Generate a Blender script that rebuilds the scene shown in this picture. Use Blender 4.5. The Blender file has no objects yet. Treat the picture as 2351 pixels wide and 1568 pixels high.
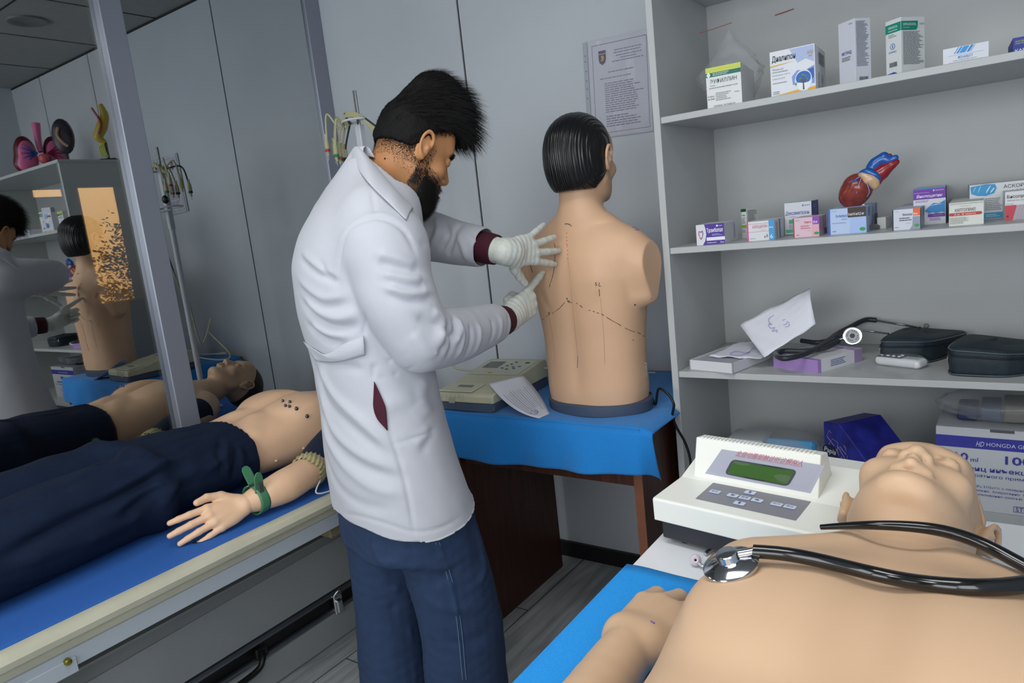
import bpy, bmesh, math, random
import numpy as np
from mathutils import Vector, Matrix
C = bpy.context.scene.collection
SC = bpy.context.scene
random.seed(4); RNG = np.random.default_rng(4)
PI = math.pi
# ------------------------------------------------------------------ camera
ROT = [[0.8152442186916689, -0.009189606898885927, 0.5790443981378753],
       [0.5688292419639057, 0.20033859077100008, -0.7976827330052082],
       [-0.108674547970437, 0.9796836224888797, 0.1685521950331335]]
EYE = Vector((0, 0, 1.30)); FPX = 1620.0
cd = bpy.data.cameras.new('camera'); cam = bpy.data.objects.new('camera', cd); C.objects.link(cam)
m4 = Matrix(ROT).to_4x4(); m4.translation = EYE
cam.matrix_world = m4
cd.sensor_width = 36; cd.sensor_fit = 'HORIZONTAL'; cd.lens = FPX/2351*36; cd.clip_start = .02
cd.shift_x = 0
SC.camera = cam
SC.view_settings.view_transform = 'Standard'; SC.view_settings.look = 'None'
SC.view_settings.gamma = 1; SC.view_settings.use_curve_mapping = False
SC.view_settings.exposure = 0.12
# ------------------------------------------------------------------ world and light
w = bpy.data.worlds.new('world'); SC.world = w; w.use_nodes = True
w.node_tree.nodes['Background'].inputs[0].default_value = (.62, .72, .85, 1)
w.node_tree.nodes['Background'].inputs[1].default_value = .35
def area(name, loc, to, sx, sy, power, col=(1, 1, 1), spread=180):
    l = bpy.data.lights.new(name, 'AREA'); l.shape = 'RECTANGLE'; l.size = sx; l.size_y = sy
    l.energy = power; l.color = col; l.spread = math.radians(spread)
    o = bpy.data.objects.new(name, l); C.objects.link(o); o.location = loc
    o.rotation_euler = (Vector(to)-Vector(loc)).to_track_quat('-Z', 'Y').to_euler()
    return o
# daylight through the tall window in the wall behind the camera and the ceiling luminaires
area('window_and_added_light', (-.75, -2.2, 1.55), (-.9, 2.0, .9), 1.9, 1.4, 38, (.95, .98, 1.0))
area('window_and_added_light', (.615, -.65, 1.62), (-1.2, 1.5, 1.1), 1.15, 1.1, 17, (.97, .99, 1.0))  # side light added to brighten right-facing sides, through an invented window
area('ceiling_luminaire_light', (-.55, .45, 2.47), (-.55, .45, 0), 1.1, .55, 6, (1.0, .99, .97), 160)
area('ceiling_luminaire_light', (-1.45, -.6, 2.47), (-1.45, -.6, 0), .55, .55, 8, (1.0, .99, .97), 160)
# ------------------------------------------------------------------ helpers
def at(px, py, ax, val):
    """point on the plane (axis ax = val) that the picture shows at px, py"""
    r = Matrix(ROT) @ Vector((px-1175.5, -(py-784.0), -FPX)); t = (val-EYE[ax])/r[ax]
    return EYE + r*t
VD = Vector((-.69, .724, 0)).normalized()
def atd(px, py, D):
    """point at horizontal depth D in front of the viewer"""
    r = Matrix(ROT) @ Vector((px-1175.5, -(py-784.0), -FPX)); return EYE + r*(D/r.dot(VD))
def srgb(h):
    if isinstance(h, str): c = [int(h[i:i+2], 16)/255 for i in (0, 2, 4)]
    else: c = [v/255 for v in h]
    return tuple((v/12.92 if v <= .04045 else ((v+.055)/1.055)**2.4) for v in c)+(1,)
MATS = {}
def mat(name, col, rough=.5, metal=0, spec=.5, noise=0, nscale=30, bump=0, bscale=200, sheen=0, sss=0, coat=0,
        alpha=1, trans=0, emit=0, ior=1.45):
    if name in MATS: return MATS[name]
    m = bpy.data.materials.new(name); m.use_nodes = True; nt = m.node_tree; b = nt.nodes['Principled BSDF']
    c = srgb(col)
    b.inputs['Base Color'].default_value = c; b.inputs['Roughness'].default_value = rough
    b.inputs['Metallic'].default_value = metal; b.inputs['Specular IOR Level'].default_value = spec
    b.inputs['Coat Weight'].default_value = coat; b.inputs['Sheen Weight'].default_value = sheen
    b.inputs['Alpha'].default_value = alpha; b.inputs['Transmission Weight'].default_value = trans
    b.inputs['IOR'].default_value = ior
    if sss: b.inputs['Subsurface Weight'].default_value = sss; b.inputs['Subsurface Radius'].default_value = (.012, .006, .004)
    if emit: b.inputs['Emission Color'].default_value = c; b.inputs['Emission Strength'].default_value = emit
    tc = nt.nodes.new('ShaderNodeTexCoord')
    if noise:
        n = nt.nodes.new('ShaderNodeTexNoise'); n.inputs['Scale'].default_value = nscale; n.inputs['Detail'].default_value = 4
        nt.links.new(tc.outputs['Object'], n.inputs['Vector'])
        mr = nt.nodes.new('ShaderNodeMapRange'); mr.inputs[1].default_value = .3; mr.inputs[2].default_value = .7
        mr.inputs[3].default_value = 1-noise; mr.inputs[4].default_value = 1+noise
        nt.links.new(n.outputs['Fac'], mr.inputs[0])
        mx = nt.nodes.new('ShaderNodeVectorMath'); mx.operation = 'SCALE'; mx.inputs[0].default_value = c[:3]
        nt.links.new(mr.outputs[0], mx.inputs['Scale']); nt.links.new(mx.outputs[0], b.inputs['Base Color'])
    if bump:
        n2 = nt.nodes.new('ShaderNodeTexNoise'); n2.inputs['Scale'].default_value = bscale
        nt.links.new(tc.outputs['Object'], n2.inputs['Vector'])
        bp = nt.nodes.new('ShaderNodeBump'); bp.inputs['Strength'].default_value = bump; bp.inputs['Distance'].default_value = .002
        nt.links.new(n2.outputs['Fac'], bp.inputs['Height']); nt.links.new(bp.outputs[0], b.inputs['Normal'])
    MATS[name] = m; return m
def nd(m, t, **kw):
    n = m.node_tree.nodes.new(t)
    for k, v in kw.items():
        if k in n.inputs: n.inputs[k].default_value = v
        else: setattr(n, k, v)
    return n
def lk(m, a, b): m.node_tree.links.new(a, b)
def bs(m): return m.node_tree.nodes['Principled BSDF']

def tag(o, label=None, cat=None, group=None, kind=None):
    if label: o['label'] = label
    if cat: o['category'] = cat
    if group: o['group'] = group
    if kind: o['kind'] = kind
    return o
def thing(name, label, cat, loc=(0, 0, 0), rotz=0, group=None):
    o = bpy.data.objects.new(name, None); C.objects.link(o); o.empty_display_size = .05
    o.location = loc; o.rotation_euler = (0, 0, rotz)
    return tag(o, label, cat, group)

class MB:
    """collects shapes into one mesh; every face keeps a material slot"""
    def __init__(s): s.v = []; s.f = []; s.m = []; s.mats = []; s.n = 0
    def slot(s, m):
        if m is None: return 0 if s.mats else 0
        if m not in s.mats: s.mats.append(m)
        return s.mats.index(m)
    def add(s, v, f, m=None):
        k = s.slot(m); v = np.asarray(v, float).reshape(-1, 3); s.v.append(v)
        for q in f: s.f.append(tuple(int(i)+s.n for i in q)); s.m.append(k)
        s.n += len(v); return s
    def box(s, a, b, m=None, bev=0, R=None):
        a = np.array(a, float); b = np.array(b, float); lo = np.minimum(a, b); hi = np.maximum(a, b)
        if bev <= 0:
            v = [[(lo, hi)[i >> k & 1][k] for k in range(3)] for i in range(8)]
            f = [(0, 2, 3, 1), (4, 5, 7, 6), (0, 1, 5, 4), (2, 6, 7, 3), (0, 4, 6, 2), (1, 3, 7, 5)]
        else:
            bev = min(bev, *((hi-lo)*.49))
            v = []; idx = {}
            for i in range(8):
                for k in range(3):
                    p = [(lo, hi)[i >> j & 1][j] for j in range(3)]
                    for j in range(3):
                        if j != k: p[j] += bev if not (i >> j & 1) else -bev
                    idx[i, k] = len(v); v.append(p)
            f = []
            for k in range(3):
                a1, a2 = (k+1) % 3, (k+2) % 3
                for sgn in (0, 1):
                    q = [idx[(sgn << k)|(x << a1)|(y << a2), k] for x, y in ((0, 0), (1, 0), (1, 1), (0, 1))]
                    f.append(q if sgn else q[::-1])
            for k in range(3):
                a1, a2 = (k+1) % 3, (k+2) % 3
                for x in (0, 1):
                    for y in (0, 1):
                        i0 = (x << a1)|(y << a2); i1 = i0|(1 << k)
                        q = [idx[i0, a1], idx[i1, a1], idx[i1, a2], idx[i0, a2]]
                        f.append(q if x == y else q[::-1])
            for i in range(8):
                q = [idx[i, 0], idx[i, 1], idx[i, 2]]
                f.append(q if bin(i).count('1') % 2 == 1 else q[::-1])
        v = np.array(v)
        if R is not None: v = v @ np.array(R).T
        return s.add(v, f, m)
    def prism(s, poly, z0, z1, m=None, axis=2, cap=True):
        """polygon (list of 2d) pushed along an axis: axis 2 -> (x,y) polygon, 0 -> (y,z), 1 -> (x,z)"""
        n = len(poly); v = []
        for z in (z0, z1):
            for p in poly:
                v.append({2: (p[0], p[1], z), 0: (z, p[0], p[1]), 1: (p[0], z, p[1])}[axis])
        f = [(i, (i+1) % n, n+(i+1) % n, n+i) for i in range(n)]
        if cap: f += [tuple(range(n))[::-1], tuple(range(n, 2*n))]
        return s.add(v, f, m)
    def lathe(s, prof, m=None, seg=32, o=(0, 0, 0), M=None):
        """profile of (r, z) spun about z"""
        v = []; f = []; k = len(prof)
        for i in range(seg):
            a = 2*PI*i/seg
            for r, z in prof: v.append((r*math.cos(a), r*math.sin(a), z))
        for i in range(seg):
            j = (i+1) % seg
            for q in range(k-1): f.append((i*k+q, j*k+q, j*k+q+1, i*k+q+1))
        v = np.array(v)
        if M is not None: v = v @ np.array(M).T
        return s.add(v+np.array(o), f, m)
    def tube(s, pts, r, m=None, seg=10, closed=False, smooth=0, flat=None):
        P = [Vector(p) for p in pts]
        if smooth: P = catmull(P, smooth, closed)
        n = len(P); rr = r if hasattr(r, '__len__') else [r]*n
        if len(rr) != n: rr = list(np.interp(np.linspace(0, 1, n), np.linspace(0, 1, len(rr)), rr))
        T = []
        for i in range(n):
            a = P[(i-1) % n] if (closed or i > 0) else P[i]; b = P[(i+1) % n] if (closed or i < n-1) else P[i]
            T.append((b-a).normalized() if (b-a).length > 1e-9 else Vector((0, 0, 1)))
        up = Vector((0, 0, 1)) if abs(T[0].z) < .9 else Vector((1, 0, 0))
        N = (up-T[0]*up.dot(T[0])).normalized(); v = []; f = []
        for i in range(n):
            N = (N-T[i]*N.dot(T[i])).normalized(); B = T[i].cross(N)
            for k in range(seg):
                a = 2*PI*k/seg; fl = flat or 1
                v.append(P[i]+(N*math.cos(a)*fl+B*math.sin(a))*rr[i])
        last = n if closed else n-1
        for i in range(last):
            j = (i+1) % n
            for k in range(seg): f.append((i*seg+k, i*seg+(k+1) % seg, j*seg+(k+1) % seg, j*seg+k))
        if not closed: f += [tuple(range(seg))[::-1], tuple((n-1)*seg+k for k in range(seg))]
        return s.add([tuple(p) for p in v], f, m)
    def ball(s, c, r, m=None, seg=16, rings=10, M=None):
        r = np.array([r]*3 if not hasattr(r, '__len__') else r, float); v = []; f = []
        for i in range(rings+1):
            t = PI*i/rings
            for k in range(seg):
                a = 2*PI*k/seg; v.append((math.sin(t)*math.cos(a), math.sin(t)*math.sin(a), math.cos(t)))
        for i in range(rings):
            for k in range(seg):
                f.append((i*seg+k, (i+1)*seg+k, (i+1)*seg+(k+1) % seg, i*seg+(k+1) % seg))
        v = np.array(v)*r
        if M is not None: v = v @ np.array(M).T
        return s.add(v+np.array(c), f, m)
    def grid(s, fn, nu, nv, m=None, closed_u=False):
        v = [fn(i/(nu if closed_u else nu-1), j/(nv-1)) for i in range(nu) for j in range(nv)]; f = []
        for i in range(nu if closed_u else nu-1):
            k = (i+1) % nu
            for j in range(nv-1): f.append((i*nv+j, k*nv+j, k*nv+j+1, i*nv+j+1))
        return s.add([tuple(p) for p in v], f, m)
    def build(s, name, m=None, parent=None, smooth=False, thick=0, bev=0, sub=0, offset=-1):
        me = bpy.data.meshes.new(name); V = np.concatenate(s.v) if s.v else np.zeros((0, 3))
        me.from_pydata(V.tolist(), [], s.f)
        for x in (s.mats or [m]): me.materials.append(x)
        if s.mats:
            me.polygons.foreach_set('material_index', s.m)
        me.validate(); me.update()
        if smooth:
            me.polygons.foreach_set('use_smooth', [True]*len(me.polygons))
            if smooth != 'all':
                try: me.set_sharp_from_angle(angle=math.radians(40 if smooth is True else smooth))
                except Exception: pass
        o = bpy.data.objects.new(name, me); C.objects.link(o)
        if parent: o.parent = parent
        if thick:
            md = o.modifiers.new('t', 'SOLIDIFY'); md.thickness = thick; md.offset = offset
        if bev:
            md = o.modifiers.new('b', 'BEVEL'); md.width = bev; md.segments = 2; md.limit_method = 'ANGLE'
        if sub:
            md = o.modifiers.new('s', 'SUBSURF'); md.levels = sub; md.render_levels = sub
        return o
def catmull(P, k, closed=False):
    P = [Vector(p) for p in P]; n = len(P); out = []
    for i in range(n if closed else n-1):
        p0 = P[(i-1) % n] if (closed or i > 0) else P[0]*2-P[1]
        p1 = P[i]; p2 = P[(i+1) % n]; p3 = P[(i+2) % n] if (closed or i+2 < n) else P[-1]*2-P[-2]
        for j in range(k):
            t = j/k; out.append(.5*((2*p1)+(-p0+p2)*t+(2*p0-5*p1+4*p2-p3)*t*t+(-p0+3*p1-3*p2+p3)*t**3))
    if not closed: out.append(P[-1])
    return out
def one(name, mb, m, label, cat, group=None, kind=None, **kw):
    return tag(mb.build(name, m, **kw), label, cat, group, kind)
def struct(name, mb, m=None, **kw):
    o = mb.build(name, m, **kw); o['kind'] = 'structure'; return o

_tcache = {}
def text_mesh(txt, size, bold=0, italic=0):
    k = (txt, size, bold, italic)
    if k in _tcache: return _tcache[k]
    cu = bpy.data.curves.new('t', 'FONT'); cu.body = txt; cu.size = size; cu.offset = bold; cu.shear = italic
    cu.resolution_u = 2; cu.fill_mode = 'FRONT'
    o = bpy.data.objects.new('t', cu); C.objects.link(o)
    bpy.context.view_layer.update()
    dg = bpy.context.evaluated_depsgraph_get(); me = o.evaluated_get(dg).to_mesh()
    v = np.array([tuple(x.co) for x in me.vertices]).reshape(-1, 3); f = [tuple(p.vertices) for p in me.polygons]
    o.evaluated_get(dg).to_mesh_clear(); bpy.data.objects.remove(o); bpy.data.curves.remove(cu)
    _tcache[k] = (v, f); return v, f
def put_text(mb, txt, o, ux, uy, w, h, m, bold=0, italic=0, fit=True, align='l'):
    """text in the rectangle with lower left corner o, along unit vectors ux, uy; w x h in metres"""
    v, f = text_mesh(txt, 1.0, bold, italic)
    if len(v) == 0: return
    lo = v.min(0); hi = v.max(0); s = hi-lo; s[s < 1e-6] = 1
    k = h/s[1]; kx = w/s[0] if fit else k
    if not fit and align == 'c': o = np.array(o)+np.array(ux)*(w-s[0]*kx)/2
    o = np.array(o, float); ux = np.array(ux, float); uy = np.array(uy, float)
    P = o+np.outer((v[:, 0]-lo[0])*kx, ux)+np.outer((v[:, 1]-lo[1])*k, uy)
    mb.add(P, f, m)

# ------------------------------------------------------------------ smooth solids from distance fields
class Field:
    def __init__(s, lo, hi, h):
        s.lo = np.array(lo, float); s.h = h; s.n = np.ceil((np.array(hi)-s.lo)/h).astype(int)+1
        s.F = np.full(s.n, 1.0, np.float32)
        s.ax = [s.lo[k]+np.arange(s.n[k])*h for k in range(3)]
    def _win(s, lo, hi, pad):
        a = np.clip(np.floor((np.array(lo)-pad-s.lo)/s.h).astype(int), 0, s.n); b = np.clip(np.ceil((np.array(hi)+pad-s.lo)/s.h).astype(int)+1, 0, s.n)
        sl = tuple(slice(a[k], b[k]) for k in range(3))
        return sl, [s.ax[k][sl[k]] for k in range(3)]
    def _mix(s, sl, d, k, op):
        d = d.astype(np.float32); f = s.F[sl]
        if op == 'u':
            if k > 0: h = np.clip(k-np.abs(f-d), 0, None)/k; s.F[sl] = np.minimum(f, d)-h*h*k*.25
            else: s.F[sl] = np.minimum(f, d)
        elif op == 's':
            d = -d
            if k > 0: h = np.clip(k-np.abs(f-d), 0, None)/k; s.F[sl] = np.maximum(f, d)+h*h*k*.25
            else: s.F[sl] = np.maximum(f, d)
        elif op == 'i': s.F[sl] = np.maximum(f, d)
    def ell(s, c, r, R=None, k=.01, op='u'):
        c = np.array(c, float); r = np.array([r]*3 if not hasattr(r, '__len__') else r, float); m = r.max()
        sl, (X, Y, Z) = s._win(c-m, c+m, max(.02, k*1.5))
        if min(len(X), len(Y), len(Z)) == 0: return s
        P = np.stack(np.meshgrid(X-c[0], Y-c[1], Z-c[2], indexing='ij'), -1)
        if R is not None: P = P @ np.array(R)      # columns of R = local axes
        q = P/r; k0 = np.sqrt((q*q).sum(-1)); q2 = P/(r*r); k1 = np.sqrt((q2*q2).sum(-1))+1e-9
        s._mix(sl, k0*(k0-1)/k1, k, op); return s
    def cap(s, a, b, ra, rb, k=.01, op='u', sq=None):
        """tapered capsule; sq = (unit axis, factor) squeezes the section along an axis"""
        a = np.array(a, float); b = np.array(b, float); m = max(ra, rb)*(1.6 if sq else 1)
        sl, (X, Y, Z) = s._win(np.minimum(a, b)-m, np.maximum(a, b)+m, max(.02, k*1.5))
        if min(len(X), len(Y), len(Z)) == 0: return s
        P = np.stack(np.meshgrid(X-a[0], Y-a[1], Z-a[2], indexing='ij'), -1); d = b-a
        t = np.clip((P @ d)/max(d @ d, 1e-12), 0, 1); Q = P-t[..., None]*d
        if sq is not None:
            ax = np.array(sq[0], float); ax /= np.linalg.norm(ax); c = Q @ ax
            Q = Q+(c*(1/sq[1]-1))[..., None]*ax
        s._mix(sl, np.sqrt((Q*Q).sum(-1))-(ra+t*(rb-ra)), k, op); return s
    def chain(s, pts, rr, k=.01, sm=0, sq=None, op='u'):
        if sm:
            P = catmull(pts, sm); rr = np.interp(np.linspace(0, 1, len(P)), np.linspace(0, 1, len(rr)), rr)
        else: P = pts
        for i in range(len(P)-1): s.cap(P[i], P[i+1], rr[i], rr[i+1], k if i == 0 else min(k, rr[i]*.5), op, sq)
        return s
    def box(s, c, hs, R=None, rd=.005, k=.005, op='u'):
        c = np.array(c, float); hs = np.array(hs, float); m = np.linalg.norm(hs) if R is not None else hs
        sl, (X, Y, Z) = s._win(c-m, c+m, max(.02, k*1.5))
        P = np.stack(np.meshgrid(X-c[0], Y-c[1], Z-c[2], indexing='ij'), -1)
        if R is not None: P = P @ np.array(R)
        q = np.abs(P)-(hs-rd); s._mix(sl, np.sqrt((np.clip(q, 0, None)**2).sum(-1))+np.minimum(q.max(-1), 0)-rd, k, op); return s
    def grid(s): return np.meshgrid(*s.ax, indexing='ij', sparse=True)
    def blur(s, n=1):
        for _ in range(n):
            for a in range(3):
                f = s.F; g = f.copy(); u = [slice(None)]*3; v = [slice(None)]*3; w_ = [slice(None)]*3
                u[a] = slice(1, -1); v[a] = slice(0, -2); w_[a] = slice(2, None)
                g[tuple(u)] = .5*f[tuple(u)]+.25*(f[tuple(v)]+f[tuple(w_)]); s.F = g
        return s
    def mesh(s, F=None):
        F = s.F if F is None else F; n = s.n
        b = F < 0
        cs = np.zeros(n-1, np.int16)
        offs = [(i, j, k) for i in (0, 1) for j in (0, 1) for k in (0, 1)]
        for o in offs: cs += b[o[0]:n[0]-1+o[0], o[1]:n[1]-1+o[1], o[2]:n[2]-1+o[2]]
        act = np.argwhere((cs > 0) & (cs < 8)); N = len(act)
        if N == 0: return np.zeros((0, 3)), []
        val = np.stack([F[act[:, 0]+o[0], act[:, 1]+o[1], act[:, 2]+o[2]] for o in offs], 1).astype(float)
        O = np.array(offs, float); acc = np.zeros((N, 3)); cnt = np.zeros(N)
        for i in range(8):
            for j in range(i+1, 8):
                if sum(abs(O[i]-O[j])) == 1:
                    m = (val[:, i] < 0) != (val[:, j] < 0); t = np.where(m, val[:, i]/(val[:, i]-val[:, j]+1e-12), 0)
                    acc += np.where(m[:, None], O[i]+(O[j]-O[i])*t[:, None], 0); cnt += m
        V = s.lo+(act+acc/cnt[:, None])*s.h
        idx = np.full(n-1, -1, np.int64); idx[act[:, 0], act[:, 1], act[:, 2]] = np.arange(N)
        faces = []
        for a in range(3):
            u, v = (a+1) % 3, (a+2) % 3
            A = [slice(0, n[0]), slice(0, n[1]), slice(0, n[2])]; B = list(A)
            A[a] = slice(0, n[a]-1); B[a] = slice(1, n[a])
            e = np.argwhere(b[tuple(A)] != b[tuple(B)])
            e = e[(e[:, u] > 0) & (e[:, v] > 0) & (e[:, u] < n[u]-1) & (e[:, v] < n[v]-1)]
            q = []
            for du, dv in ((1, 1), (0, 1), (0, 0), (1, 0)):
                c = e.copy(); c[:, u] -= du; c[:, v] -= dv; q.append(idx[c[:, 0], c[:, 1], c[:, 2]])
            q = np.stack(q, 1); flip = ~b[e[:, 0], e[:, 1], e[:, 2]]
            q[flip] = q[flip][:, ::-1]; faces.append(q)
        Fq = np.concatenate(faces); Fq = Fq[(Fq >= 0).all(1)]
        return V, Fq
def relax(V, Fq, n=1, lam=.5):
    for _ in range(n):
        acc = np.zeros_like(V); cnt = np.zeros(len(V))
        for a, b_ in ((0, 1), (1, 2), (2, 3), (3, 0)):
            np.add.at(acc, Fq[:, a], V[Fq[:, b_]]); np.add.at(acc, Fq[:, b_], V[Fq[:, a]])
            np.add.at(cnt, Fq[:, a], 1); np.add.at(cnt, Fq[:, b_], 1)
        V = V+(acc/np.maximum(cnt, 1)[:, None]-V)*lam
    return V
def vnormals(V, Fq):
    n = np.cross(V[Fq[:, 2]]-V[Fq[:, 0]], V[Fq[:, 3]]-V[Fq[:, 1]]); N = np.zeros_like(V)
    for k in range(4): np.add.at(N, Fq[:, k], n)
    return N/np.maximum(np.linalg.norm(N, axis=1), 1e-12)[:, None]
def mesh_obj(name, V, Fq, m, parent=None, smooth=True, mi=None):
    me = bpy.data.meshes.new(name); Fq = np.asarray(Fq)
    me.vertices.add(len(V)); me.vertices.foreach_set('co', np.asarray(V, np.float32).ravel())
    me.loops.add(Fq.size); me.loops.foreach_set('vertex_index', Fq.ravel().astype(np.int32))
    me.polygons.add(len(Fq)); me.polygons.foreach_set('loop_start', (np.arange(len(Fq))*Fq.shape[1]).astype(np.int32))
    for x in (m if isinstance(m, (list, tuple)) else [m]): me.materials.append(x)
    if mi is not None: me.polygons.foreach_set('material_index', np.asarray(mi, np.int32))
    me.update(calc_edges=True); me.validate()
    if smooth: me.polygons.foreach_set('use_smooth', [True]*len(me.polygons))
    o = bpy.data.objects.new(name, me); C.objects.link(o)
    if parent: o.parent = parent
    return o
def cull(V, Fq, keep):
    """keep the faces whose corners all satisfy keep; drop loose vertices"""
    Fq = Fq[keep[Fq].all(1)]; used = np.unique(Fq); mp = np.full(len(V), -1); mp[used] = np.arange(len(used))
    return V[used], mp[Fq]
def frame(x, z=None):
    """rotation whose columns are local axes, first along x"""
    x = Vector(x).normalized(); z = Vector(z or (0, 0, 1)); z = (z-x*z.dot(x)).normalized(); y = z.cross(x)
    return np.array([[x[i], y[i], z[i]] for i in range(3)])
def vnoise(P, sc, seed=0):
    """cheap smooth noise from summed sines"""
    r = np.random.default_rng(seed); out = np.zeros(len(P))
    for i in range(7):
        k = r.normal(size=3)*sc*(1+.35*i); out += np.sin(P @ k+r.uniform(0, 6.28))/(1+.4*i)
    return out/3.2
def fold(P, a, b, wd, amp, N=None):
    """a soft ridge along the segment a-b"""
    a = np.array(a); d = np.array(b)-a; t = np.clip(((P-a) @ d)/(d @ d), 0, 1); q = P-a-t[:, None]*d
    r = np.sqrt((q*q).sum(1)); return amp*np.exp(-(r/wd)**2)*np.sin(PI*np.clip(t*.9+.05, 0, 1))
# ------------------------------------------------------------------ body-part fields
def loft(s, rows, O=(0, 0, 0), R=None, k=.01, op='u', e=2.3):
    """rows of (z, cx, cy, a, b): elliptic sections along local z"""
    O = np.array(O, float); R = np.eye(3) if R is None else np.array(R, float); rows = np.array(rows, float)
    m = max(rows[:, 3].max(), rows[:, 4].max()); cs = O+rows[:, 1:2]*R[:, 0]+rows[:, 2:3]*R[:, 1]+rows[:, 0:1]*R[:, 2]
    sl, (X, Y, Z) = s._win(cs.min(0)-m, cs.max(0)+m, max(.02, k*1.5))
    P = np.stack(np.meshgrid(X-O[0], Y-O[1], Z-O[2], indexing='ij'), -1) @ R
    z = P[..., 2]; zr = rows[:, 0]; h = (zr[-1]-zr[0])/80; zz = np.linspace(zr[0], zr[-1], 81); tab = []
    for c in range(1, 5):
        y = np.interp(zz, zr, rows[:, c]); y2 = y.copy()
        for _ in range(6): y2[1:-1] = .5*y2[1:-1]+.25*(y2[:-2]+y2[2:])
        tab.append(np.interp(z, zz, y2))
    cx, cy, a, b = tab; q = (np.abs((P[..., 0]-cx)/a)**e+np.abs((P[..., 1]-cy)/b)**e)**(1/e)
    d = (q-1)*np.minimum(a, b); dz = np.maximum(zr[0]-z, z-zr[-1]); d = np.where(dz > 0, np.sqrt(np.clip(d, 0, None)**2+dz**2)+np.minimum(np.maximum(d, dz), 0)*0, np.maximum(d, dz))
    s._mix(sl, d, k, op); return s
Field.loft = loft
def head_field(f, O, R, s=1.0, eyes=.6, skull=True, nose=0.0, ears=(1, -1)):
    """adult head; local x = right, y = face, z = crown; R columns are those axes"""
    O = np.array(O, float); R = np.array(R, float)
    def L(p): return O+R @ (np.array(p, float)*s)
    def E(c, r, Rr=None, k=.01, op='u'): f.ell(L(c), np.array(r, float)*s, R if Rr is None else R @ Rr, k*s, op)
    def K(a, b, ra, rb, k=.01, op='u'): f.cap(L(a), L(b), ra*s, rb*s, k*s, op)
    E((0, -.018, .030), (.073, .094, .082), k=.01)
    E((0, .022, -.030), (.059, .068, .084), k=.03)
    E((0, .034, -.078), (.041, .042, .030), k=.025)
    for q in (1, -1):
        K((q*.050, .002, -.055), (q*.018, .068, -.096), .016, .014, .022)
        E((q*.040, .060, -.030), (.021, .020, .019), k=.02)
        K((q*.012, .083, .021), (q*.038, .074, .022), .008, .007, .014)
    E((0, .077, -.099), (.019, .014, .014), k=.016)
    E((0, .060, .045), (.052, .026, .038), k=.03)
    for q in (1, -1):
        E((q*.031, .094, .000), (.017, .013, .011), k=.014, op='s')
        E((q*.031, .0775, -.001), (.0135, .012, .0112), k=.004)
        K((q*.018, .0885, -.001), (q*.043, .082, -.002), .0011, .0011, .0015, 's')
        K((q*.019, .0855, .008), (q*.044, .080, .007), .0022, .0018, .003)
    K((0, .083, .012), (0, .104-nose, -.030), .0065, .0095, .012)
    E((0, .103-nose, -.035), (.0105, .0105, .009), k=.008)
    for q in (1, -1):
        E((q*.0125, .094-nose*.5, -.038), (.0075, .010, .0075), k=.005)
        E((q*.0068, .1005-nose, -.0450), (.0038, .0058, .0048), k=.002, op='s')
    K((0, .093, -.046), (0, .094, -.056), .0055, .006, .008)
    for q in (1, -1):
        K((0, .0985, -.0605), (q*.021, .085, -.0655), .0052, .0028, .005)
        K((0, .0955, -.0725), (q*.018, .085, -.069), .0062, .0035, .005)
        K((0, .1035, -.0662), (q*.022, .090, -.0672), .0014, .0010, .0018, 's')
    for q in ears:
        M = np.array([[math.cos(.35), q*math.sin(.35), 0], [-q*math.sin(.35), math.cos(.35), 0], [0, 0, 1]]) 
        E((q*.074, -.006, -.006), (.008, .017, .028), M, .008)
        pts = [(.079, .006, -.012), (.083, .010, .006), (.087, .003, .022), (.089, -.012, .026), (.089, -.022, .012), (.086, -.022, -.006), (.081, -.013, -.022), (.077, -.002, -.030)]
        P = [L((q*a, b, c)) for a, b, c in pts]
        f.chain(P, [.003*s, .0038*s, .0042*s, .0042*s, .004*s, .0036*s, .0048*s, .0062*s], .003*s, 3)
        E((q*.089, -.007, .004), (.006, .010, .016), M, .004, 's')
        E((q*.0835, .001, -.008), (.004, .006, .006), M, .003)
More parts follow.
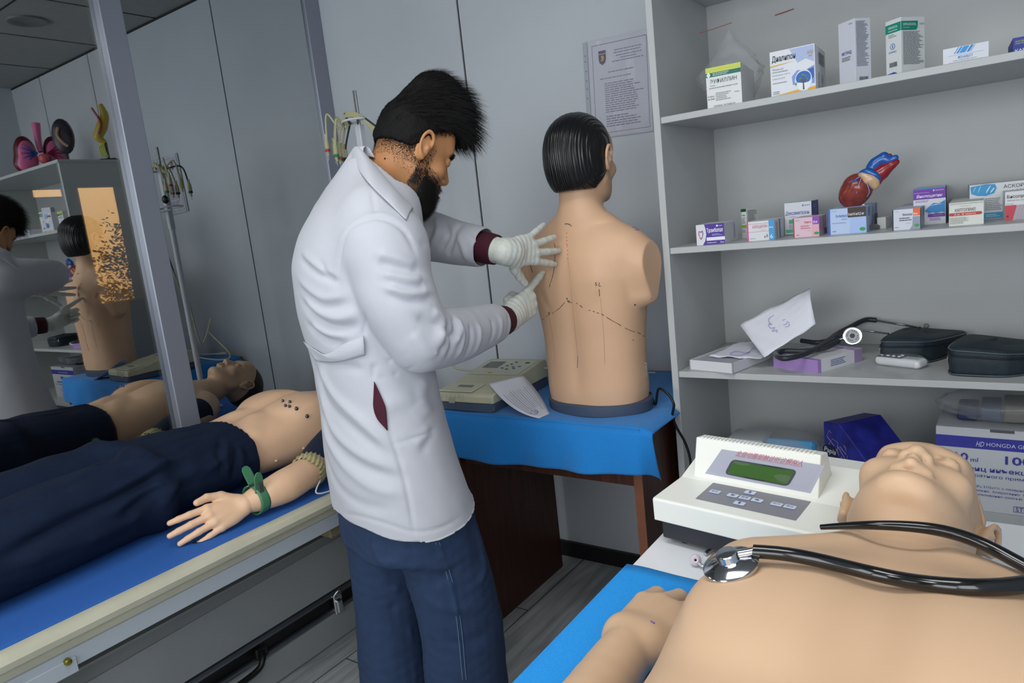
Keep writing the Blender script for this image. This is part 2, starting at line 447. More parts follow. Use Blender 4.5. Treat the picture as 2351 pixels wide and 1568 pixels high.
def hand_field(f, O, R, curl=((.15, .2, .1),)*4, spread=(.12, .02, -.08, -.20), thumb=None, s=1.0, q=1, k=.006, fat=1.0, thumb_r=(.0145, .0125, .0105, .0088)):
    """O wrist; local x = towards the index side, y = fingers, z = back of the hand. q=-1 mirrors x"""
    O = np.array(O, float); R = np.array(R, float)
    def L(p): return O+R @ (np.array([p[0]*q, p[1], p[2]], float)*s)
    kn = [(.031, .091, .002), (.010, .095, .004), (-.011, .090, .002), (-.030, .080, -.003)]; ln = [(.043, .026, .021), (.047, .030, .022), (.043, .028, .021), (.034, .021, .018)]
    rad = [(.0098, .0090, .0083, .0072), (.0100, .0092, .0084, .0073), (.0096, .0088, .0080, .0070), (.0086, .0078, .0072, .0062)]
    f.ell(L((0, .052, -.003)), np.array((.036, .052, .0125))*s*fat, R, .01)
    for i, (c, l) in enumerate(zip(kn, ln)):
        f.cap(L((c[0]*.45, .012, -.002)), L(c), .0135*s*fat, rad[i][0]*s*fat*1.04, .012)
        a = spread[i]; d = np.array((math.sin(a), math.cos(a), 0)); p = np.array(c); b = 0; P = [p]
        for j in range(3):
            b += curl[i][j]; v = d*math.cos(b)+np.array((0, 0, -1))*math.sin(b); p = p+v*l[j]; P.append(p)
        Q = [L(x) for x in P]; rr = [x*s*fat for x in rad[i]]
        for j in range(3): f.cap(Q[j], Q[j+1], rr[j], rr[j+1], k if j == 0 else .003)
    th = thumb or [(.022, .018, -.008), (.046, .042, -.018), (.058, .074, -.022), (.064, .100, -.024)]
    Q = [L(x) for x in th]
    for j in range(3): f.cap(Q[j], Q[j+1], thumb_r[j]*s*fat, thumb_r[j+1]*s*fat, .012 if j == 0 else .004)
    f.ell(L((.018, .035, -.010)), np.array((.018, .03, .012))*s*fat, R, .012)
from mathutils.bvhtree import BVHTree
class Surf:
    """a surface one can draw on: finds where sight lines or rays meet it"""
    def __init__(s, V, Q, off=(0, 0, 0)): s.t = BVHTree.FromPolygons([Vector(v)+Vector(off) for v in V], [tuple(int(i) for i in q) for q in Q])
    def px(s, x, y, lift=.0006):
        r = (Matrix(ROT) @ Vector((x-1175.5, -(y-784.0), -FPX))).normalized(); h = s.t.ray_cast(EYE, r)
        return None if h[0] is None else h[0]+h[1]*lift*(1 if h[1].dot(r) < 0 else -1)
    def drop(s, p, d=(0, 0, -1), lift=.0):
        h = s.t.ray_cast(Vector(p), Vector(d)); return None if h[0] is None else h[0]-Vector(d)*lift
    def near(s, p, lift=0):
        h = s.t.find_nearest(Vector(p)); return h[0]+h[1]*lift
def ink(S, paths, r, name, m, parent, origin=(0, 0, 0), sm=4):
    mb = MB()
    for path in paths:
        P = [S.px(*p) for p in path]; P = [p-Vector(origin) for p in P if p is not None]
        if len(P) < 2: continue
        P2 = catmull(P, sm) if len(P) > 2 else P
        mb.tube(P2, r, seg=5)
    if mb.n:
        o = mb.build(name, m, parent); o['kind'] = 'stuff'; return o
def dots(S, pts, r, name, m, parent, origin=(0, 0, 0)):
    mb = MB()
    for p in pts:
        h = S.px(*p)
        if h is not None: mb.ball(h-Vector(origin), (r, r, r), seg=8, rings=5)
    o = mb.build(name, m, parent); o['kind'] = 'stuff'; return o
M_vinyl = mat('manikin_vinyl', (214, 174, 141), .48, noise=.02, nscale=6, sss=.12)
M_vinyl2 = mat('manikin_vinyl_pale', (207, 173, 141), .46, noise=.02, nscale=6, sss=.12)

def crease(V, Q, S, toloc, items):
    """soft ridges (+) and grooves (-) along paths drawn on the surface; returns the moved vertices"""
    acc = np.zeros(len(V)); N = vnormals(V, Q)
    for pts, wd, amp in items:
        W_ = [S.px(*p, 0) for p in pts]; W_ = [Vector(toloc(p)) for p in W_ if p is not None]
        if len(W_) < 2: continue
        C_ = np.array([tuple(p) for p in (catmull(W_, 4) if len(W_) > 2 else W_)]); m = np.where(((V > C_.min(0)-wd*3) & (V < C_.max(0)+wd*3)).all(1))[0]
        if not len(m): continue
        P_ = V[m]; best = np.full(len(m), 1e9); tt = np.zeros(len(m))
        for i in range(len(C_)-1):
            d = C_[i+1]-C_[i]; k = np.clip(((P_-C_[i]) @ d)/max(d @ d, 1e-12), 0, 1); r = np.linalg.norm(P_-C_[i]-k[:, None]*d, axis=1); u = r < best
            best = np.where(u, r, best); tt = np.where(u, (i+k)/(len(C_)-1), tt)
        acc[m] += amp*np.exp(-(best/wd)**2)*np.clip(np.minimum(tt, 1-tt)*5+.25, 0, 1)
    return V+N*acc[:, None]
# ================================================================== the room
WY = 2.153; GX = -2.365; RX = .64; FY = -2.4; CZ = 2.5
def wall_mat():
    m = mat('wall_panel_paint', (196, 202, 208), .42, noise=.03, nscale=3, bump=.05, bscale=400); return m
M_wall = wall_mat(); M_dark = mat('dark_gap', (38, 42, 44), .7); M_alu = mat('aluminium_frame', (142, 147, 160), .38, .35)
M_skirt = mat('skirting_black', (30, 28, 32), .4)
M_white = mat('white_laminate', (182, 185, 185), .38, noise=.015, nscale=8)
M_ceil = mat('ceiling_tile', (150, 152, 150), .8, noise=.05, nscale=20)
def floor_mat():
    m = mat('floor_laminate', (120, 124, 128), .38); b = bs(m)
    tc = nd(m, 'ShaderNodeTexCoord'); mp = nd(m, 'ShaderNodeMapping'); mp.inputs['Rotation'].default_value = (0, 0, PI/2)
    lk(m, tc.outputs['Object'], mp.inputs['Vector'])
    br = nd(m, 'ShaderNodeTexBrick', Scale=1.0); br.inputs['Brick Width'].default_value = 1.28; br.inputs['Row Height'].default_value = .19
    br.inputs['Mortar Size'].default_value = .0022; br.inputs['Color1'].default_value = srgb((172, 176, 178)); br.inputs['Color2'].default_value = srgb((194, 197, 198))
    br.inputs['Mortar'].default_value = srgb((70, 74, 78)); br.offset = .37
    lk(m, mp.outputs[0], br.inputs['Vector'])
    m2 = nd(m, 'ShaderNodeMapping'); m2.inputs['Scale'].default_value = (14, 1.2, 1); lk(m, tc.outputs['Object'], m2.inputs['Vector'])
    n = nd(m, 'ShaderNodeTexNoise', Scale=3.0, Detail=6.0, Distortion=.6); lk(m, m2.outputs[0], n.inputs['Vector'])
    cr = nd(m, 'ShaderNodeMapRange'); cr.inputs[1].default_value = .3; cr.inputs[2].default_value = .7; cr.inputs[3].default_value = .62; cr.inputs[4].default_value = 1.18
    lk(m, n.outputs['Fac'], cr.inputs[0])
    v = nd(m, 'ShaderNodeVectorMath', operation='SCALE'); lk(m, br.outputs['Color'], v.inputs[0]); lk(m, cr.outputs[0], v.inputs['Scale'])
    lk(m, v.outputs[0], b.inputs['Base Color']); return m
# floor and ceiling
struct('floor', MB().box((-5.2, FY-.1, -.08), (RX+.1, WY+.6, 0)), floor_mat())
ce = MB().box((GX-.02, FY-.1, CZ), (RX+.1, WY+.1, CZ+.08), M_ceil)
for x in (-1.77, -1.17, -.57, .03): ce.box((x-.004, FY, CZ-.002), (x+.004, WY, CZ+.01), M_dark)
for y in (1.55, .95, .35, -.25, -.85, -1.45, -2.05): ce.box((GX, y-.004, CZ-.002), (RX, y+.004, CZ+.01), M_dark)
struct('ceiling', ce)
# back wall: tall panels with narrow dark joints
bw = MB(); seams = [-2.343, -1.64, -.42, .22]; xs = [GX-.05]+seams[1:]+[RX+.1]
for a, b in zip(xs[:-1], xs[1:]): bw.box((a+.0045, WY, 0), (b-.0045, WY+.05, CZ), M_wall)
for x in seams[1:]: bw.box((x-.006, WY+.006, 0), (x+.006, WY+.05, CZ), M_dark)
bw.box((GX, WY-.001, CZ-.012), (RX, WY+.02, CZ), M_dark)
struct('wall_back', bw)
struct('baseboard_back', MB().box((GX, WY-.014, 0), (RX, WY, .06)), M_skirt)
rw = MB()
ry0, ry1, rz0, rz1 = -1.28, -.02, 1.0, 2.24  # invented window opening, added for the side light
rw.box((RX, FY, 0), (RX+.06, ry0, CZ), M_wall); rw.box((RX, ry1, 0), (RX+.06, WY, CZ), M_wall); rw.box((RX, ry0, 0), (RX+.06, ry1, rz0), M_wall); rw.box((RX, ry0, rz1), (RX+.06, ry1, CZ), M_wall)
rf = MB()
for a, b in (((ry0, rz0), (ry1, rz0+.05)), ((ry0, rz1-.05), (ry1, rz1)), ((ry0, rz0), (ry0+.05, rz1)), ((ry1-.05, rz0), (ry1, rz1))): rf.box((RX+.01, a[0], a[1]), (RX+.055, b[0], b[1]))
struct('trim_6', rf, M_white)
for y in (1.4, .2): rw.box((RX-.001, y-.005, 0), (RX+.02, y+.005, CZ), M_dark)
struct('wall_right', rw)
# wall behind the camera with its window opening
wx0, wx1, wz0, wz1 = -1.75, .22, .82, 2.28
fw = MB()
fw.box((GX, FY-.08, 0), (wx0, FY, CZ)); fw.box((wx1, FY-.08, 0), (RX, FY, CZ))
fw.box((wx0, FY-.08, 0), (wx1, FY, wz0)); fw.box((wx0, FY-.08, wz1), (wx1, FY, CZ))
struct('wall_front', fw, M_wall)
wf = MB()
for a, b in (((wx0, wz0), (wx1, wz0+.05)), ((wx0, wz1-.05), (wx1, wz1)), ((wx0, wz0), (wx0+.05, wz1)), ((wx1-.05, wz0), (wx1, wz1)), ((-.79, wz0), (-.74, wz1))):
    wf.box((a[0], FY-.06, a[1]), (b[0], FY-.01, b[1]))
struct('trim_1', wf, M_white)
# ---- glass partition on the left: jamb, mullion, rails, two panes
jm = MB(); jm.box((GX-.04, 2.075, 0), (GX+.012, WY, CZ), bev=.003); jm.box((GX+.012, 2.082, 0), (GX+.016, 2.088, CZ), M_dark) if 0 else None
struct('trim_2', jm, M_alu)
struct('trim_3', MB().box((GX-.05, 1.232, 0), (GX+.03, 1.306, CZ), bev=.003), M_alu)
struct('trim_4', MB().box((GX-.04, FY, 0), (GX+.012, 1.232, .09), bev=.003).box((GX-.04, 1.306, 0), (GX+.012, 2.075, .09), bev=.003), M_alu)
struct('trim_5', MB().box((GX-.05, -.42, 0), (GX+.03, -.346, CZ), bev=.003), M_alu)
def glass_mat(name, refl, tint, rough=0.0):
    m = bpy.data.materials.new(name); m.use_nodes = True; nt = m.node_tree; nt.nodes.clear()
    out = nt.nodes.new('ShaderNodeOutputMaterial'); mx = nt.nodes.new('ShaderNodeMixShader'); g = nt.nodes.new('ShaderNodeBsdfGlossy')
    t = nt.nodes.new('ShaderNodeBsdfTransparent'); lw = nt.nodes.new('ShaderNodeLayerWeight'); lw.inputs[0].default_value = .35
    mr = nt.nodes.new('ShaderNodeMapRange'); mr.inputs[3].default_value = refl; mr.inputs[4].default_value = min(1, refl+.5)
    nt.links.new(lw.outputs['Fresnel'], mr.inputs[0]); nt.links.new(mr.outputs[0], mx.inputs[0])
    g.inputs['Roughness'].default_value = rough; g.inputs['Color'].default_value = (.80, .84, .86, 1); t.inputs['Color'].default_value = tint
    nt.links.new(t.outputs[0], mx.inputs[1]); nt.links.new(g.outputs[0], mx.inputs[2]); nt.links.new(mx.outputs[0], out.inputs[0]); return m
M_glass = glass_mat('tinted_partition_glass', .52, (.92, .86, .76, 1))
M_glass2 = glass_mat('dark_partition_glass', .60, (.05, .055, .06, 1))
def pane(n, y0, y1, m): # one sheet of glass: a single reflecting surface with real edges
    struct('window_%d' % n, MB().box((GX-.006, y0, .09), (GX, y1, CZ), m))
pane(1, 1.306, 2.075, M_glass2); pane(2, -.346, 1.232, M_glass); pane(3, FY, -.42, M_glass2)
# ---- the dim room beyond the partition, with its own window onto the evening sky
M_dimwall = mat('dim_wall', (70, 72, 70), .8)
ax = -4.2
def hole(mb, rects, x0, x1, ylo, yhi, zhi):
    ys = sorted({ylo, yhi, *[r[0] for r in rects], *[r[1] for r in rects]}); zs = sorted({0, zhi, *[r[2] for r in rects], *[r[3] for r in rects]})
    for a, b in zip(ys[:-1], ys[1:]):
        for c, d in zip(zs[:-1], zs[1:]):
            if not any(r[0] <= a and b <= r[1] and r[2] <= c and d <= r[3] for r in rects): mb.box((x0, a, c), (x1, b, d))
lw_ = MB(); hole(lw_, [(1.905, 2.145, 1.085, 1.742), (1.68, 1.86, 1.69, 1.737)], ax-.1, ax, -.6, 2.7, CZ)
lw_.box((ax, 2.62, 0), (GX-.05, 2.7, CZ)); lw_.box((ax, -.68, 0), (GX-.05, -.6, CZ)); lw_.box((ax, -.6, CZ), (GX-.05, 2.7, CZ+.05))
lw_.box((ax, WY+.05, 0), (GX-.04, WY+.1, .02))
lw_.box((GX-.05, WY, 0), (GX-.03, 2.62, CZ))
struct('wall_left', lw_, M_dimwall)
sky = mat('evening_sky', (255, 206, 140), 1, emit=1)
bs(sky).inputs['Base Color'].default_value = (0, 0, 0, 1)
tcs = nd(sky, 'ShaderNodeTexCoord'); sx = nd(sky, 'ShaderNodeSeparateXYZ'); lk(sky, tcs.outputs['Object'], sx.inputs[0])
mrs = nd(sky, 'ShaderNodeMapRange'); mrs.inputs[1].default_value = .3; mrs.inputs[2].default_value = 2.3; lk(sky, sx.outputs[2], mrs.inputs[0])
rp = nd(sky, 'ShaderNodeValToRGB'); rp.color_ramp.elements[0].color = srgb((196, 140, 50)); rp.color_ramp.elements[1].color = srgb((255, 214, 160))
lk(sky, mrs.outputs[0], rp.inputs[0]); lk(sky, rp.outputs[0], bs(sky).inputs['Emission Color']); bs(sky).inputs['Emission Strength'].default_value = 2.3
so = MB().box((-7.6, .2, -.6), (-7.55, 5.2, 3.4)).build('sky', sky); so['kind'] = 'structure'
# trees outside that window
M_leaf = mat('tree_leaves', (120, 96, 44), .9, noise=.3, nscale=9)
def tree(x, y, z, s, lab):
    t = thing('tree', lab, 'tree', (x, y, -.4)); rg = np.random.default_rng(int(s*1000))
    MB().tube([(0, 0, 0), (.02, .03, z*.5), (0, .05, z+.3)], [.05, .03, .01]).build('trunk', mat('bark', (60, 48, 36), .9), t)
    mb = MB(); nn = 2600; P = (rg.normal(size=(nn, 3))*.11+rg.normal(size=(14, 3))[rg.integers(0, 14, nn)]*.26)*s+np.array([0, 0, z+.25])
    for p in P:
        a = rg.uniform(0, 6.28); b = rg.uniform(-1, 1); u = np.array([math.cos(a), math.sin(a), b])*.022; w_ = np.array([-math.sin(a), math.cos(a)*math.cos(a)*b, .6])*.012
        mb.add([p-u, p-w_, p+u, p+w_], [(0, 1, 2, 3)])
    mb.build('foliage', M_leaf, t)
tree(-6.8, 3.05, 1.05, 1.0, 'golden tree lit by evening sky, seen through the distant window')
tree(-6.9, 3.62, 1.35, .8, 'taller thin tree at the right of the distant window view')
# ceiling luminaires (the lamps that light the room)
def luminaire(x, y, a, b, lab):
    t = thing('ceiling_light', lab, 'ceiling light', (x, y, CZ-.012))
    f = MB()
    for p, q in (((-a, -b), (a, -b+.015)), ((-a, b-.015), (a, b)), ((-a, -b), (-a+.015, b)), ((a-.015, -b), (a, b))): f.box((p[0], p[1], -.012), (q[0], q[1], .011))
    f.build('frame', M_white, t); MB().box((-a+.015, -b+.015, 0), (a-.015, b-.015, .004)).build('diffuser', mat('diffuser', (240, 242, 240), .5, emit=2.5), t)
luminaire(-.55, .45, .58, .3, 'long white ceiling panel light above the white table')
luminaire(-1.45, -.6, .29, .29, 'square white ceiling panel light behind the bed foot')
t = thing('round_downlight', 'round flush ceiling fitting, seen only as a ring in the glass', 'ceiling fitting', (-.83, 1.70, CZ))  # round downlight fixture, switched off
MB().lathe([(0, -.004), (.055, -.004), (.06, -.008), (.085, -.008), (.09, -.002), (.09, 0)], seg=40).build('ring', mat('fitting_grey', (110, 114, 114), .5), t, smooth=True)

# ================================================================== white shelf unit
SX0, SX1, SY0 = -.748, .60, 1.74; UZ = [.178, .508, .838, 1.168, 1.497]; BT = .016
sh = thing('shelf_unit', 'tall white open shelf unit holding medicine boxes and models', 'shelf unit', (0, 0, 0))
MB().box((SX0, SY0, 0), (SX0+.018, WY-.02, 1.84), bev=.001).build('side_panel', M_white, sh)
MB().box((SX1-.018, SY0, 0), (SX1, WY-.02, 1.84), bev=.001).build('side_panel', M_white, sh)
MB().box((SX0, WY-.02, 0), (SX1, WY-.015, 1.856)).build('back_panel', M_white, sh)
MB().box((SX0-.002, SY0-.004, 1.84), (SX1, WY-.02, 1.856), bev=.001).build('top_panel', M_white, sh)
for z in UZ: MB().box((SX0+.018, SY0+.006, z), (SX1-.018, WY-.02, z+BT), bev=.001).build('shelf_board', M_white, sh)
TZ = [z+BT for z in UZ]      # upper face of each board

# ================================================================== brown desk against the back wall
def wood_mat(name, c):
    m = mat(name, c, .42); b = bs(m); tc = nd(m, 'ShaderNodeTexCoord'); mp = nd(m, 'ShaderNodeMapping'); mp.inputs['Scale'].default_value = (22, 22, 1.6)
    lk(m, tc.outputs['Object'], mp.inputs['Vector']); n = nd(m, 'ShaderNodeTexNoise', Scale=2.2, Detail=5.0, Distortion=1.2); lk(m, mp.outputs[0], n.inputs['Vector'])
    r = nd(m, 'ShaderNodeValToRGB'); cc = srgb(c); r.color_ramp.elements[0].position = .3; r.color_ramp.elements[1].position = .75
    r.color_ramp.elements[0].color = tuple(v*.55 for v in cc[:3])+(1,); r.color_ramp.elements[1].color = tuple(v*1.25 for v in cc[:3])+(1,)
    lk(m, n.outputs['Fac'], r.inputs[0]); lk(m, r.outputs[0], b.inputs['Base Color']); return m
M_wood = wood_mat('dark_brown_wood', (74, 40, 30)); M_edge = mat('brown_edge_band', (120, 74, 54), .5, noise=.08, nscale=40)
DX0, DX1, DY0, DZ = -1.425, -.756, 1.56, .752
dk = thing('desk', 'dark brown wooden desk with panel legs under the blue cloth', 'desk', (0, 0, 0))
MB().box((DX0, DY0-.02, DZ-.025), (DX1, WY-.016, DZ), bev=.002).build('desktop', M_wood, dk)
for x0, x1 in ((-.795, -.770), (-1.402, -1.377)):
    p = MB(); p.box((x0, DY0, 0), (x1, WY-.09 if x0 < -.8 else WY-.02, DZ-.025), M_wood); p.box((x0+.0004, DY0-.0012, 0), (x1-.0004, DY0, DZ-.025), M_edge)
    p.build('side_panel', None, dk)
MB().box((-1.377, DY0+.015, .585), (-.795, DY0+.033, DZ-.025)).build('apron', M_wood, dk)
# blue cloth over the desk
M_blue = mat('blue_nonwoven_cloth', (14, 128, 208), .8, noise=.05, nscale=260, bump=.35, bscale=900, sheen=.2)
def desk_cloth():
    # profile across the depth: from the wall, over the top, then hanging at the front
    top = DZ+.003; yf = DY0-.026; L = [(WY-.03, top), (1.95, top), (1.75, top), (1.60, top), (yf+.012, top-.001), (yf, top-.012), (yf-.003, top-.05), (yf-.004, top-.09), (yf-.002, top-.125)]
    nu = 120
    def fn(u, v):
        i = v*(len(L)-1); k = min(int(i), len(L)-2); t = i-k; y = L[k][0]*(1-t)+L[k+1][0]*t; z = L[k][1]*(1-t)+L[k+1][1]*t
        x = DX0-.035+(DX1+.033-DX0+.035)*u
        if x < DX0: z -= (DX0-x)*3.2; x = DX0-.012-(DX0-x)*.25
        if y > 1.73 and x > DX1: x = DX1
        if x > DX1-.002:
            e = (x-DX1+.002)/.035; z -= .012*e*e*(1+1.5*max(0, (i-4)/4)); x = min(x, DX1+.03) 
            if i > 4: y += .010*e*(i-4)
        hang = max(0, (i-4.5)/3.5)
        y += hang*(-.006+.012*math.sin(x*17+1)+.005*math.sin(x*43))-.002*hang
        if hang > 0: z -= hang*(.010*math.sin(x*6+2.2)+.012*(x+1.1)*-.3)
        if i <= 4 and x < DX1: z += .0012*(1+math.sin(x*31+y*17))+(.001 if x < -1.5 else 0)
        return (x, y, z)
    return MB().grid(fn, nu, 49)
one('table_cloth', desk_cloth(), M_blue, 'blue non-woven cloth draped over the brown desk under the torso', 'cloth', smooth=80, thick=.0012)

# ================================================================== white table in the foreground
NZ = .752; NX0, NX1, NY1 = -.483, .56, 1.262
nt_ = thing('white_table', 'white-topped table in the foreground carrying the lying training manikin', 'table', (0, 0, 0))
MB().box((NX0, -.7, NZ-.028), (NX1, NY1, NZ), bev=.002).build('tabletop', mat('white_tabletop', (226, 229, 234), .3), nt_)
for x in (NX0+.03, NX1-.07):
    for y in (-.66, NY1-.08): MB().box((x, y, 0), (x+.04, y+.04, NZ-.028), bev=.003).build('leg', mat('grey_leg', (120, 122, 124), .4, .4), nt_)
def near_cloth():
    x0, x1, y0, y1 = NX0-.010, NX1-.05, -.5, .912
    def fn(u, v):
        e = max(0, (u*59-2)/57); x = x0+.004+(x1-x0-.004)*e; y = y0+(y1-y0)*v; z = NZ+.0015+.0006*math.sin(x*40+y*9)
        y += .006*math.sin(x*9+.5)*v
        if u*59 < .5: z -= .03; x -= .002
        elif u*59 < 1.5: z -= .002; x -= .002
        if v > .97 and u < .06: y -= .008*(1-u/.06)
        return (x, y, z)
    g = MB().grid(fn, 60, 60)
    return g
one('table_sheet', near_cloth(), mat('bright_blue_sheet', (32, 150, 232), .85, noise=.06, nscale=300, bump=.4, bscale=900), 'bright blue sheet under the forearm and lying torso on the white table', 'cloth', smooth=80, thick=.001)
def flap():
    def fn(u, v):
        y = -.5+1.405*u; return (NX0-.0045-.004*v*(1+math.sin(y*14)), y, NZ+.0005-.06*v-.0*math.sin(y))
    return MB().grid(fn, 60, 6)

# ================================================================== bed
M_cream = mat('cream_bed_rail', (192, 190, 170), .25, noise=.06, nscale=12, coat=.3); M_grw = mat('painted_grey_white_steel', (168, 176, 184), .35)
bd = thing('treatment_bed', 'metal-framed treatment bed with cream rail by the glass partition', 'bed', (0, 0, 0))
BX0, BX1, BY0, BY1 = -2.30, -1.55, -.35, 1.93
MB().box((BX0+.03, BY0+.03, .545), (BX1-.03, BY1-.03, .574)).build('deck', mat('bed_deck', (160, 160, 150), .6), bd)
def rail(x, s):
    prof = [(0, .538), (.002*s, .560), (.012*s, .566), (.026*s, .574), (.030*s, .588), (.024*s, .600), (.008*s, .604), (-.012*s, .602), (-.014*s, .575), (-.014*s, .538)]
    mb = MB(); mb.prism([(x+a-.008*s, z) for a, z in prof], BY0, BY1, axis=1); return mb
r_ = rail(BX1, 1); r_.build('side_rail', M_cream, bd, smooth=35)
rail(BX0, -1).build('side_rail', M_cream, bd, smooth=35)
MB().box((BX1-.012, BY0, .508), (BX1+.002, BY1, .545), bev=.001).build('angle_bar', M_grw, bd)
MB().box((BX0, BY0, .508), (BX0+.012, BY1, .545)).build('angle_bar', M_grw, bd)
for y in (BY0, BY1-.025): MB().box((BX0, y, .538), (BX1, y+.025, .602), bev=.004).build('end_rail', M_cream, bd)
MB().box((BX1-.010, .30, .498), (BX1+.008, .51, .530), bev=.001).build('leg_bracket', M_grw, bd)
for y in (.425, 1.62):
    for x in (BX1-.045, BX0+.01):
        MB().box((x, y, .0), (x+.035, y+.032, .53), bev=.003).build('leg', M_grw, bd)
MB().box((-2.1, 1.214, .455), (-1.6, 1.70, .506), bev=.003).build('underbed_tray', mat('tray_tan', (138, 126, 96), .7), bd)
MB().box((-1.615, 1.29, .385), (-1.595, 1.33, .456), bev=.002).build('tray_bracket', M_grw, bd)
M_brass = mat('brass_bolt', (150, 140, 60), .3, .9)
MB().lathe([(0, .006), (.003, .0062), (.0065, .004), (.0075, 0), (.0075, -.004)], seg=20, o=(BX1+.0085, .494, .528), M=frame((0, 0, 1), (1, 0, 0))@np.eye(3)).build('bolt', M_brass, bd, smooth=True)
MB().lathe([(0, .0005), (.006, .0005), (.006, -.001)], seg=20, o=(BX1+.0085, .405, .528), M=frame((0, 0, 1), (1, 0, 0))).build('bolt_hole', mat('hole_black', (8, 8, 8), .9), bd)
def mat_grid():
    def fn(u, v):
        y = BY0+.03+(BY1-BY0-.06)*u; L = [(BX0+.02, .578), (BX0+.022, .60), (BX0+.04, .604), (-1.9, .604), (BX1-.03, .604), (BX1-.008, .601), (BX1-.003, .592), (BX1-.005, .583), (BX1-.03, .577)]
        i = v*(len(L)-1); k = min(int(i), len(L)-2); t = i-k
        return (L[k][0]*(1-t)+L[k+1][0]*t+(.004*math.sin(y*5) if v > .6 else 0), y, L[k][1]*(1-t)+L[k+1][1]*t)
    return MB().grid(fn, 80, 33)
mm = mat('blue_ribbed_mat', (44, 104, 186), .7); wv = nd(mm, 'ShaderNodeTexWave', Scale=60.0); wv.bands_direction = 'X'
tc_ = nd(mm, 'ShaderNodeTexCoord'); lk(mm, tc_.outputs['Object'], wv.inputs['Vector'])
bp_ = nd(mm, 'ShaderNodeBump'); bp_.inputs['Strength'].default_value = .6; bp_.inputs['Distance'].default_value = .003
lk(mm, wv.outputs['Fac'], bp_.inputs['Height']); lk(mm, bp_.outputs[0], bs(mm).inputs['Normal'])
cr_ = nd(mm, 'ShaderNodeValToRGB'); cr_.color_ramp.elements[0].color = srgb((30, 84, 164)); cr_.color_ramp.elements[1].color = srgb((54, 116, 198)); lk(mm, wv.outputs['Fac'], cr_.inputs[0]); lk(mm, cr_.outputs[0], bs(mm).inputs['Base Color'])  # shade in the grooves between ribs painted into the base colour
one('exercise_mat', mat_grid(), mm, 'thick ribbed blue mat on the bed under the trousered manikin', 'mat', smooth=50)
# equipment case lying under the bed
M_case = mat('grey_case_shell', (158, 163, 165), .45, .2, bump=.15, bscale=350); M_trim = mat('case_alu_trim', (118, 124, 134), .32, .8); M_blk = mat('black_plastic', (16, 17, 19), .4)
cs = thing('hard_case', 'large dark grey hard case with metal trim on the floor under the bed', 'case', (0, 0, 0))
CX = -1.80; cy0, cy1 = .15, 1.48
c1 = MB(); c1.box((-2.24, cy0, .165), (CX, cy1, .36), bev=.03); c1.build('lid', M_case, cs, bev=.012)
c2 = MB(); c2.box((-2.24, cy0, .0), (CX, cy1, .118), bev=.02); c2.build('base', M_case, cs, bev=.008)
MB().box((-2.232, cy0+.008, .118), (CX-.008, cy1-.008, .165)).build('seal', M_blk, cs)
MB().box((-2.245, cy0-.005, .158), (CX+.006, cy1+.005, .176), bev=.006).build('trim_strip', M_trim, cs)
MB().box((-2.245, cy0-.005, .108), (CX+.006, cy1+.005, .120), bev=.004).build('trim_strip', M_trim, cs)
def latch(y):
    l = MB(); l.box((CX+.002, y-.017, .10), (CX+.014, y+.017, .165), bev=.003); l.box((CX+.012, y-.012, .105), (CX+.022, y+.012, .15), bev=.004)
    o = l.build('latch', mat('chrome', (205, 208, 210), .12, 1), cs); MB().tube([(CX+.012, y-.014, .168), (CX+.02, y, .182), (CX+.012, y+.014, .168)], .004, smooth=4).build('latch_loop', MATS['chrome'], o, smooth=True)
latch(1.345); latch(.35)
h_ = MB().tube([(CX+.008, .78, .142), (CX+.03, .79, .13), (CX+.034, .83, .105), (CX+.034, 1.0, .105), (CX+.03, 1.04, .13), (CX+.008, 1.05, .142)], .009, smooth=5).build('handle', M_blk, cs, smooth=True)
for y_ in (.76, 1.03): MB().box((CX+.002, y_, .12), (CX+.018, y_+.04, .155), bev=.004).build('handle_mount', M_blk, h_)
# cardboard box behind the case
one('cardboard_box', MB().box((-2.1, 1.50, 0), (-1.66, 1.60, .44), bev=.003), mat('dull_card', (116, 104, 76), .8, noise=.05), 'dull tan cardboard box standing under the head end of the bed', 'box')
# ================================================================== printed cartons
def cm(c, rough=.45):
    if not isinstance(c, str): c = '%02x%02x%02x' % tuple(c)
    return mat('print_'+c, c, rough)
def vplane(px, py, p0, d):
    """where the sight line of a pixel meets the vertical plane through p0 along direction d"""
    n = Vector((-d[1], d[0], 0)); r = Matrix(ROT) @ Vector((px-1175.5, -(py-784.0), -FPX)); t = (Vector(p0)-EYE).dot(n)/r.dot(n); return EYE+r*t
def fine(mb, o, ux, uy, w, h, m, rows, seed=0, ragged=.35):
    """rows of small print as thin broken bars"""
    rg = np.random.default_rng(seed); o = np.array(o, float); ux = np.array(ux, float); uy = np.array(uy, float); lh = h/rows
    for i in range(rows):
        y = h-(i+.7)*lh; x = 0; end = w*(1-ragged*rg.random())
        while x < end:
            l = min(rg.uniform(.06, .16)*max(w, .02), end-x)
            p = [o+ux*x+uy*y, o+ux*(x+l*.86)+uy*y, o+ux*(x+l*.86)+uy*(y+lh*.42), o+ux*x+uy*(y+lh*.42)]
            mb.add(p, [(0, 1, 2, 3)], m); x += l
def barcode(mb, o, ux, uy, w, h, m, seed=1):
    rg = np.random.default_rng(seed); o = np.array(o, float); ux = np.array(ux, float); uy = np.array(uy, float); x = 0
    while x < w:
        l = rg.choice([.02, .035, .05])*w; p = [o+ux*x, o+ux*(x+l), o+ux*(x+l)+uy*h, o+ux*x+uy*h]; mb.add(p, [(0, 1, 2, 3)], m); x += l+rg.choice([.025, .04])*w
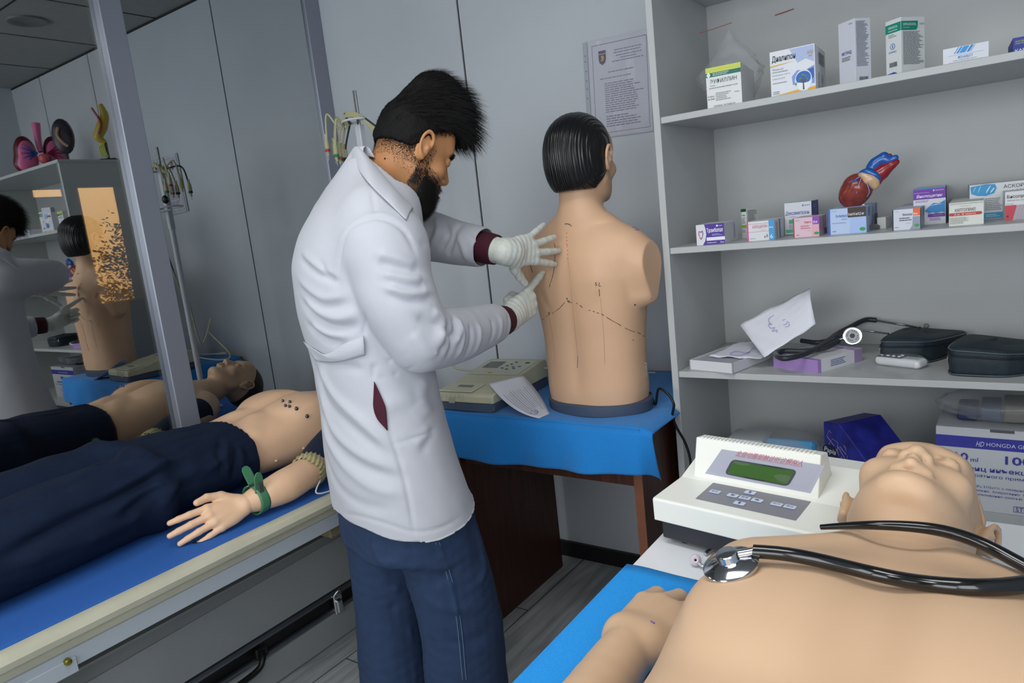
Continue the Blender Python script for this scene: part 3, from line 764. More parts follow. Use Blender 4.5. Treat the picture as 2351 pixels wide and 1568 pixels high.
def carton(name, label, tz, bl, brx, sdx, tly, Y, rot, body, front=(), side=(), group=None, dmin=None, cat='medicine box', left=()):
    """bl = picture position of the near left bottom corner, brx / sdx = picture columns of the next two edges"""
    r = math.radians(rot); d = (math.cos(r), math.sin(r)); e = (-math.sin(r), math.cos(r))
    p = at(bl[0], bl[1], 1, Y); o = Vector((p.x, Y, tz))
    q = vplane(brx, bl[1], o, d); W = (q-o).to_2d().length
    o2 = o+Vector((d[0]*W, d[1]*W, 0)); s = vplane(sdx, bl[1], o2, e); Dp = (s-o2).to_2d().length
    if dmin: Dp = dmin
    H = at(bl[0], tly, 1, Y).z-tz
    t = thing(name, label, cat, o, r, group)
    MB().box((0, 0, 0), (W, Dp, H), cm(body), bev=.0004).build('carton', None, t)
    faces = {'f': ((0, -.0004, 0), (1, 0, 0), (0, 0, 1), W, H), 's': ((W+.0004, 0, 0), (0, 1, 0), (0, 0, 1), Dp, H)}
    pr = MB(); tx = MB(); k = 0
    for key, items in (('f', front), ('s', side)):
        O, ux, uy, w, h = faces[key]; O = np.array(O); ux = np.array(ux, float); uy = np.array(uy, float); nrm = np.array((0, -1, 0) if key == 'f' else (1, 0, 0))
        for it in items:
            k += 1; kind = it[0]
            if kind == 'poly':     # polygon in face fractions
                pts = [O+nrm*k*.00006+ux*w*a+uy*h*b for a, b in it[2]]; pr.add(pts, [tuple(range(len(pts)))], cm(it[1])); continue
            x0, y0, x1, y1 = it[2]; o_ = O+ux*w*x0+uy*h*y0+nrm*(k*.00006)
            if kind == 'rect': pr.add([o_, o_+ux*w*(x1-x0), o_+ux*w*(x1-x0)+uy*h*(y1-y0), o_+uy*h*(y1-y0)], [(0, 1, 2, 3)], cm(it[1]))
            elif kind == 'text': put_text(tx, it[3], o_+nrm*.0003, ux, uy, w*(x1-x0), h*(y1-y0), cm(it[1]), *(it[4:] if len(it) > 4 else ()))
            elif kind == 'vtext': put_text(tx, it[3], O+ux*w*x1+uy*h*y0+nrm*.0009, uy, -ux, h*(y1-y0), w*(x1-x0), cm(it[1]))
            elif kind == 'fine': fine(tx, o_+nrm*.0003, ux, uy, w*(x1-x0), h*(y1-y0), cm(it[1]), it[3], k)
            elif kind == 'bar': barcode(tx, o_+nrm*.0003, ux, uy, w*(x1-x0), h*(y1-y0), cm(it[1]))
            elif kind == 'vbar': barcode(tx, o_+nrm*.0003, uy, ux, h*(y1-y0), w*(x1-x0), cm(it[1]))
            elif kind == 'oval':
                n = 24; pts = [o_+ux*w*(x1-x0)*(.5+.5*math.cos(2*PI*i/n))+uy*h*(y1-y0)*(.5+.5*math.sin(2*PI*i/n)) for i in range(n)]; pr.add(pts, [tuple(range(n))], cm(it[1]))
    if pr.n: pr.build('printed_panel', None, t)
    if tx.n: tx.build('lettering', None, t)
    return t
WH = 'd8dadc'; T1 = TZ[4]; T2 = TZ[3]; T3 = TZ[2]; T4 = TZ[1]
GU = 'medicine boxes on the upper shelf'; GM = 'medicine boxes on the middle shelf'
carton('medicine_box', 'white medicine carton with yellow and dark green top bands on the upper shelf', T1, (1624.6, 247), 1705, 1735, 157, 1.765, 6, 'dcdedd',
  [('rect', 'c6d25a', (0, .87, 1, 1)), ('poly', '0b6a5c', [(0, .77), (1, .77), (1, .87), (0, .87)]), ('poly', 'e6ece4', [(.02, .82), (.08, .75), (.14, .82), (.08, .9)]),
   ('text', 'e6d24a', (.25, .91, .78, .955), 'ОАО «ДАЛЬХИМФАРМ»'), ('fine', 'c8dcd4', (.2, .785, .85, .86), 2),
   ('text', '17463e', (.12, .60, .88, .71), 'ЭУФИЛЛИН'), ('fine', '707878', (.12, .54, .3, .57), 1), ('text', '3a4a4a', (.08, .475, .9, .515), 'раствор для внутривенного введения 24 мг/мл'),
   ('text', '2a3a3a', (.03, .27, .22, .32), '10 ампул'), ('text', '2a3a3a', (.03, .21, .22, .26), 'по 10 мл'), ('fine', '8a9090', (.26, .17, .72, .38), 5), ('fine', '8a9090', (.8, .3, .95, .34), 1),
   ('text', '2c4a48', (.18, .03, .8, .07), 'СТЕРИЛЬНО · ВНУТРИВЕННО')], group=GU)
carton('medicine_box', 'white medicine carton with a round tree picture and orange stripe', T1, (1771, 221), 1874, 1897, 120, 1.77, 3, 'dde0e6',
  [('poly', 'a9b8dc', [(.45, .98), (.98, .98), (.98, .62), (.8, .72), (.62, .66)]), ('poly', '7f9ad2', [(.5, .2), (.98, .16), (.98, .55), (.8, .48), (.6, .5), (.48, .38)]),
   ('poly', '2c5aae', [(.56, .24), (.9, .2), (.97, .3), (.97, .5), (.75, .46), (.6, .40)]),
   ('oval', 'd4deee', (.545, .03, .925, .50)), ('oval', '2a60b0', (.57, .17, .90, .46)), ('poly', 'e4eaf0', [(.56, .24), (.62, .09), (.74, .04), (.86, .08), (.92, .22), (.75, .2)]),
   ('poly', '5a4a30', [(.715, .06), (.755, .06), (.745, .2), (.80, .28), (.79, .30), (.74, .25), (.75, .34), (.73, .34), (.72, .25), (.67, .31), (.66, .29), (.72, .2)]),
   ('oval', '4f8a3c', (.64, .29, .69, .33)), ('oval', '4f8a3c', (.76, .33, .81, .37)), ('oval', '5f9a3c', (.71, .36, .75, .40)), ('oval', '4f9a3c', (.55, .17, .59, .24)), ('oval', '4f8a3c', (.80, .26, .84, .30)),
   ('poly', 'e2a628', [(.02, .02), (.02, .0), (1, .0), (1, .10), (.85, .08), (.78, .0), (.6, .08)]), ('poly', 'e0b040', [(.0, .66), (.55, .715), (.0, .69)]),
   ('text', '16283c', (.05, .74, .58, .90), 'Диалипон', .01), ('text', 'b9a06a', (.84, .80, .97, .88), '600'), ('text', 'c0a04a', (.87, .74, .95, .78), 'мг'),
   ('text', '6c7880', (.05, .58, .3, .62), 'Thioctic acid'), ('fine', '8c949c', (.05, .52, .46, .56), 1), ('text', '76828a', (.05, .45, .45, .49), 'Раствор для инфузий 3 %'), ('text', '76828a', (.05, .37, .33, .41), '5 ампул по 20 мл'),
   ('fine', '8c949c', (.05, .28, .42, .32), 1), ('fine', '8c949c', (.05, .05, .24, .13), 2)],
  [('vbar', '30343c', (.3, .62, .8, .88)), ('vtext', '80868c', (.2, .04, .4, .42), 'Диалипон  раствор'), ('vtext', '80868c', (.55, .04, .75, .42), 'серия  годен до')], group=GU)
carton('medicine_box', 'tall plain pale lilac-white carton standing corner-forward on the upper shelf', T1, (1928, 193), 1965, 2001, 55.6, 1.83, -38, 'd2d4de',
  [('text', '43388e', (.2, .48, .8, .54), 'МЕТРИД', .01), ('fine', '50505c', (.2, .39, .8, .46), 3), ('text', '303038', (.68, .93, .88, .95), '100 мл'), ('oval', '101014', (.28, .005, .42, .03))],
  [('fine', '52545e', (.08, .27, .88, .96), 34), ('bar', '282a30', (.22, .02, .78, .11))], group=GU)
carton('medicine_box', 'tall white carton with green band and blue foot, corner-forward', T1, (2035, 174), 2070, 2124, 51, 1.84, -36, 'd8dcdc',
  [('poly', '128a72', [(0, .78), (1, .78), (1, .93), (0, .93)]), ('text', 'e8f0ee', (.2, .85, .8, .89), 'SIPRAKSOL'), ('fine', 'bfe0d8', (.2, .80, .8, .83), 1), ('fine', '80888c', (.2, .70, .75, .76), 2),
   ('oval', '5a78b0', (.3, .50, .62, .60)), ('oval', 'd8dcdc', (.34, .512, .58, .588)), ('oval', '5a78b0', (.42, .52, .50, .58)), ('text', '4a68a8', (.22, .44, .72, .47), 'EXIMED'), ('bar', '30343a', (.25, .20, .75, .28)),
   ('poly', '2440a0', [(.0, .0), (.78, .0), (.74, .08), (.55, .11), (.0, .09)]), ('fine', 'a8b4e0', (.08, .02, .6, .07), 2)],
  [('poly', '128a72', [(0, .78), (.62, .78), (.68, .82), (.70, .93), (0, .93)]), ('text', 'e8f0ee', (.06, .855, .62, .895), 'SIPRAKSOL'), ('fine', 'bfe0d8', (.06, .81, .45, .83), 1), ('text', '128a72', (.76, .86, .96, .895), '0,2%'),
   ('fine', '585e64', (.06, .20, .94, .76), 25), ('poly', '1c3c94', [(.32, .0), (1, .0), (1, .10), (.5, .10), (.38, .06)]), ('poly', 'dfe6f0', [(.52, .0), (.55, .05), (.6, .13), (.65, .05), (.68, .0)]), ('poly', '1c3c94', [(.55, .0), (.6, .10), (.65, .0)])], group=GU)
carton('medicine_box', 'low white carton with slanted blue stripes on the upper shelf', T1, (2165, 151), 2270, 2294, 114, 1.78, 2, 'd8dde6',
  [('poly', '2f8fd6', [(.3+i*.09, .62), (.36+i*.09, .62), (.48+i*.09, 1), (.42+i*.09, 1)]) if 0 else ('poly', ['3a7cc8', '2a94dc', '2a94dc', '3a7cc8', '3a9cd8'][i], [(a, .62), (b, .62), (b+.1, .97), (a+.1, .97)]) for i, (a, b) in enumerate(((.24, .26), (.29, .34), (.36, .49), (.52, .58), (.60, .615)))] +
  [('poly', '2a7cd0', [(a, .02), (b, .02), (b+.03, .13), (a+.03, .13)]) for a, b in ((.35, .37), (.40, .52), (.56, .66), (.69, .72))] +
  [('rect', '70747c', (.12, .53, .88, .54)), ('text', '2f78c0', (.33, .30, .66, .47), 'ФЕНИБУТ'), ('text', '3c3c48', (.22, .19, .74, .25), 'аминофенилмасляная кислота'), ('rect', '80848c', (.12, .12, .88, .13))],
  [('rect', '50545c', (.35, .1, .42, .3)), ('rect', '50545c', (.55, .1, .6, .34))], group=GU)
carton('medicine_box', 'deep blue carton with yellow small print at the right picture edge', T1, (2325, 121), 2420, 2440, 88, 1.79, 4, '1b2f94',
  [('text', 'c8d23c', (.06, .70, .36, .80), 'ЛЕКАРСТВЕННОЕ'), ('text', 'c8d23c', (.06, .56, .28, .66), 'СРЕДСТВО'), ('text', 'e8ecf4', (.06, .10, .62, .28), 'КАРБАМ', .01)], group=GU)
# middle shelf
carton('medicine_box', 'purple and white low carton with a heart outline, leftmost on middle shelf', T2, (1599.6, 556.5), 1665, 1696, 517, 1.765, 3, 'd8dae0',
  [('poly', '4a2e94', [(.30, 1), (1, 1), (1, 0), (.22, 0), (.31, .2), (.36, .5), (.34, .8)]), ('rect', 'e6e6ee', (.36, .2, 1, .36)), ('text', 'ffffff', (.38, .54, .94, .80), 'Тромбопол', .01), ('fine', 'c0b8e0', (.56, .42, .95, .52), 2),
   ('oval', 'f0f0f4', (.72, .84, .78, .94)), ('fine', 'e0e0f0', (.8, .86, .96, .91), 1), ('text', 'ffffff', (.84, .05, .97, .13), '75 мг'), ('fine', 'd8d0ee', (.38, .06, .75, .13), 1),
   ('poly', 'c02838', [(.08, .55), (.10, .68), (.14, .70), (.17, .64), (.155, .61), (.14, .65), (.115, .64), (.105, .55), (.13, .42), (.165, .33), (.165, .26), (.12, .38)]),
   ('poly', '5a3aa0', [(.255, .55), (.24, .70), (.20, .70), (.17, .62), (.18, .59), (.205, .65), (.225, .64), (.23, .55), (.21, .42), (.165, .33), (.165, .26), (.22, .38)])],
  [('vtext', '8a78c8', (.62, .15, .78, .85), 'Тромбопол')], group=GM)
carton('medicine_box', 'narrow upright carton with dark green top and lime band behind the front row', T2, (1704, 541), 1716, 1744, 480, 1.92, -20, 'd2d4d2',
  [('rect', '1f4a26', (0, .90, 1, 1)), ('text', '303830', (.1, .76, .8, .82), 'Панк'), ('fine', '80868a', (.1, .5, .9, .72), 5), ('rect', '8cb83c', (0, .36, 1, .46)), ('fine', '80868a', (.1, .2, .9, .3), 2)],
  [('fine', '6a7074', (.08, .2, .9, .95), 18)], group=GM)
carton('medicine_box', 'low white carton with magenta edge and cyan block', T2, (1716, 548.5), 1779, 1803, 510, 1.78, 4, 'd6d8da',
  [('rect', 'd23c96', (0, 0, .055, 1)), ('rect', '2f9ad6', (.80, 0, 1, 1)), ('rect', 'd86a8c', (.06, .86, .8, .875)), ('text', 'd2507c', (.2, .62, .76, .80), 'АМЛОДИПИН'), ('fine', 'd88aa0', (.52, .52, .76, .56), 1), ('rect', 'd86a8c', (.06, .46, .8, .475)),
   ('text', 'ffffff', (.82, .60, .96, .69), '10 мг'), ('text', 'e8f4fc', (.84, .08, .94, .30), '6'), ('fine', '8aa0c0', (.1, .1, .4, .16), 1), ('oval', '8a9098', (.62, .12, .68, .24)), ('oval', '8a9098', (.70, .14, .76, .32))],
  [('rect', '3f9ad6', (.46, 0, .54, 1)), ('vtext', 'd2507c', (.12, .1, .3, .85), 'АМЛОДИПИН')], group=GM)
carton('medicine_box', 'white upright carton with dark blue side, behind the pink carton', T2, (1803, 532.5), 1865, 1880, 467, 1.91, 3, 'd0d4dc',
  [('text', '3a4a9c', (.02, .60, .92, .74), 'Дексаметазон', .01, .25), ('fine', '7c88b0', (.2, .55, .45, .58), 1), ('oval', '5a70b8', (.66, .86, .72, .92)), ('text', '4a60ac', (.75, .86, .95, .92), 'Здоровье'), ('rect', '3cae7c', (.16, .36, .42, .48)), ('fine', '90a0c0', (.16, .2, .4, .34), 3), ('rect', '4cc08a', (.03, .08, .5, .18)), ('rect', '30484c', (0, 0, 1, .02))],
  [('rect', '26388e', (0, 0, 1, 1)), ('fine', '8a98d0', (.2, .2, .8, .9), 10)], group=GM)
carton('medicine_box', 'small pink carton with purple corner square and green logo pill', T2, (1821.5, 541), 1881, 1898, 501.6, 1.79, 3, 'd8bcc8',
  [('rect', 'b02038', (0, 0, .05, 1)), ('rect', 'dfa6b4', (.72, 0, 1, .6)), ('rect', '8c38b4', (.76, .62, 1, 1)), ('text', 'ffffff', (.79, .68, .95, .80), '50 мг'), ('text', 'c83a50', (.44, .68, .70, .82), 'Париста', .01), ('fine', 'd0687c', (.3, .4, .70, .62), 2),
   ('fine', '9098a0', (.08, .84, .32, .9), 1), ('fine', '9098a0', (.55, .3, .7, .34), 1), ('oval', '1f9a50', (.8, .1, 1, .24)), ('fine', '505860', (.12, .1, .3, .16), 1)],
  [('rect', '8c38b4', (.7, .02, .98, .3)), ('vtext', 'b05068', (.45, .2, .62, .9), 'Париста таблетки'), ('vtext', '705060', (.12, .3, .25, .9), 'серия годен до')], group=GM)
carton('medicine_box', 'pale blue carton with dark brown dose panel in front of the heart model', T2, (1903, 533), 1989.5, 2015, 481.5, 1.80, 3, 'b4c6e6',
  [('rect', '2a68c0', (0, 0, .05, 1)), ('poly', 'a4bce8', [(.55, 0), (1, 0), (1, .62), (.6, .62)]), ('rect', '33221f', (.52, .63, 1, 1)), ('text', 'f0ece8', (.54, .68, .95, .80), '8 мг/10 мг/2,5 мг', .008), ('text', '3a70b8', (.2, .66, .50, .78), 'Ко-Амлесса', .01),
   ('text', '3a70b8', (.35, .56, .50, .61), 'таблетки'), ('fine', '7088b0', (.1, .42, .58, .47), 1), ('fine', '90a4c4', (.08, .9, .26, .94), 1), ('oval', '1f9a50', (.82, .08, .98, .22)), ('fine', '405070', (.1, .1, .25, .15), 1)],
  [('rect', '33221f', (.72, .04, .98, .55)), ('vtext', '3a70b8', (.75, .58, .95, .98), 'Ко-Амлесса'), ('vtext', '405880', (.12, .6, .3, .95), '30 таблеток'), ('vtext', '405880', (.5, .2, .62, .9), 'периндоприл')], group=GM)
carton('small_box', 'tiny blank white box behind the pale blue and grey cartons', T2, (2014, 523), 2034, 2046, 500, 1.90, -8, 'cfd2ce', group=GM, cat='box')
carton('medicine_box', 'grey-white carton with orange corner square and black left edge', T2, (2048.6, 526), 2113, 2142, 482.7, 1.79, 2, 'cdd2de',
  [('rect', '1c2430', (0, 0, .05, 1)), ('poly', '9098a8', [(.62, 0), (1, 0), (1, .62), (.74, .62), (.72, .2)]), ('rect', 'e8642c', (.75, .66, 1, 1)), ('text', 'ffffff', (.77, .70, .92, .80), '80 мг'), ('text', '34343c', (.38, .66, .72, .80), 'Вальсакор', .01), ('fine', '404450', (.26, .42, .72, .62), 2), ('fine', '888c98', (.5, .3, .72, .34), 1),
   ('oval', '1f9a50', (.79, .12, .97, .26)), ('fine', '303440', (.1, .12, .28, .17), 1), ('fine', '9aa0ac', (.1, .88, .32, .92), 1)],
  [('rect', 'a6aab4', (0, 0, 1, 1)), ('rect', 'e8642c', (.76, .02, .99, .30)), ('vtext', '40444c', (.15, .55, .28, .95), '28 таблеток'), ('vbar', '34383e', (.66, .34, .9, .8))], group=GM)
carton('medicine_box', 'upright carton with violet band and blue brushstroke on the middle shelf', T2, (2097.5, 510), 2171.7, 2184.5, 435, 1.92, 4, 'd4d6de',
  [('rect', '6a2aa2', (0, .70, 1, 1)), ('rect', '1f78c0', (0, .97, 1, 1)), ('text', 'f0ecf8', (.10, .73, .90, .83), 'Винпоцетин', .01, .25), ('text', 'e0d8f0', (.68, .90, .94, .945), 'Здоровье'), ('oval', 'e0d8f0', (.61, .90, .66, .945)), ('rect', 'b090d0', (.02, .875, .5, .888)),
   ('fine', '9070c0', (.06, .62, .6, .68), 2), ('poly', '2f88c8', [(.35, .38), (.5, .5), (.62, .58), (.8, .56), (.98, .64), (.98, .30), (.86, .33), (.7, .29), (.6, .33), (.48, .30), (.42, .34)]), ('poly', 'cfe0f0', [(.5, .5), (.7, .55), (.9, .54), (.7, .53)]),
   ('rect', '6a2aa2', (.45, .20, .98, .29)), ('fine', 'c8b0e0', (.6, .235, .93, .26), 1), ('fine', '9070c0', (.5, .10, .85, .18), 2), ('rect', 'b0b4d0', (.05, .35, .13, .55))],
  [('rect', '1a6cb4', (0, 0, 1, 1))], group=GM)
carton('medicine_box', 'white carton with one red arrow-shaped band across the front', T2, (2178.6, 515.5), 2258.7, 2281, 467, 1.80, 2, 'd6d8d2',
  [('rect', 'a8aca4', (.02, .92, .98, .96)), ('text', 'b0b0a8', (.32, .80, .62, .88), 'Captopril'), ('text', '5a4a44', (.18, .60, .76, .74), 'КАПТОПРИЛ', .01), ('poly', 'b8342c', [(.0, .50), (.03, .56), (.92, .56), (.96, .50), (.92, .43), (.03, .43)]), ('text', 'f0e0dc', (.15, .46, .78, .53), '25 мг  40 таблеток'), ('fine', '94988c', (.03, .08, .6, .38), 6)],
  [('vbar', '4c4c48', (.35, .3, .8, .78))], group=GM)
carton('medicine_box', 'wide white carton with bright blue leaf picture at the back', T2, (2226, 506), 2420, 2440, 426, 1.96, 4, 'd4d8dc',
  [('poly', '3494cc', [(.01, .95), (.02, .75), (.1, .68), (.2, .66), (.30, .72), (.33, .86), (.31, .97), (.2, .99)]), ('poly', 'bfe0f0', [(.20, .72), (.225, .80), (.26, .93), (.25, .94), (.21, .82)]), ('poly', 'bfe0f0', [(.25, .72), (.28, .78), (.305, .86), (.295, .88), (.26, .79)]), ('poly', 'a0d0e8', [(.1, .74), (.12, .84), (.14, .95), (.13, .95), (.11, .84)]), ('poly', 'a0d0e8', [(.05, .78), (.06, .86), (.08, .93), (.07, .93), (.05, .86)]),
   ('text', '30343c', (.41, .83, .98, .93), 'АСКОРБИНОВАЯ'), ('text', '30343c', (.41, .68, .72, .77), 'КИСЛОТА'), ('fine', '80868c', (.19, .24, .4, .6), 7), ('rect', '3c9ccc', (.12, .02, .6, .18)), ('fine', 'bfe0f0', (.2, .05, .4, .14), 2)], group=GM)
carton('medicine_box', 'white carton with red and striped lower panel at the right picture edge', T2, (2307, 505), 2420, 2440, 441, 1.86, 3, 'd8dadc',
  [('rect', 'c43c50', (0, 0, .24, .52)), ('poly', 'a6a8b0', [(.16, 0), (1, 0), (1, .52), (.25, .52)]), ('poly', 'c87888', [(.24, 0), (.25, 0), (.33, .52), (.32, .52)]), ('poly', 'c87888', [(.3, 0), (.31, 0), (.39, .52), (.38, .52)]),
   ('text', '30343c', (.04, .74, .62, .88), 'Бисопролол', .01), ('text', '4c4c54', (.04, .66, .60, .71), 'таблетки, покрытые'), ('text', '80848c', (.03, .54, .18, .58), 'ИЗОМЕД'), ('oval', '40303c', (.03, .1, .08, .18))], group=GM)
# ---- heart model on its stem
def heart():
    b = at(1982, 500, 1, 1.90); base = Vector((b.x, 1.90, T2)); t = thing('heart_model', 'anatomical heart model with blue and red vessels on a stem', 'anatomical model', base)
    MB().lathe([(0, 0), (.036, 0), (.036, .008), (.03, .012), (0, .012)], seg=28).build('stand', mat('grey_plastic', (96, 98, 100), .4), t, smooth=35)
    MB().box((-.004, -.003, .010), (.004, .003, .062)).build('stem', mat('steel', (140, 142, 144), .3, .9), t)
    def P(px, py, dy=0): q = at(px, py, 1, 1.90+dy); return Vector(q)-base
    f = Field((-.08, -.06, .02), (.12, .06, .20), .0024)
    f.ell(P(1964, 440), (.034, .030, .040), frame(P(1990, 405)-P(1950, 460)) @ np.array([[0, 0, 1], [0, 1, 0], [1, 0, 0]]), .012)
    f.cap(P(1968, 430), P(1952, 455), .032, .020, .012); f.cap(P(1955, 445), P(1966, 462), .022, .009, .012)
    V, Q = f.mesh(); V = relax(V, Q, 1)
    mi = np.zeros(len(Q), int); mv = V[Q].mean(1); mi[vnoise(mv, 90, 3) > 1.05] = 1
    mesh_obj('ventricles', V, Q, [mat('heart_muscle', (132, 52, 42), .25, noise=.3, nscale=60, coat=.5), mat('heart_ochre', (150, 110, 50), .3)], t, mi=mi)
    g = Field((-.08, -.06, .02), (.12, .06, .20), .0024)
    g.ell(P(1996, 412, -.012), (.020, .016, .016), None, .006).ell(P(2008, 420, -.01), (.012, .012, .016), None, .006).ell(P(1984, 402, -.012), (.014, .012, .010), None, .006)
    V, Q = g.mesh(); mesh_obj('atrium', V, Q, mat('heart_cream', (206, 172, 134), .3, coat=.5), t)
    g = Field((-.08, -.06, .02), (.14, .06, .22), .0024)
    g.chain([P(1975, 400, -.01), P(1990, 394, -.016), P(2010, 402, -.016), P(2018, 412, -.01)], [.006, .007, .007, .006], .004, 3)
    g.chain([P(1998, 392), P(2010, 375), P(2030, 362)], [.012, .013, .010], .004, 3); g.cap(P(2026, 364), P(2030, 357), .009, .007); g.cap(P(2040, 370), P(2056, 362), .010, .007)
    g.cap(P(2004, 430, -.004), P(2000, 420, -.008), .006, .005)
    V, Q = g.mesh(); mesh_obj('vein', V, Q, mat('vessel_blue', (24, 88, 168), .25, coat=.5), t)
    g = Field((-.08, -.06, .02), (.14, .06, .22), .0024)
    g.chain([P(2000, 402), P(2020, 398), P(2032, 388), P(2058, 372)], [.013, .016, .013, .007], .006, 3); g.cap(P(2038, 365), P(2042, 358), .007, .006); g.ell(P(2016, 418, -.008), .007).ell(P(2009, 428, -.008), .0065)
    V, Q = g.mesh(); mesh_obj('artery', V, Q, mat('vessel_red', (142, 24, 30), .25, coat=.5), t)
    mb = MB()
    for path in ([(1975, 405), (1962, 414), (1950, 432)], [(1978, 408), (1972, 425), (1966, 445)], [(1968, 415), (1950, 418), (1944, 440)], [(1990, 420), (1996, 440), (1990, 452)]):
        mb.tube([P(a, b_, -.031 if a > 1960 else -.027) for a, b_ in path], [.0016, .0008], seg=6, smooth=4)
    mb.build('coronary_vessel', MATS['vessel_blue'], t, smooth=True)['kind'] = 'stuff'
heart()
# ---- clear zip bag behind the cartons, upper shelf
def clear_mat(name, a, col=(215, 220, 225), tint=.0):
    m = bpy.data.materials.new(name); m.use_nodes = True; nt = m.node_tree; nt.nodes.clear(); out = nt.nodes.new('ShaderNodeOutputMaterial')
    mx = nt.nodes.new('ShaderNodeMixShader'); mx.inputs[0].default_value = a; t_ = nt.nodes.new('ShaderNodeBsdfTransparent'); t_.inputs[0].default_value = (.97, .97, .97, 1)
    p = nt.nodes.new('ShaderNodeBsdfPrincipled'); p.inputs['Base Color'].default_value = srgb(col); p.inputs['Roughness'].default_value = .12; p.inputs['Specular IOR Level'].default_value = .8
    nt.links.new(t_.outputs[0], mx.inputs[1]); nt.links.new(p.outputs[0], mx.inputs[2]); nt.links.new(mx.outputs[0], out.inputs[0]); return m
M_clear = clear_mat('clear_film', .14); M_film2 = clear_mat('bag_film', .26)
def crumple(c, sx, sy, sz, seed, nu=34, nv=22, amp=.14, power=2.6, top=.5):
    mb = MB()
    def fn(u, v):
        a = 2*PI*u; t = -1+2*v; r = (1-abs(t)**power)**(1/power) if abs(t) < 1 else 0
        k = 1-max(0, t)*top; x, y, z = math.cos(a)*r*k, math.sin(a)*r*k, t
        n = vnoise(np.array([[x*2.2, y*2.2, z*2.2]]), 1.4, seed)[0]; n2 = vnoise(np.array([[x*6, y*6, z*6]]), 1.4, seed+1)[0]
        s = 1+amp*n+amp*.4*n2
        return (c[0]+sx*x*s, c[1]+sy*y*s, c[2]+sz*z*(1+.1*n))
    mb.grid(fn, nu, nv, closed_u=True); return mb
b_ = at(1680, 60, 1, 1.95); t = thing('zip_bag', 'crumpled clear zip bag with red seal line, behind the yellow-and-green-topped carton', 'plastic bag', (b_.x, 1.93, T1))
crumple((0, 0, .10), .085, .10, .105, 5, top=.85, nv=30, nu=46, amp=.3, power=1.7).build('film', M_clear, t, smooth=60)
MB().tube([Vector(at(a, b, 1, 2.10 if a > 1700 else 1.95))-Vector((b_.x, 1.93, T1)) for a, b in ((1606, 76), (1640, 66), (1680, 52))], .0009, cm('a04a40'), seg=6).build('seal_line', None, t)
one('tape_strip', MB().tube([at(1779, 35, 1, 2.128), at(1800, 28, 1, 2.128), at(1822, 20, 1, 2.128)], .0011, cm('b0463c'), seg=6), None, 'short thin red strip stuck on the shelf back above the tree-picture carton', 'strip')

# ================================================================== lower shelf things
def box_px(tz, a, b, c, topy, base=None):
    """open view: near-left, near-right, far-right ground corners as picture points; returns origin, rot, w, d, h"""
    A = at(*a, 2, tz); B = at(*b, 2, tz); Cc = at(*c, 2, tz); d = (B-A); r = math.atan2(d.y, d.x); w = d.length; e = Vector((-math.sin(r), math.cos(r), 0)); dp = abs((Cc-B).dot(e))
    p = vplane(a[0], topy, A, (math.cos(r), math.sin(r))); return A, r, w, dp, p.z-tz
# shallow white box with glove packet
A, r, w, d, h = box_px(T3, (1584, 850), (1683, 860), (1776, 824), 826)
print('whitebox', w, d, h)
t = thing('tray_box', 'shallow white open carton at the left end of the lower shelf', 'box', A, r)
m = MB(); m.box((0, 0, 0), (w, d, .003)); m.box((0, 0, 0), (w, .003, h)); m.box((0, d-.003, 0), (w, d, h)); m.box((0, 0, 0), (.003, d, h)); m.box((w-.003, 0, 0), (w, d, h)); m.build('tray', cm('d6d8dc'), t)
MB().box((.006, .006, .004), (w-.006, d-.006, h-.004), bev=.001).build('content', cm('aeb0ba'), t)
WB = (A, r, w, d, h)
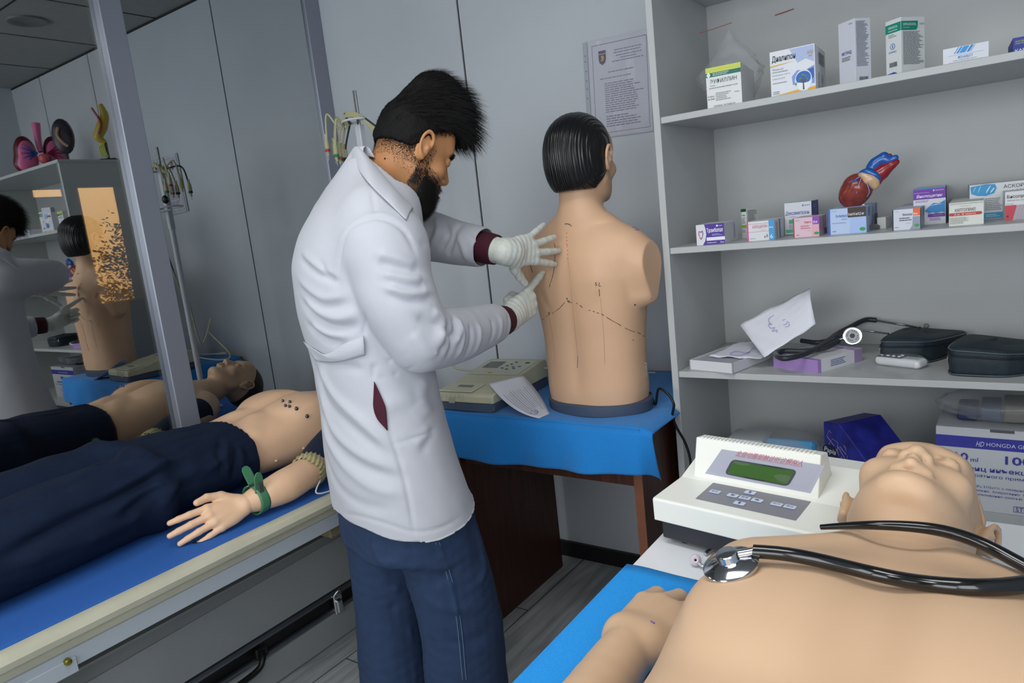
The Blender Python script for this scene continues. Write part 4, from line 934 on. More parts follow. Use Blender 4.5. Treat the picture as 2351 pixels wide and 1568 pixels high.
# the glove packet lying on it: a paper wallet, lower leaf flat, upper leaf raised
def packet():
    t = thing('glove_packet', 'opened white paper glove packet with blue hand drawing, propped on the tray box', 'packet', (0, 0, 0))
    z0 = T3+h+.001
    L = [at(1627, 818, 2, z0), at(1746, 823, 2, z0), at(1800, 790, 2, z0), at(1708, 783, 2, z0+.004)]
    def leaf(P, n=14, sag=.006, seed=1):
        P = [Vector(p) for p in P]
        def fn(u, v):
            q = (P[0]*(1-u)+P[1]*u)*(1-v)+(P[3]*(1-u)+P[2]*u)*v; nn = (P[1]-P[0]).cross(P[3]-P[0]).normalized()
            return q+nn*(sag*math.sin(PI*v)*(.5+.5*math.sin(3*u+seed))+.0015*math.sin(17*u+9*v+seed)+.001*math.sin(31*v-11*u))
        return MB().grid(fn, n, n)
    pm = mat('glove_paper', (222, 224, 234), .7, bump=.2, bscale=60)
    leaf(L, sag=.004).build('lower_leaf', pm, t, smooth='all', thick=.0005)
    Bk = T3+.02
    U = [at(1754, 820, 1, 1.80), at(1873, 745, 1, 1.84), at(1860, 661, 1, 1.90), at(1697, 744, 1, 1.90)]
    leaf(U, sag=.012, seed=4).build('raised_leaf', pm, t, smooth='all', thick=.0005)
    # ball-pen outline of a hand
    nn = (U[1]-U[0]).cross(U[3]-U[0]).normalized(); 
    if nn.dot(EYE-U[0]) < 0: nn = -nn
    def pp(px, py):
        r_ = Matrix(ROT) @ Vector((px-1175.5, -(py-784.0), -FPX)); k = (U[0]-EYE).dot(nn)/r_.dot(nn); return EYE+r_*k+nn*.009
    mb = MB()
    for path in ([(1783, 726), (1770, 735), (1768, 742), (1775, 750), (1768, 748), (1772, 758), (1782, 756), (1776, 765), (1788, 762), (1786, 768)], [(1783, 726), (1803, 722), (1812, 740), (1815, 752), (1806, 755)], [(1800, 740), (1808, 738), (1810, 748), (1802, 750)]):
        mb.tube([pp(*q) for q in path], .0005, seg=5, smooth=3)
    nl = Vector((0, 0, .004))
    mb.tube([at(1675, 812, 2, z0+.006), at(1690, 806, 2, z0+.006), at(1715, 810, 2, z0+.006), at(1728, 800, 2, z0+.006), at(1732, 796, 2, z0+.006)], .0006, seg=5, smooth=3)
    mb.tube([at(1675, 814, 2, z0+.006), at(1700, 816, 2, z0+.006), at(1722, 808, 2, z0+.006)], .0006, seg=5, smooth=3)
    mb.build('pen_drawing', cm('6a6eb8'), t)['kind'] = 'stuff'
packet()
# lilac glove carton
A, r, w, d, h = box_px(T3, (1777, 842), (1878, 858), (1985, 829), 814); print('lilac', w, d, h)
h = max(h, .03)
t = thing('glove_box', 'white carton with lilac ends lying under the coiled black stethoscope', 'box', A, r)
MB().box((0, 0, 0), (w, d, h), cm('d8dade'), bev=.0006).build('carton', None, t)
p_ = MB(); p_.box((-.0005, -.0005, 0), (w+.0005, .012, h+.0004), cm('a586c2')); p_.box((-.0005, d-.03, 0), (w+.0005, d+.0004, h+.0004), cm('a08ab4'))
p_.build('printed_panel', None, t)
x_ = MB(); fine(x_, (w+.0012, d*.28, h*.25), (0, 1, 0), (0, 0, 1), d*.34, h*.55, cm('5a60a0'), 4, 3); x_.build('lettering', None, t)
GB = (A, r, w, d, h)
# coiled stethoscope on the carton
M_rub = mat('stethoscope_rubber', (44, 46, 54), .38, bump=.05); M_chr = mat('chrome', (205, 208, 210), .12, 1)
def steth_coiled():
    zt = T3+h+.009; t = thing('stethoscope', 'black stethoscope with round chest piece coiled on the lilac-ended carton', 'stethoscope', (0, 0, 0))
    def z(px, py, dz=0): return at(px, py, 2, zt+dz)
    MB().tube([z(1925, 783, .012), z(1895, 798, .004), z(1850, 806), z(1800, 806), z(1782, 813), z(1800, 823, .002), z(1850, 812, .004), z(1890, 790, .008), z(1925, 765, .014), z(1950, 752, .020), z(1985, 735, .032), z(2012, 735, .03)], .0068, M_rub, smooth=8).build('tubing', None, t, smooth=True)
    MB().tube([z(1840, 782, .004), z(1880, 786, .004), z(1920, 775, .008), z(1945, 757, .016)], .0062, M_rub, smooth=6).build('tubing', None, t, smooth=True)
    MB().tube([z(2012, 735, .03), z(2050, 742, .026), z(2085, 747, .022), z(2112, 752, .02)], [.004, .0028], M_chr, smooth=6).build('ear_tube', None, t, smooth=True)
    MB().tube([z(1975, 758, .012), z(2010, 762, .008), z(2040, 766, .006)], .0028, M_chr, smooth=6).build('ear_tube', None, t, smooth=True)
    MB().ball(z(2127, 748, .022), .0065, mat('ear_tip_grey', (120, 122, 124), .5)).build('ear_tip', None, t, smooth=True)
    c = z(1959, 769, .012)+Vector((0, -.012, 0)); n = (EYE-c).normalized()+Vector((.0, -.2, .1)); R = frame(n) @ np.array([[0, 0, 1.], [0, 1, 0], [1, 0, 0]]) 
    o = MB().lathe([(0, .0045), (.017, .0045), (.0185, .005), (.0225, .0045), (.0235, 0), (.0225, -.004), (.012, -.008), (0, -.009)], M_chr, 36, c, R).build('chest_piece', None, t, smooth=35)
    MB().lathe([(0, .0056), (.004, .0056), (.0042, .0052), (.0048, .0052), (.0168, .0052), (.017, .0046)], None, 36, c, R).build('diaphragm', mat('diaphragm_print', (168, 170, 176), .35), o, smooth=35)
    MB().lathe([(0, .0066), (.0055, .0064), (.006, .0056)], None, 24, c, R).build('centre_cap', M_blk, o)
    ring = MB(); R2 = np.array(R)
    for i in range(16):
        if i % 4 == 3: continue
        a = 2*PI*i/16; ux = R2 @ np.array([-math.sin(a), math.cos(a), 0]); uy = R2 @ np.array([-math.cos(a), -math.sin(a), 0]); ce_ = np.array(c)+R2 @ np.array([.0125*math.cos(a), .0125*math.sin(a), .0058])
        ring.add([ce_-ux*.0014-uy*.001, ce_+ux*.0014-uy*.001, ce_+ux*.0014+uy*.001, ce_-ux*.0014+uy*.001], [(0, 1, 2, 3)])
    ring.build('ring_lettering', M_blk, o)['kind'] = 'stuff'
    MB().tube([c+Vector((-.032, 0, -.01)), c+Vector((-.018, 0, -.006))], .0055, M_chr).build('stem', None, t, smooth=40)
steth_coiled()
# wrapped remote handset
def handset():
    A = at(2008, 838, 2, T3); B = at(2112, 850, 2, T3); d = B-A; L = d.length; r = math.atan2(d.y, d.x); t = thing('remote_handset', 'white handset with grey keypad in clear wrap between the zip cases', 'handset', A, r)
    print('handset', L)
    f = Field((-.02, -.03, -.005), (L+.02, .07, .035), .0022); f.box((L/2, .018, .012), (L/2, .022, .011), None, .010, .004)
    V, Q = f.mesh(); V = relax(V, Q, 1); mesh_obj('case', V, Q, mat('handset_white', (222, 224, 228), .2, coat=.6), t)
    MB().box((.006, .0, .0225), (L*.60, .036, .0242), bev=.0008).build('keypad', mat('keypad_grey', (58, 64, 76), .4), t)
    for i in range(4):
        for j in range(2): MB().lathe([(0, .0268), (.0035, .0265), (.0045, .024)], mat('key_white', (206, 208, 212), .4), 14, (.014+i*.0135, .012+j*.014, 0)).build('key', None, t, smooth=True)
    cr = crumple((L/2, .018, .014), L*.56, .034, .017, 9, nu=40, nv=14, amp=.08, top=.0); cr.build('wrap', M_clear, t, smooth=60)
handset()
def film():
    P = [at(1935, 842, 2, T3+.002), at(2070, 868, 2, T3+.002), at(2120, 846, 2, T3+.002), at(2010, 825, 2, T3+.002)]
    def fn(u, v):
        q = (Vector(P[0])*(1-u)+Vector(P[1])*u)*(1-v)+(Vector(P[3])*(1-u)+Vector(P[2])*u)*v; return (q.x, q.y, T3+.0025+.0025*abs(math.sin(13*u+5*v)*math.sin(7*v+3)))
    one('plastic_sleeve', MB().grid(fn, 24, 16), M_clear, 'flat clear plastic sleeve lying on the shelf before the handset', 'plastic bag', smooth='all')
film()
# two zip cases
M_teal = mat('dark_teal_leatherette', (32, 46, 54), .6, noise=.1, nscale=80, bump=.5, bscale=500); M_pipe = mat('case_piping', (70, 82, 92), .3)
def zipcase(P, hgt, lab, skew):
    """P: near-left, near-right, far-right, far-left ground corners"""
    t = thing('zip_case', lab, 'case', P[0]); O = Vector(P[0]); q = [Vector(p)-O for p in P]; n = 20
    def outline(k):   # rounded quad, k in 0..1
        k = (k % 1)*4; i = int(k) % 4; u = k-int(k); a, b = q[i], q[(i+1) % 4]; p = a*(1-u)+b*u; c = (q[0]+q[1]+q[2]+q[3])/4
        rr = 1-.10*(abs(2*u-1)**5)+.05*(1-(2*u-1)**2); return c+(p-c)*rr
    rows = [(0, .90), (.0, .96), (.12, 1.0), (.5, 1.03), (.82, 1.01), (.90, 1.0), (.97, .95), (1.0, .85), (1.04, .5), (1.05, .0)]
    c = (q[0]+q[1]+q[2]+q[3])/4; N = 64
    def rowpt(k, z, s):
        p = c+(outline(k)-c)*s; f = .5+.5*math.sin(2*PI*k*1+skew); return Vector((p.x, p.y, z*hgt*(.78+.28*f)))
    def fn(u, v):
        i = v*(len(rows)-1); j = min(int(i), len(rows)-2); w_ = i-j; return rowpt(u, rows[j][0]*(1-w_)+rows[j+1][0]*w_, rows[j][1]*(1-w_)+rows[j+1][1]*w_)
    m = MB().grid(fn, N, 37, closed_u=True); m.build('shell', M_teal, t, smooth='all')
    MB().tube([rowpt(i/N, .88, 1.012) for i in range(N)], .0018, M_pipe, seg=6, closed=True).build('piping', None, t, smooth='all')
    MB().tube([rowpt(i/N, .06, 1.012) for i in range(N)], .0018, M_pipe, seg=6, closed=True).build('piping', None, t, smooth='all')
    MB().tube([rowpt(i/N, .70, 1.022) for i in range(N)], .0022, mat('zip_tape', (18, 26, 40), .6), seg=6, closed=True, flat=1).build('zip', None, t, smooth='all')
    zp = rowpt(.985, .70, 1.03); MB().tube([zp, zp+Vector((-.001, -.004, -.006)), zp+Vector((0, -.003, -.018)), zp+Vector((.004, -.004, -.02)), zp+Vector((.004, -.004, -.006)), zp], .0009, M_chr, seg=6).build('zip_pull', None, t, smooth=True)
zipcase([at(2016, 838, 2, T3), at(2130, 838, 2, T3)+Vector((0, .01, 0)), at(2228, 800, 2, T3), at(2085, 792, 2, T3)], .062, 'dark teal zip case behind the wrapped handset', 1.2)
zipcase([at(2172, 862, 2, T3), at(2330, 868, 2, T3), at(2440, 835, 2, T3), at(2225, 815, 2, T3)], .062, 'dark teal zip case nearest the shelf edge at the right of the picture', 1.6)

# ================================================================== bottom bay
def bay():
    b = at(2130, 1162, 2, T4); print('syringe', b)
    Y = 1.84; x0 = at(2150, 1160, 1, Y).x; H = at(2157, 978, 1, Y).z-T4; W = .29
    t = thing('syringe_box', 'large white carton with blue band for 10 ml syringes in the bottom bay', 'carton', (x0, Y, T4), math.radians(-1)); print('syr', x0, H)
    MB().box((0, 0, 0), (W, .19, H), cm('c9ccd2'), bev=.001).build('carton', None, t)
    p = MB(); p.add([(0, -.0006, H*.76), (W, -.0006, H*.76), (W, -.0006, H*.90), (0, -.0006, H*.90)], [(0, 1, 2, 3)], cm('3a3c9e')); p.box((.105, -.0008, H-.006), (.15, .0, H+.0006), cm('5a5a60')); p.build('printed_panel', None, t)
    x = MB(); B = cm('3b3f9c'); F = (0, -.0012, 0); ux = (1, 0, 0); uz = (0, 0, 1)
    def T(s, a, b_, w_, h_, m=B, bold=0, it=0): put_text(x, s, (a*W, -.0014, b_*H), ux, uz, w_*W, h_*H, m, bold, it)
    T('HONGDA GROUP', .34, .80, .34, .045, cm('d0d2ea')); T('HD', .27, .79, .055, .06, cm('d0d2ea'), 0, .4)
    T('10', .13, .60, .09, .10, B, .02); T('ml', .235, .60, .05, .05); T('100', .46, .60, .17, .10, B, .02); T('Шприц инъекционный', .12, .475, .72, .075, B, .012); T('однократного применения с иглой', .12, .41, .82, .05)
    T('«ЛУЕР» 21Gx1½ с лазерной заточкой', .20, .285, .55, .035); T('Стерильно  Апирогенно  Нетоксично', .20, .235, .55, .035); T('Стерилизованно окисью этилена', .20, .185, .50, .035); T('STERILE', .53, .05, .16, .05)
    for a, b_, c_, d_ in ((.515, .04, .71, .045), (.515, .105, .71, .11), (.515, .04, .518, .11), (.707, .04, .71, .11)): x.add([(a*W, -.0014, b_*H), (c_*W, -.0014, b_*H), (c_*W, -.0014, d_*H), (a*W, -.0014, d_*H)], [(0, 1, 2, 3)], B)
    x.build('lettering', None, t)
    # bag lying on the carton
    tb = thing('supply_bag', 'crumpled clear bag of dark blue packets lying on the syringe carton', 'plastic bag', (x0+.14, Y+.09, T4+H))
    crumple((0, 0, .036), .145, .085, .033, 21, amp=.1, top=.1).build('film', M_film2, tb, smooth=60)
    rg = random.Random(3)
    for i in range(5):
        MB().box((-.10+i*.045, -.05, .006+.004*(i % 2)), (-.06+i*.045, .05, .03+.008*(i % 3)), bev=.003).build('packet', cm(['24345c', '3a4a70', '6a6450', '2a3c6c', '55606c'][i]), tb)
    # tissue box
    q = atissue = at(1946, 1066, 1, 1.90)
    bx = thing('tissue_box', 'dark blue tissue box with gold lines standing askew in the bottom bay', 'tissue box', (at(1893, 1046, 1, 1.86).x, 1.86, T4), math.radians(-38))
    Wt, Dt, Ht = .10, .13, at(1890, 968, 1, 1.86).z-T4; print('tissue', Ht)
    m = MB(); m.add([(0, 0, 0), (Wt, 0, 0), (Wt, Dt, 0), (0, Dt, 0), (0, 0, Ht), (Wt*.55, 0, Ht*1.04), (Wt*.55, Dt, Ht*1.04), (0, Dt, Ht), (Wt*1.9, 0, 0), (Wt*1.9, Dt, 0), (Wt*1.9, 0, Ht*.42), (Wt*1.9, Dt, Ht*.42)],
      [(0, 8, 10, 5, 4), (3, 7, 6, 11, 9), (0, 4, 7, 3), (4, 5, 6, 7), (5, 10, 11, 6), (8, 9, 11, 10), (0, 3, 9, 8)])
    m.build('carton', mat('navy_carton', (36, 40, 130), .4, noise=.45, nscale=22), bx, bev=.002)
    g = MB(); gm = cm('9a8a5c'); rr = random.Random(8)
    for i in range(13):
        x_ = rr.uniform(.01, Wt*.9); z_ = rr.uniform(.25, .9)*Ht; pts = [(x_, -.0008, z_)]
        for k in range(3): x_ += rr.uniform(-.012, .025); z_ += rr.uniform(-.03, .02); pts.append((x_, -.0008, max(.01, min(z_, Ht*(1.0-.33*x_/Wt)))))
        g.tube(pts, .0006, gm, seg=4)
    g.build('gold_line', None, bx)['kind'] = 'stuff'
    lo = MB(); lo.prism([(.022+.026*math.cos(a), Ht*.60+.017*math.sin(a)) for a in [2*PI*i/20 for i in range(20)]], -.0016, -.0008, cm('14163c'), axis=1); put_text(lo, 'Papia', (.002, -.0022, Ht*.60-.009), (1, 0, 0), (0, 0, 1), .042, .018, cm('c8cad0'), .01, .2); lo.build('logo', None, bx)
    # bag with papers and masks at the left
    c0 = at(1770, 1035, 1, 1.92); tb = thing('mask_bag', 'clear bag of white paper and blue masks at the left of the bottom bay', 'plastic bag', (c0.x, 1.93, T4))
    zt = (at(1700, 985, 1, 1.95).z-T4)*1.12; print('maskbag', zt, c0.x)
    crumple((.01, 0, zt*.5), .155, .11, zt*.5, 31, amp=.12, top=.15, nu=44).build('film', M_film2, tb, smooth=60)
    MB().box((-.115, -.045, .01), (-.01, .06, zt*.82), bev=.006).build('paper_packet', cm('b6bcc4'), tb); fx = MB(); fine(fx, (-.10, -.0465, zt*.5), (1, 0, 0), (0, 0, 1), .07, zt*.28, cm('6a7080'), 4, 4); fx.build('lettering', None, tb)
    for i in range(3): MB().box((-.005+i*.01, -.05+i*.03, .01), (.125, -.03+i*.03, zt*(.90-.06*i)), bev=.008).build('face_mask', cm('4a94c4'), tb)
bay()
# ================================================================== marked torso manikin on the desk
def torso_manikin():
    O = Vector((-.952, 1.700, DZ+.004)); rz = math.radians(-4); t = thing('torso_manikin', 'upright training torso seen from behind, with black moulded hair and pen marks on its back', 'manikin', O, rz)
    M = np.array(Matrix.Rotation(rz, 3, 'Z'))
    f = Field((-.26, -.19, .024), (.26, .19, .80), .0032)
    f.loft([(.020, 0, 0, .140, .098), (.06, 0, 0, .145, .102), (.14, 0, .0, .143, .100), (.22, .0, .002, .146, .102), (.30, 0, .002, .157, .108), (.37, 0, .0, .165, .110), (.43, 0, -.004, .160, .102), (.48, 0, -.006, .125, .078), (.51, 0, -.006, .075, .055)], k=.03, e=2.5)
    for q in (1, -1):
        f.cap((q*.140, -.002, .428), (q*.180, 0, .398), .048, .046, .04)            # shoulder
        f.cap((q*.176, 0, .40), (q*.172, 0, .325), .048, .034, .03)                  # arm stub down the side
        f.cap((q*.04, -.012, .53), (q*.13, -.012, .455), .030, .034, .05)            # trapezius
        f.ell((q*.072, .100, .375), (.06, .025, .04), None, .03)
        f.box((q*.228, 0, .37), (.030, .12, .12), None, .003, .002, 's')            # flat cut where the arm plugs in
    f.loft([(.46, 0, -.012, .060, .058), (.54, 0, -.008, .054, .056), (.60, 0, .0, .055, .060), (.66, 0, .006, .056, .066)], k=.03)
    HR = np.eye(3); HO = (.008, .012, .680); head_field(f, HO, HR, 1.0)
    V, Q = f.mesh(); V = relax(V, Q, 2, .4); N = vnormals(V, Q); bk = np.clip(-N[:, 1], 0, 1)
    d = bk*(-.0045*np.exp(-(V[:, 0]/.020)**2)*np.clip((V[:, 2]-.05)/.05, 0, 1)*np.clip((.50-V[:, 2])/.06, 0, 1))     # spine
    for q in (1, -1): d += bk*(.0060*np.exp(-((V[:, 0]-q*.085)/.035)**2-((V[:, 2]-.385)/.055)**2)-.0025*np.exp(-((V[:, 0]-q*.075-(V[:, 2]-.30)*q*.4)/.012)**2-((V[:, 2]-.31)/.035)**2)+.0020*np.exp(-((V[:, 0]-q*.045)/.028)**2)*np.clip((.30-V[:, 2])/.06, 0, 1))
    V = V+N*d[:, None]
    mesh_obj('body', V, Q, M_vinyl, t)
    Vw = V @ M.T; S = Surf(Vw, Q, O)
    # moulded hair shell
    h = Field((-.10, -.14, .57), (.10, .13, .80), .0030)
    h.ell((.008, -.010, .714), (.0815, .104, .089), None, .01); h.ell((.008, -.028, .66), (.0785, .084, .085), None, .03)
    X, Y, Z = h.grid()
    cut = np.maximum((.602-Z)+.25*np.abs(X)*0, (Y-.030)*.7-(Z-.655)*.75)        # nape line and face opening
    side = (np.abs(X) > .05)*np.maximum(0, (Y-.0)+.0) ; h.F = np.maximum(h.F, (cut*.8).astype(np.float32)); h.blur(1)
    V2, Q2 = h.mesh(); V2 = relax(V2, Q2, 1)
    V2 = V2+vnormals(V2, Q2)*(.0006*np.sin(V2[:, 0]*520+V2[:, 2]*40))[:, None]
    mh = mat('moulded_black_hair', (14, 15, 18), .32, spec=.6); wv = nd(mh, 'ShaderNodeTexWave', Scale=55.0, Distortion=2.5); wv.inputs['Detail'].default_value = 3
    tc = nd(mh, 'ShaderNodeTexCoord'); mp = nd(mh, 'ShaderNodeMapping'); mp.inputs['Scale'].default_value = (1, 1, .12); lk(mh, tc.outputs['Object'], mp.inputs[0]); lk(mh, mp.outputs[0], wv.inputs['Vector'])
    bp = nd(mh, 'ShaderNodeBump'); bp.inputs['Strength'].default_value = .8; bp.inputs['Distance'].default_value = .0016; lk(mh, wv.outputs['Fac'], bp.inputs['Height']); lk(mh, bp.outputs[0], bs(mh).inputs['Normal'])
    mesh_obj('hair', V2, Q2, mh, t)
    MB().lathe([(0, 0), (.152, 0), (.157, .003), (.1585, .016), (.1575, .030), (.152, .033), (0, .033)], seg=64, M=np.diag([1.0, .70, 1.0])).build('base', mat('base_slate', (66, 78, 98), .45, bump=.3, bscale=600), t, smooth=35)
    Ri = np.linalg.inv(M)
    def inkL(paths, r, name, m, sm=4):
        mb = MB()
        for path in paths:
            P = [S.px(*p) for p in path]; P = [Vector(Ri @ np.array(p-O)) for p in P if p is not None]
            if len(P) > 1: mb.tube(catmull(P, sm) if len(P) > 2 else P, r, seg=5)
        if mb.n: mb.build(name, m, t)['kind'] = 'stuff'
    K = mat('marker_black', (28, 26, 30), .7); Rd = mat('marker_red', (216, 66, 62), .7); Pu = mat('marker_violet', (92, 84, 168), .7); Fa = mat('faint_pen', (186, 140, 116), .7)
    def Zt(x, y): return (1180+x/3.2667, 500+y/3.2667)
    inkL([[Zt(470+0, 640), Zt(478, 645)]]+[[Zt(a, b), Zt(c, d)] for a, b, c, d in ((495, 655, 515, 673), (562, 692, 573, 696), (592, 699, 606, 706), (622, 711, 637, 716), (656, 720, 676, 733), (695, 745, 725, 765), (785, 797, 803, 810), (928, 858, 948, 872), (966, 885, 974, 889))], .00075, 'marker_dash', K)
    inkL([[Zt(725, 765), Zt(790, 800)], [Zt(832, 826), Zt(885, 850), Zt(905, 853)], [Zt(288, 718), Zt(340, 680), Zt(368, 650)], [Zt(352, 668), Zt(381, 634)], [Zt(193, 815), Zt(215, 765), Zt(255, 735)], [Zt(148, 868), Zt(155, 846), Zt(165, 835)],
          [Zt(255, 705), Zt(270, 728)], [Zt(272, 706), Zt(258, 732)], [Zt(300, 190), Zt(308, 220), Zt(306, 320), Zt(295, 420), Zt(265, 520)], [Zt(120, 350), Zt(140, 410)], [Zt(1018, 835), Zt(1010, 880)]], .0006, 'marker_line', K)
    inkL([[Zt(638, 535), Zt(643, 588)], [Zt(622, 485), Zt(610, 490), Zt(614, 498), Zt(622, 503), Zt(612, 510)], [Zt(640, 485), Zt(637, 510), Zt(652, 512)], [Zt(393, 605), Zt(402, 603), Zt(398, 615)], [Zt(404, 617), Zt(404, 630)], [Zt(412, 622), Zt(420, 628), Zt(414, 636), Zt(409, 628), Zt(412, 622)],
          [Zt(384, 42), Zt(388, 50), Zt(393, 43)], [Zt(398, 50), Zt(400, 42), Zt(408, 50), Zt(411, 44)], [Zt(412, 52), Zt(420, 48), Zt(424, 58), Zt(434, 62)]], .0007, 'marker_letter', K, 2)
    inkL([[Zt(886, 74), Zt(905, 72), Zt(925, 85), Zt(935, 92), Zt(915, 92), Zt(905, 82)], [Zt(480, 1035), Zt(476, 1125)], [Zt(190, 1260), Zt(188, 1310)]], .0007, 'violet_mark', Pu)
    inkL([[(1389, 468), (1392, 476), (1398, 478), (1396, 466), (1402, 462)]], .0006, 'violet_mark', Pu)
    inkL([[Zt(404, 305), Zt(420, 420), Zt(440, 640), Zt(462, 880), Zt(480, 1030)], [Zt(650, 600), Zt(672, 860), Zt(682, 1100)], [Zt(268, 740), Zt(300, 960), Zt(308, 1110)]], .0004, 'faint_line', Fa)
    mb = MB(); mb2 = MB()
    for x, y in ((396, 115), (396, 148), (397, 172), (398, 200), (400, 214), (403, 245), (403, 276), (404, 302)):
        p = S.px(*Zt(x, y)); 
        if p: mb.ball(Ri @ np.array(p-O), .0013, seg=8, rings=5)
    for x, y, r in ((907, 652, .0022), (893, 917, .0014), (1030, 606, .001), (430, 635, .0014)):
        p = S.px(*Zt(x, y))
        if p: mb2.ball(Ri @ np.array(p-O), r, seg=8, rings=5)
    mb.build('red_dot', Rd, t)['kind'] = 'stuff'; mb2.build('black_dot', K, t)['kind'] = 'stuff'
    # over-centre latch let into the flank
    a = S.px(1481, 832, .001); b = S.px(1483, 868, .001); 
    if a and b:
        a = Vector(Ri @ np.array(a-O)); b = Vector(Ri @ np.array(b-O)); n = (Vector(Ri @ np.array(EYE-O))-a).normalized(); R = frame(b-a, n); c = (a+b)/2
        l = MB(); L = (b-a).length/2; l.add((np.array([[sx*L, sy*.0035, sz*.0015] for sx in (-1, 1) for sy in (-1, 1) for sz in (-1, 1)]) @ R.T)+np.array(c), [(0, 1, 3, 2), (4, 6, 7, 5), (0, 4, 5, 1), (2, 3, 7, 6), (0, 2, 6, 4), (1, 5, 7, 3)])
        o = l.build('latch', mat('latch_steel', (92, 92, 94), .3, .9), t)
        for k in (-.7, 0, .7): MB().ball(np.array(c)+R @ np.array([k*L, 0, .002]), (.0022, .0022, .0012), seg=8, rings=5).build('latch_rivet', M_chr, o)
    return S, O
TS, TO = torso_manikin()
one('power_cable', MB().tube([(-.82, 1.75, .790), (-.79, 1.715, .768), at(1512, 893, 1, 1.70), at(1533, 904, 1, 1.69), at(1547, 928, 1, 1.685), at(1544, 955, 1, 1.69), at(1554, 982, 1, 1.70), at(1571, 1012, 1, 1.71), at(1582, 1042, 1, 1.715), at(1587, 1075, 1, 1.715), at(1590, 1120, 1, 1.715), (-.690, 1.715, .40), (-.71, 1.70, .01)], .0036, M_blk, smooth=8), None,
    'black cable running from the torso over the desk corner down beside the shelf', 'cable', smooth=True)

# ================================================================== ECG recorder and its paper
M_ecg = mat('ecg_beige', (202, 200, 172), .5, noise=.03, nscale=30); M_slate = mat('ecg_base_slate', (74, 88, 110), .5)
def ecg():
    z0 = DZ+.0045; A = at(1003, 938, 2, z0); B = at(1118, 945, 2, z0); rot = math.atan2((B-A).y, (B-A).x); print('ecg', A, B, rot)
    rot = math.radians(3); A = Vector((-1.425, 1.545, z0)); W = .205; D = .33
    t = thing('ecg_recorder', 'beige portable ECG recorder with slate base and small screen on the blue cloth', 'ECG recorder', A, rot)
    MB().box((.001, .001, 0), (W-.001, D-.001, .030), bev=.006).build('base', M_slate, t, bev=.004)
    prof = [(0, .028), (0, .050), (.006, .056), (.10, .064), (.14, .074), (D-.03, .092), (D-.004, .088), (D, .07), (D, .03)]
    b = MB(); b.prism(prof, 0, W, axis=0); b.build('housing', M_ecg, t, bev=.004, smooth=35)
    def top(y): return np.interp(y, [p[0] for p in prof[1:7]], [p[1] for p in prof[1:7]])+.0008
    def plate(x0, y0, x1, y1, m, name, lift=0, par=t):
        k = MB(); k.add([(x0, y0, top(y0)+lift), (x1, y0, top(y0)+lift), (x1, y1, top(y1)+lift), (x0, y1, top(y1)+lift)], [(0, 1, 2, 3)]); return k.build(name, m, par)
    p = plate(.012, .155, W-.012, D-.04, mat('ecg_panel', (206, 206, 186), .4), 'control_panel')
    plate(.025, .215, .085, .275, mat('ecg_screen', (96, 100, 90), .2), 'screen', .0006)
    for i, (x, y) in enumerate(((.105, .215), (.112, .235), (.119, .252), (.126, .270), (.128, .205), (.140, .226), (.150, .212), (.160, .232))):
        MB().box((x-.005, y-.003, top(y)), (x+.005, y+.003, top(y)+.002), bev=.001).build('button', mat('button_slate', (84, 100, 116), .5), t)
    MB().box((.080, .168, top(.17)), (.094, .176, top(.17)+.002), bev=.001).build('button', mat('button_orange', (222, 160, 60), .5), t)
    MB().box((.162, .262, top(.265)), (.178, .272, top(.265)+.0025), bev=.001).build('button', mat('button_green', (40, 130, 84), .5), t)
    d = MB(); d.prism([(.010, .058), (.010, .062), (.085, .067), (.085, .063)], .004, .125, axis=0); d.build('paper_lid', mat('ecg_lid', (206, 208, 186), .45), t, bev=.001)
    MB().box((.05, .045, .0645), (.10, .06, .067)).build('lid_recess', mat('ecg_recess', (132, 130, 112), .6), t)
    for i in range(12): MB().box((.012+i*.008, -.0012, .034), (.0135+i*.008, .0, .052)).build('rib', M_ecg, t) if i % 2 else None
    MB().box((.045, -.0015, .026), (.067, 0, .042), bev=.0005).build('catch', mat('ecg_catch', (176, 176, 160), .5), t)
    for x, y in ((.03, .04), (W-.03, .04)): MB().tube([(x, y, -.0008), (x, y, .002)], .006).build('foot', M_blk, t)
    one('ecg_cable', MB().tube([A+Vector((.06, D-.01, .06)), at(1068, 850, 1, 1.90), at(1042, 830, 1, 1.92), (-1.52, 1.92, .93), (-1.66, 1.86, 1.0), (-1.71, 1.76, .9), (-1.74, 1.72, 1.1)], .0035, mat('cable_beige', (176, 176, 146), .5), smooth=8), None,
        'beige lead running from the ECG recorder up to the cable stand', 'cable', smooth=True)
    one('mains_lead', MB().tube([A+Vector((W-.01, D-.02, .065)), A+Vector((W+.0, D+.04, .05)), at(1195, 835, 1, 2.02), at(1225, 832, 1, 2.04), at(1260, 838, 1, 2.05), (-1.13, 2.05, .765), (-.95, 2.08, .762)], .003, mat('lead_white', (206, 210, 214), .4), smooth=8), None,
        'thin white lead curving over the cloth behind the ECG recorder', 'cable', smooth=True)
ecg()
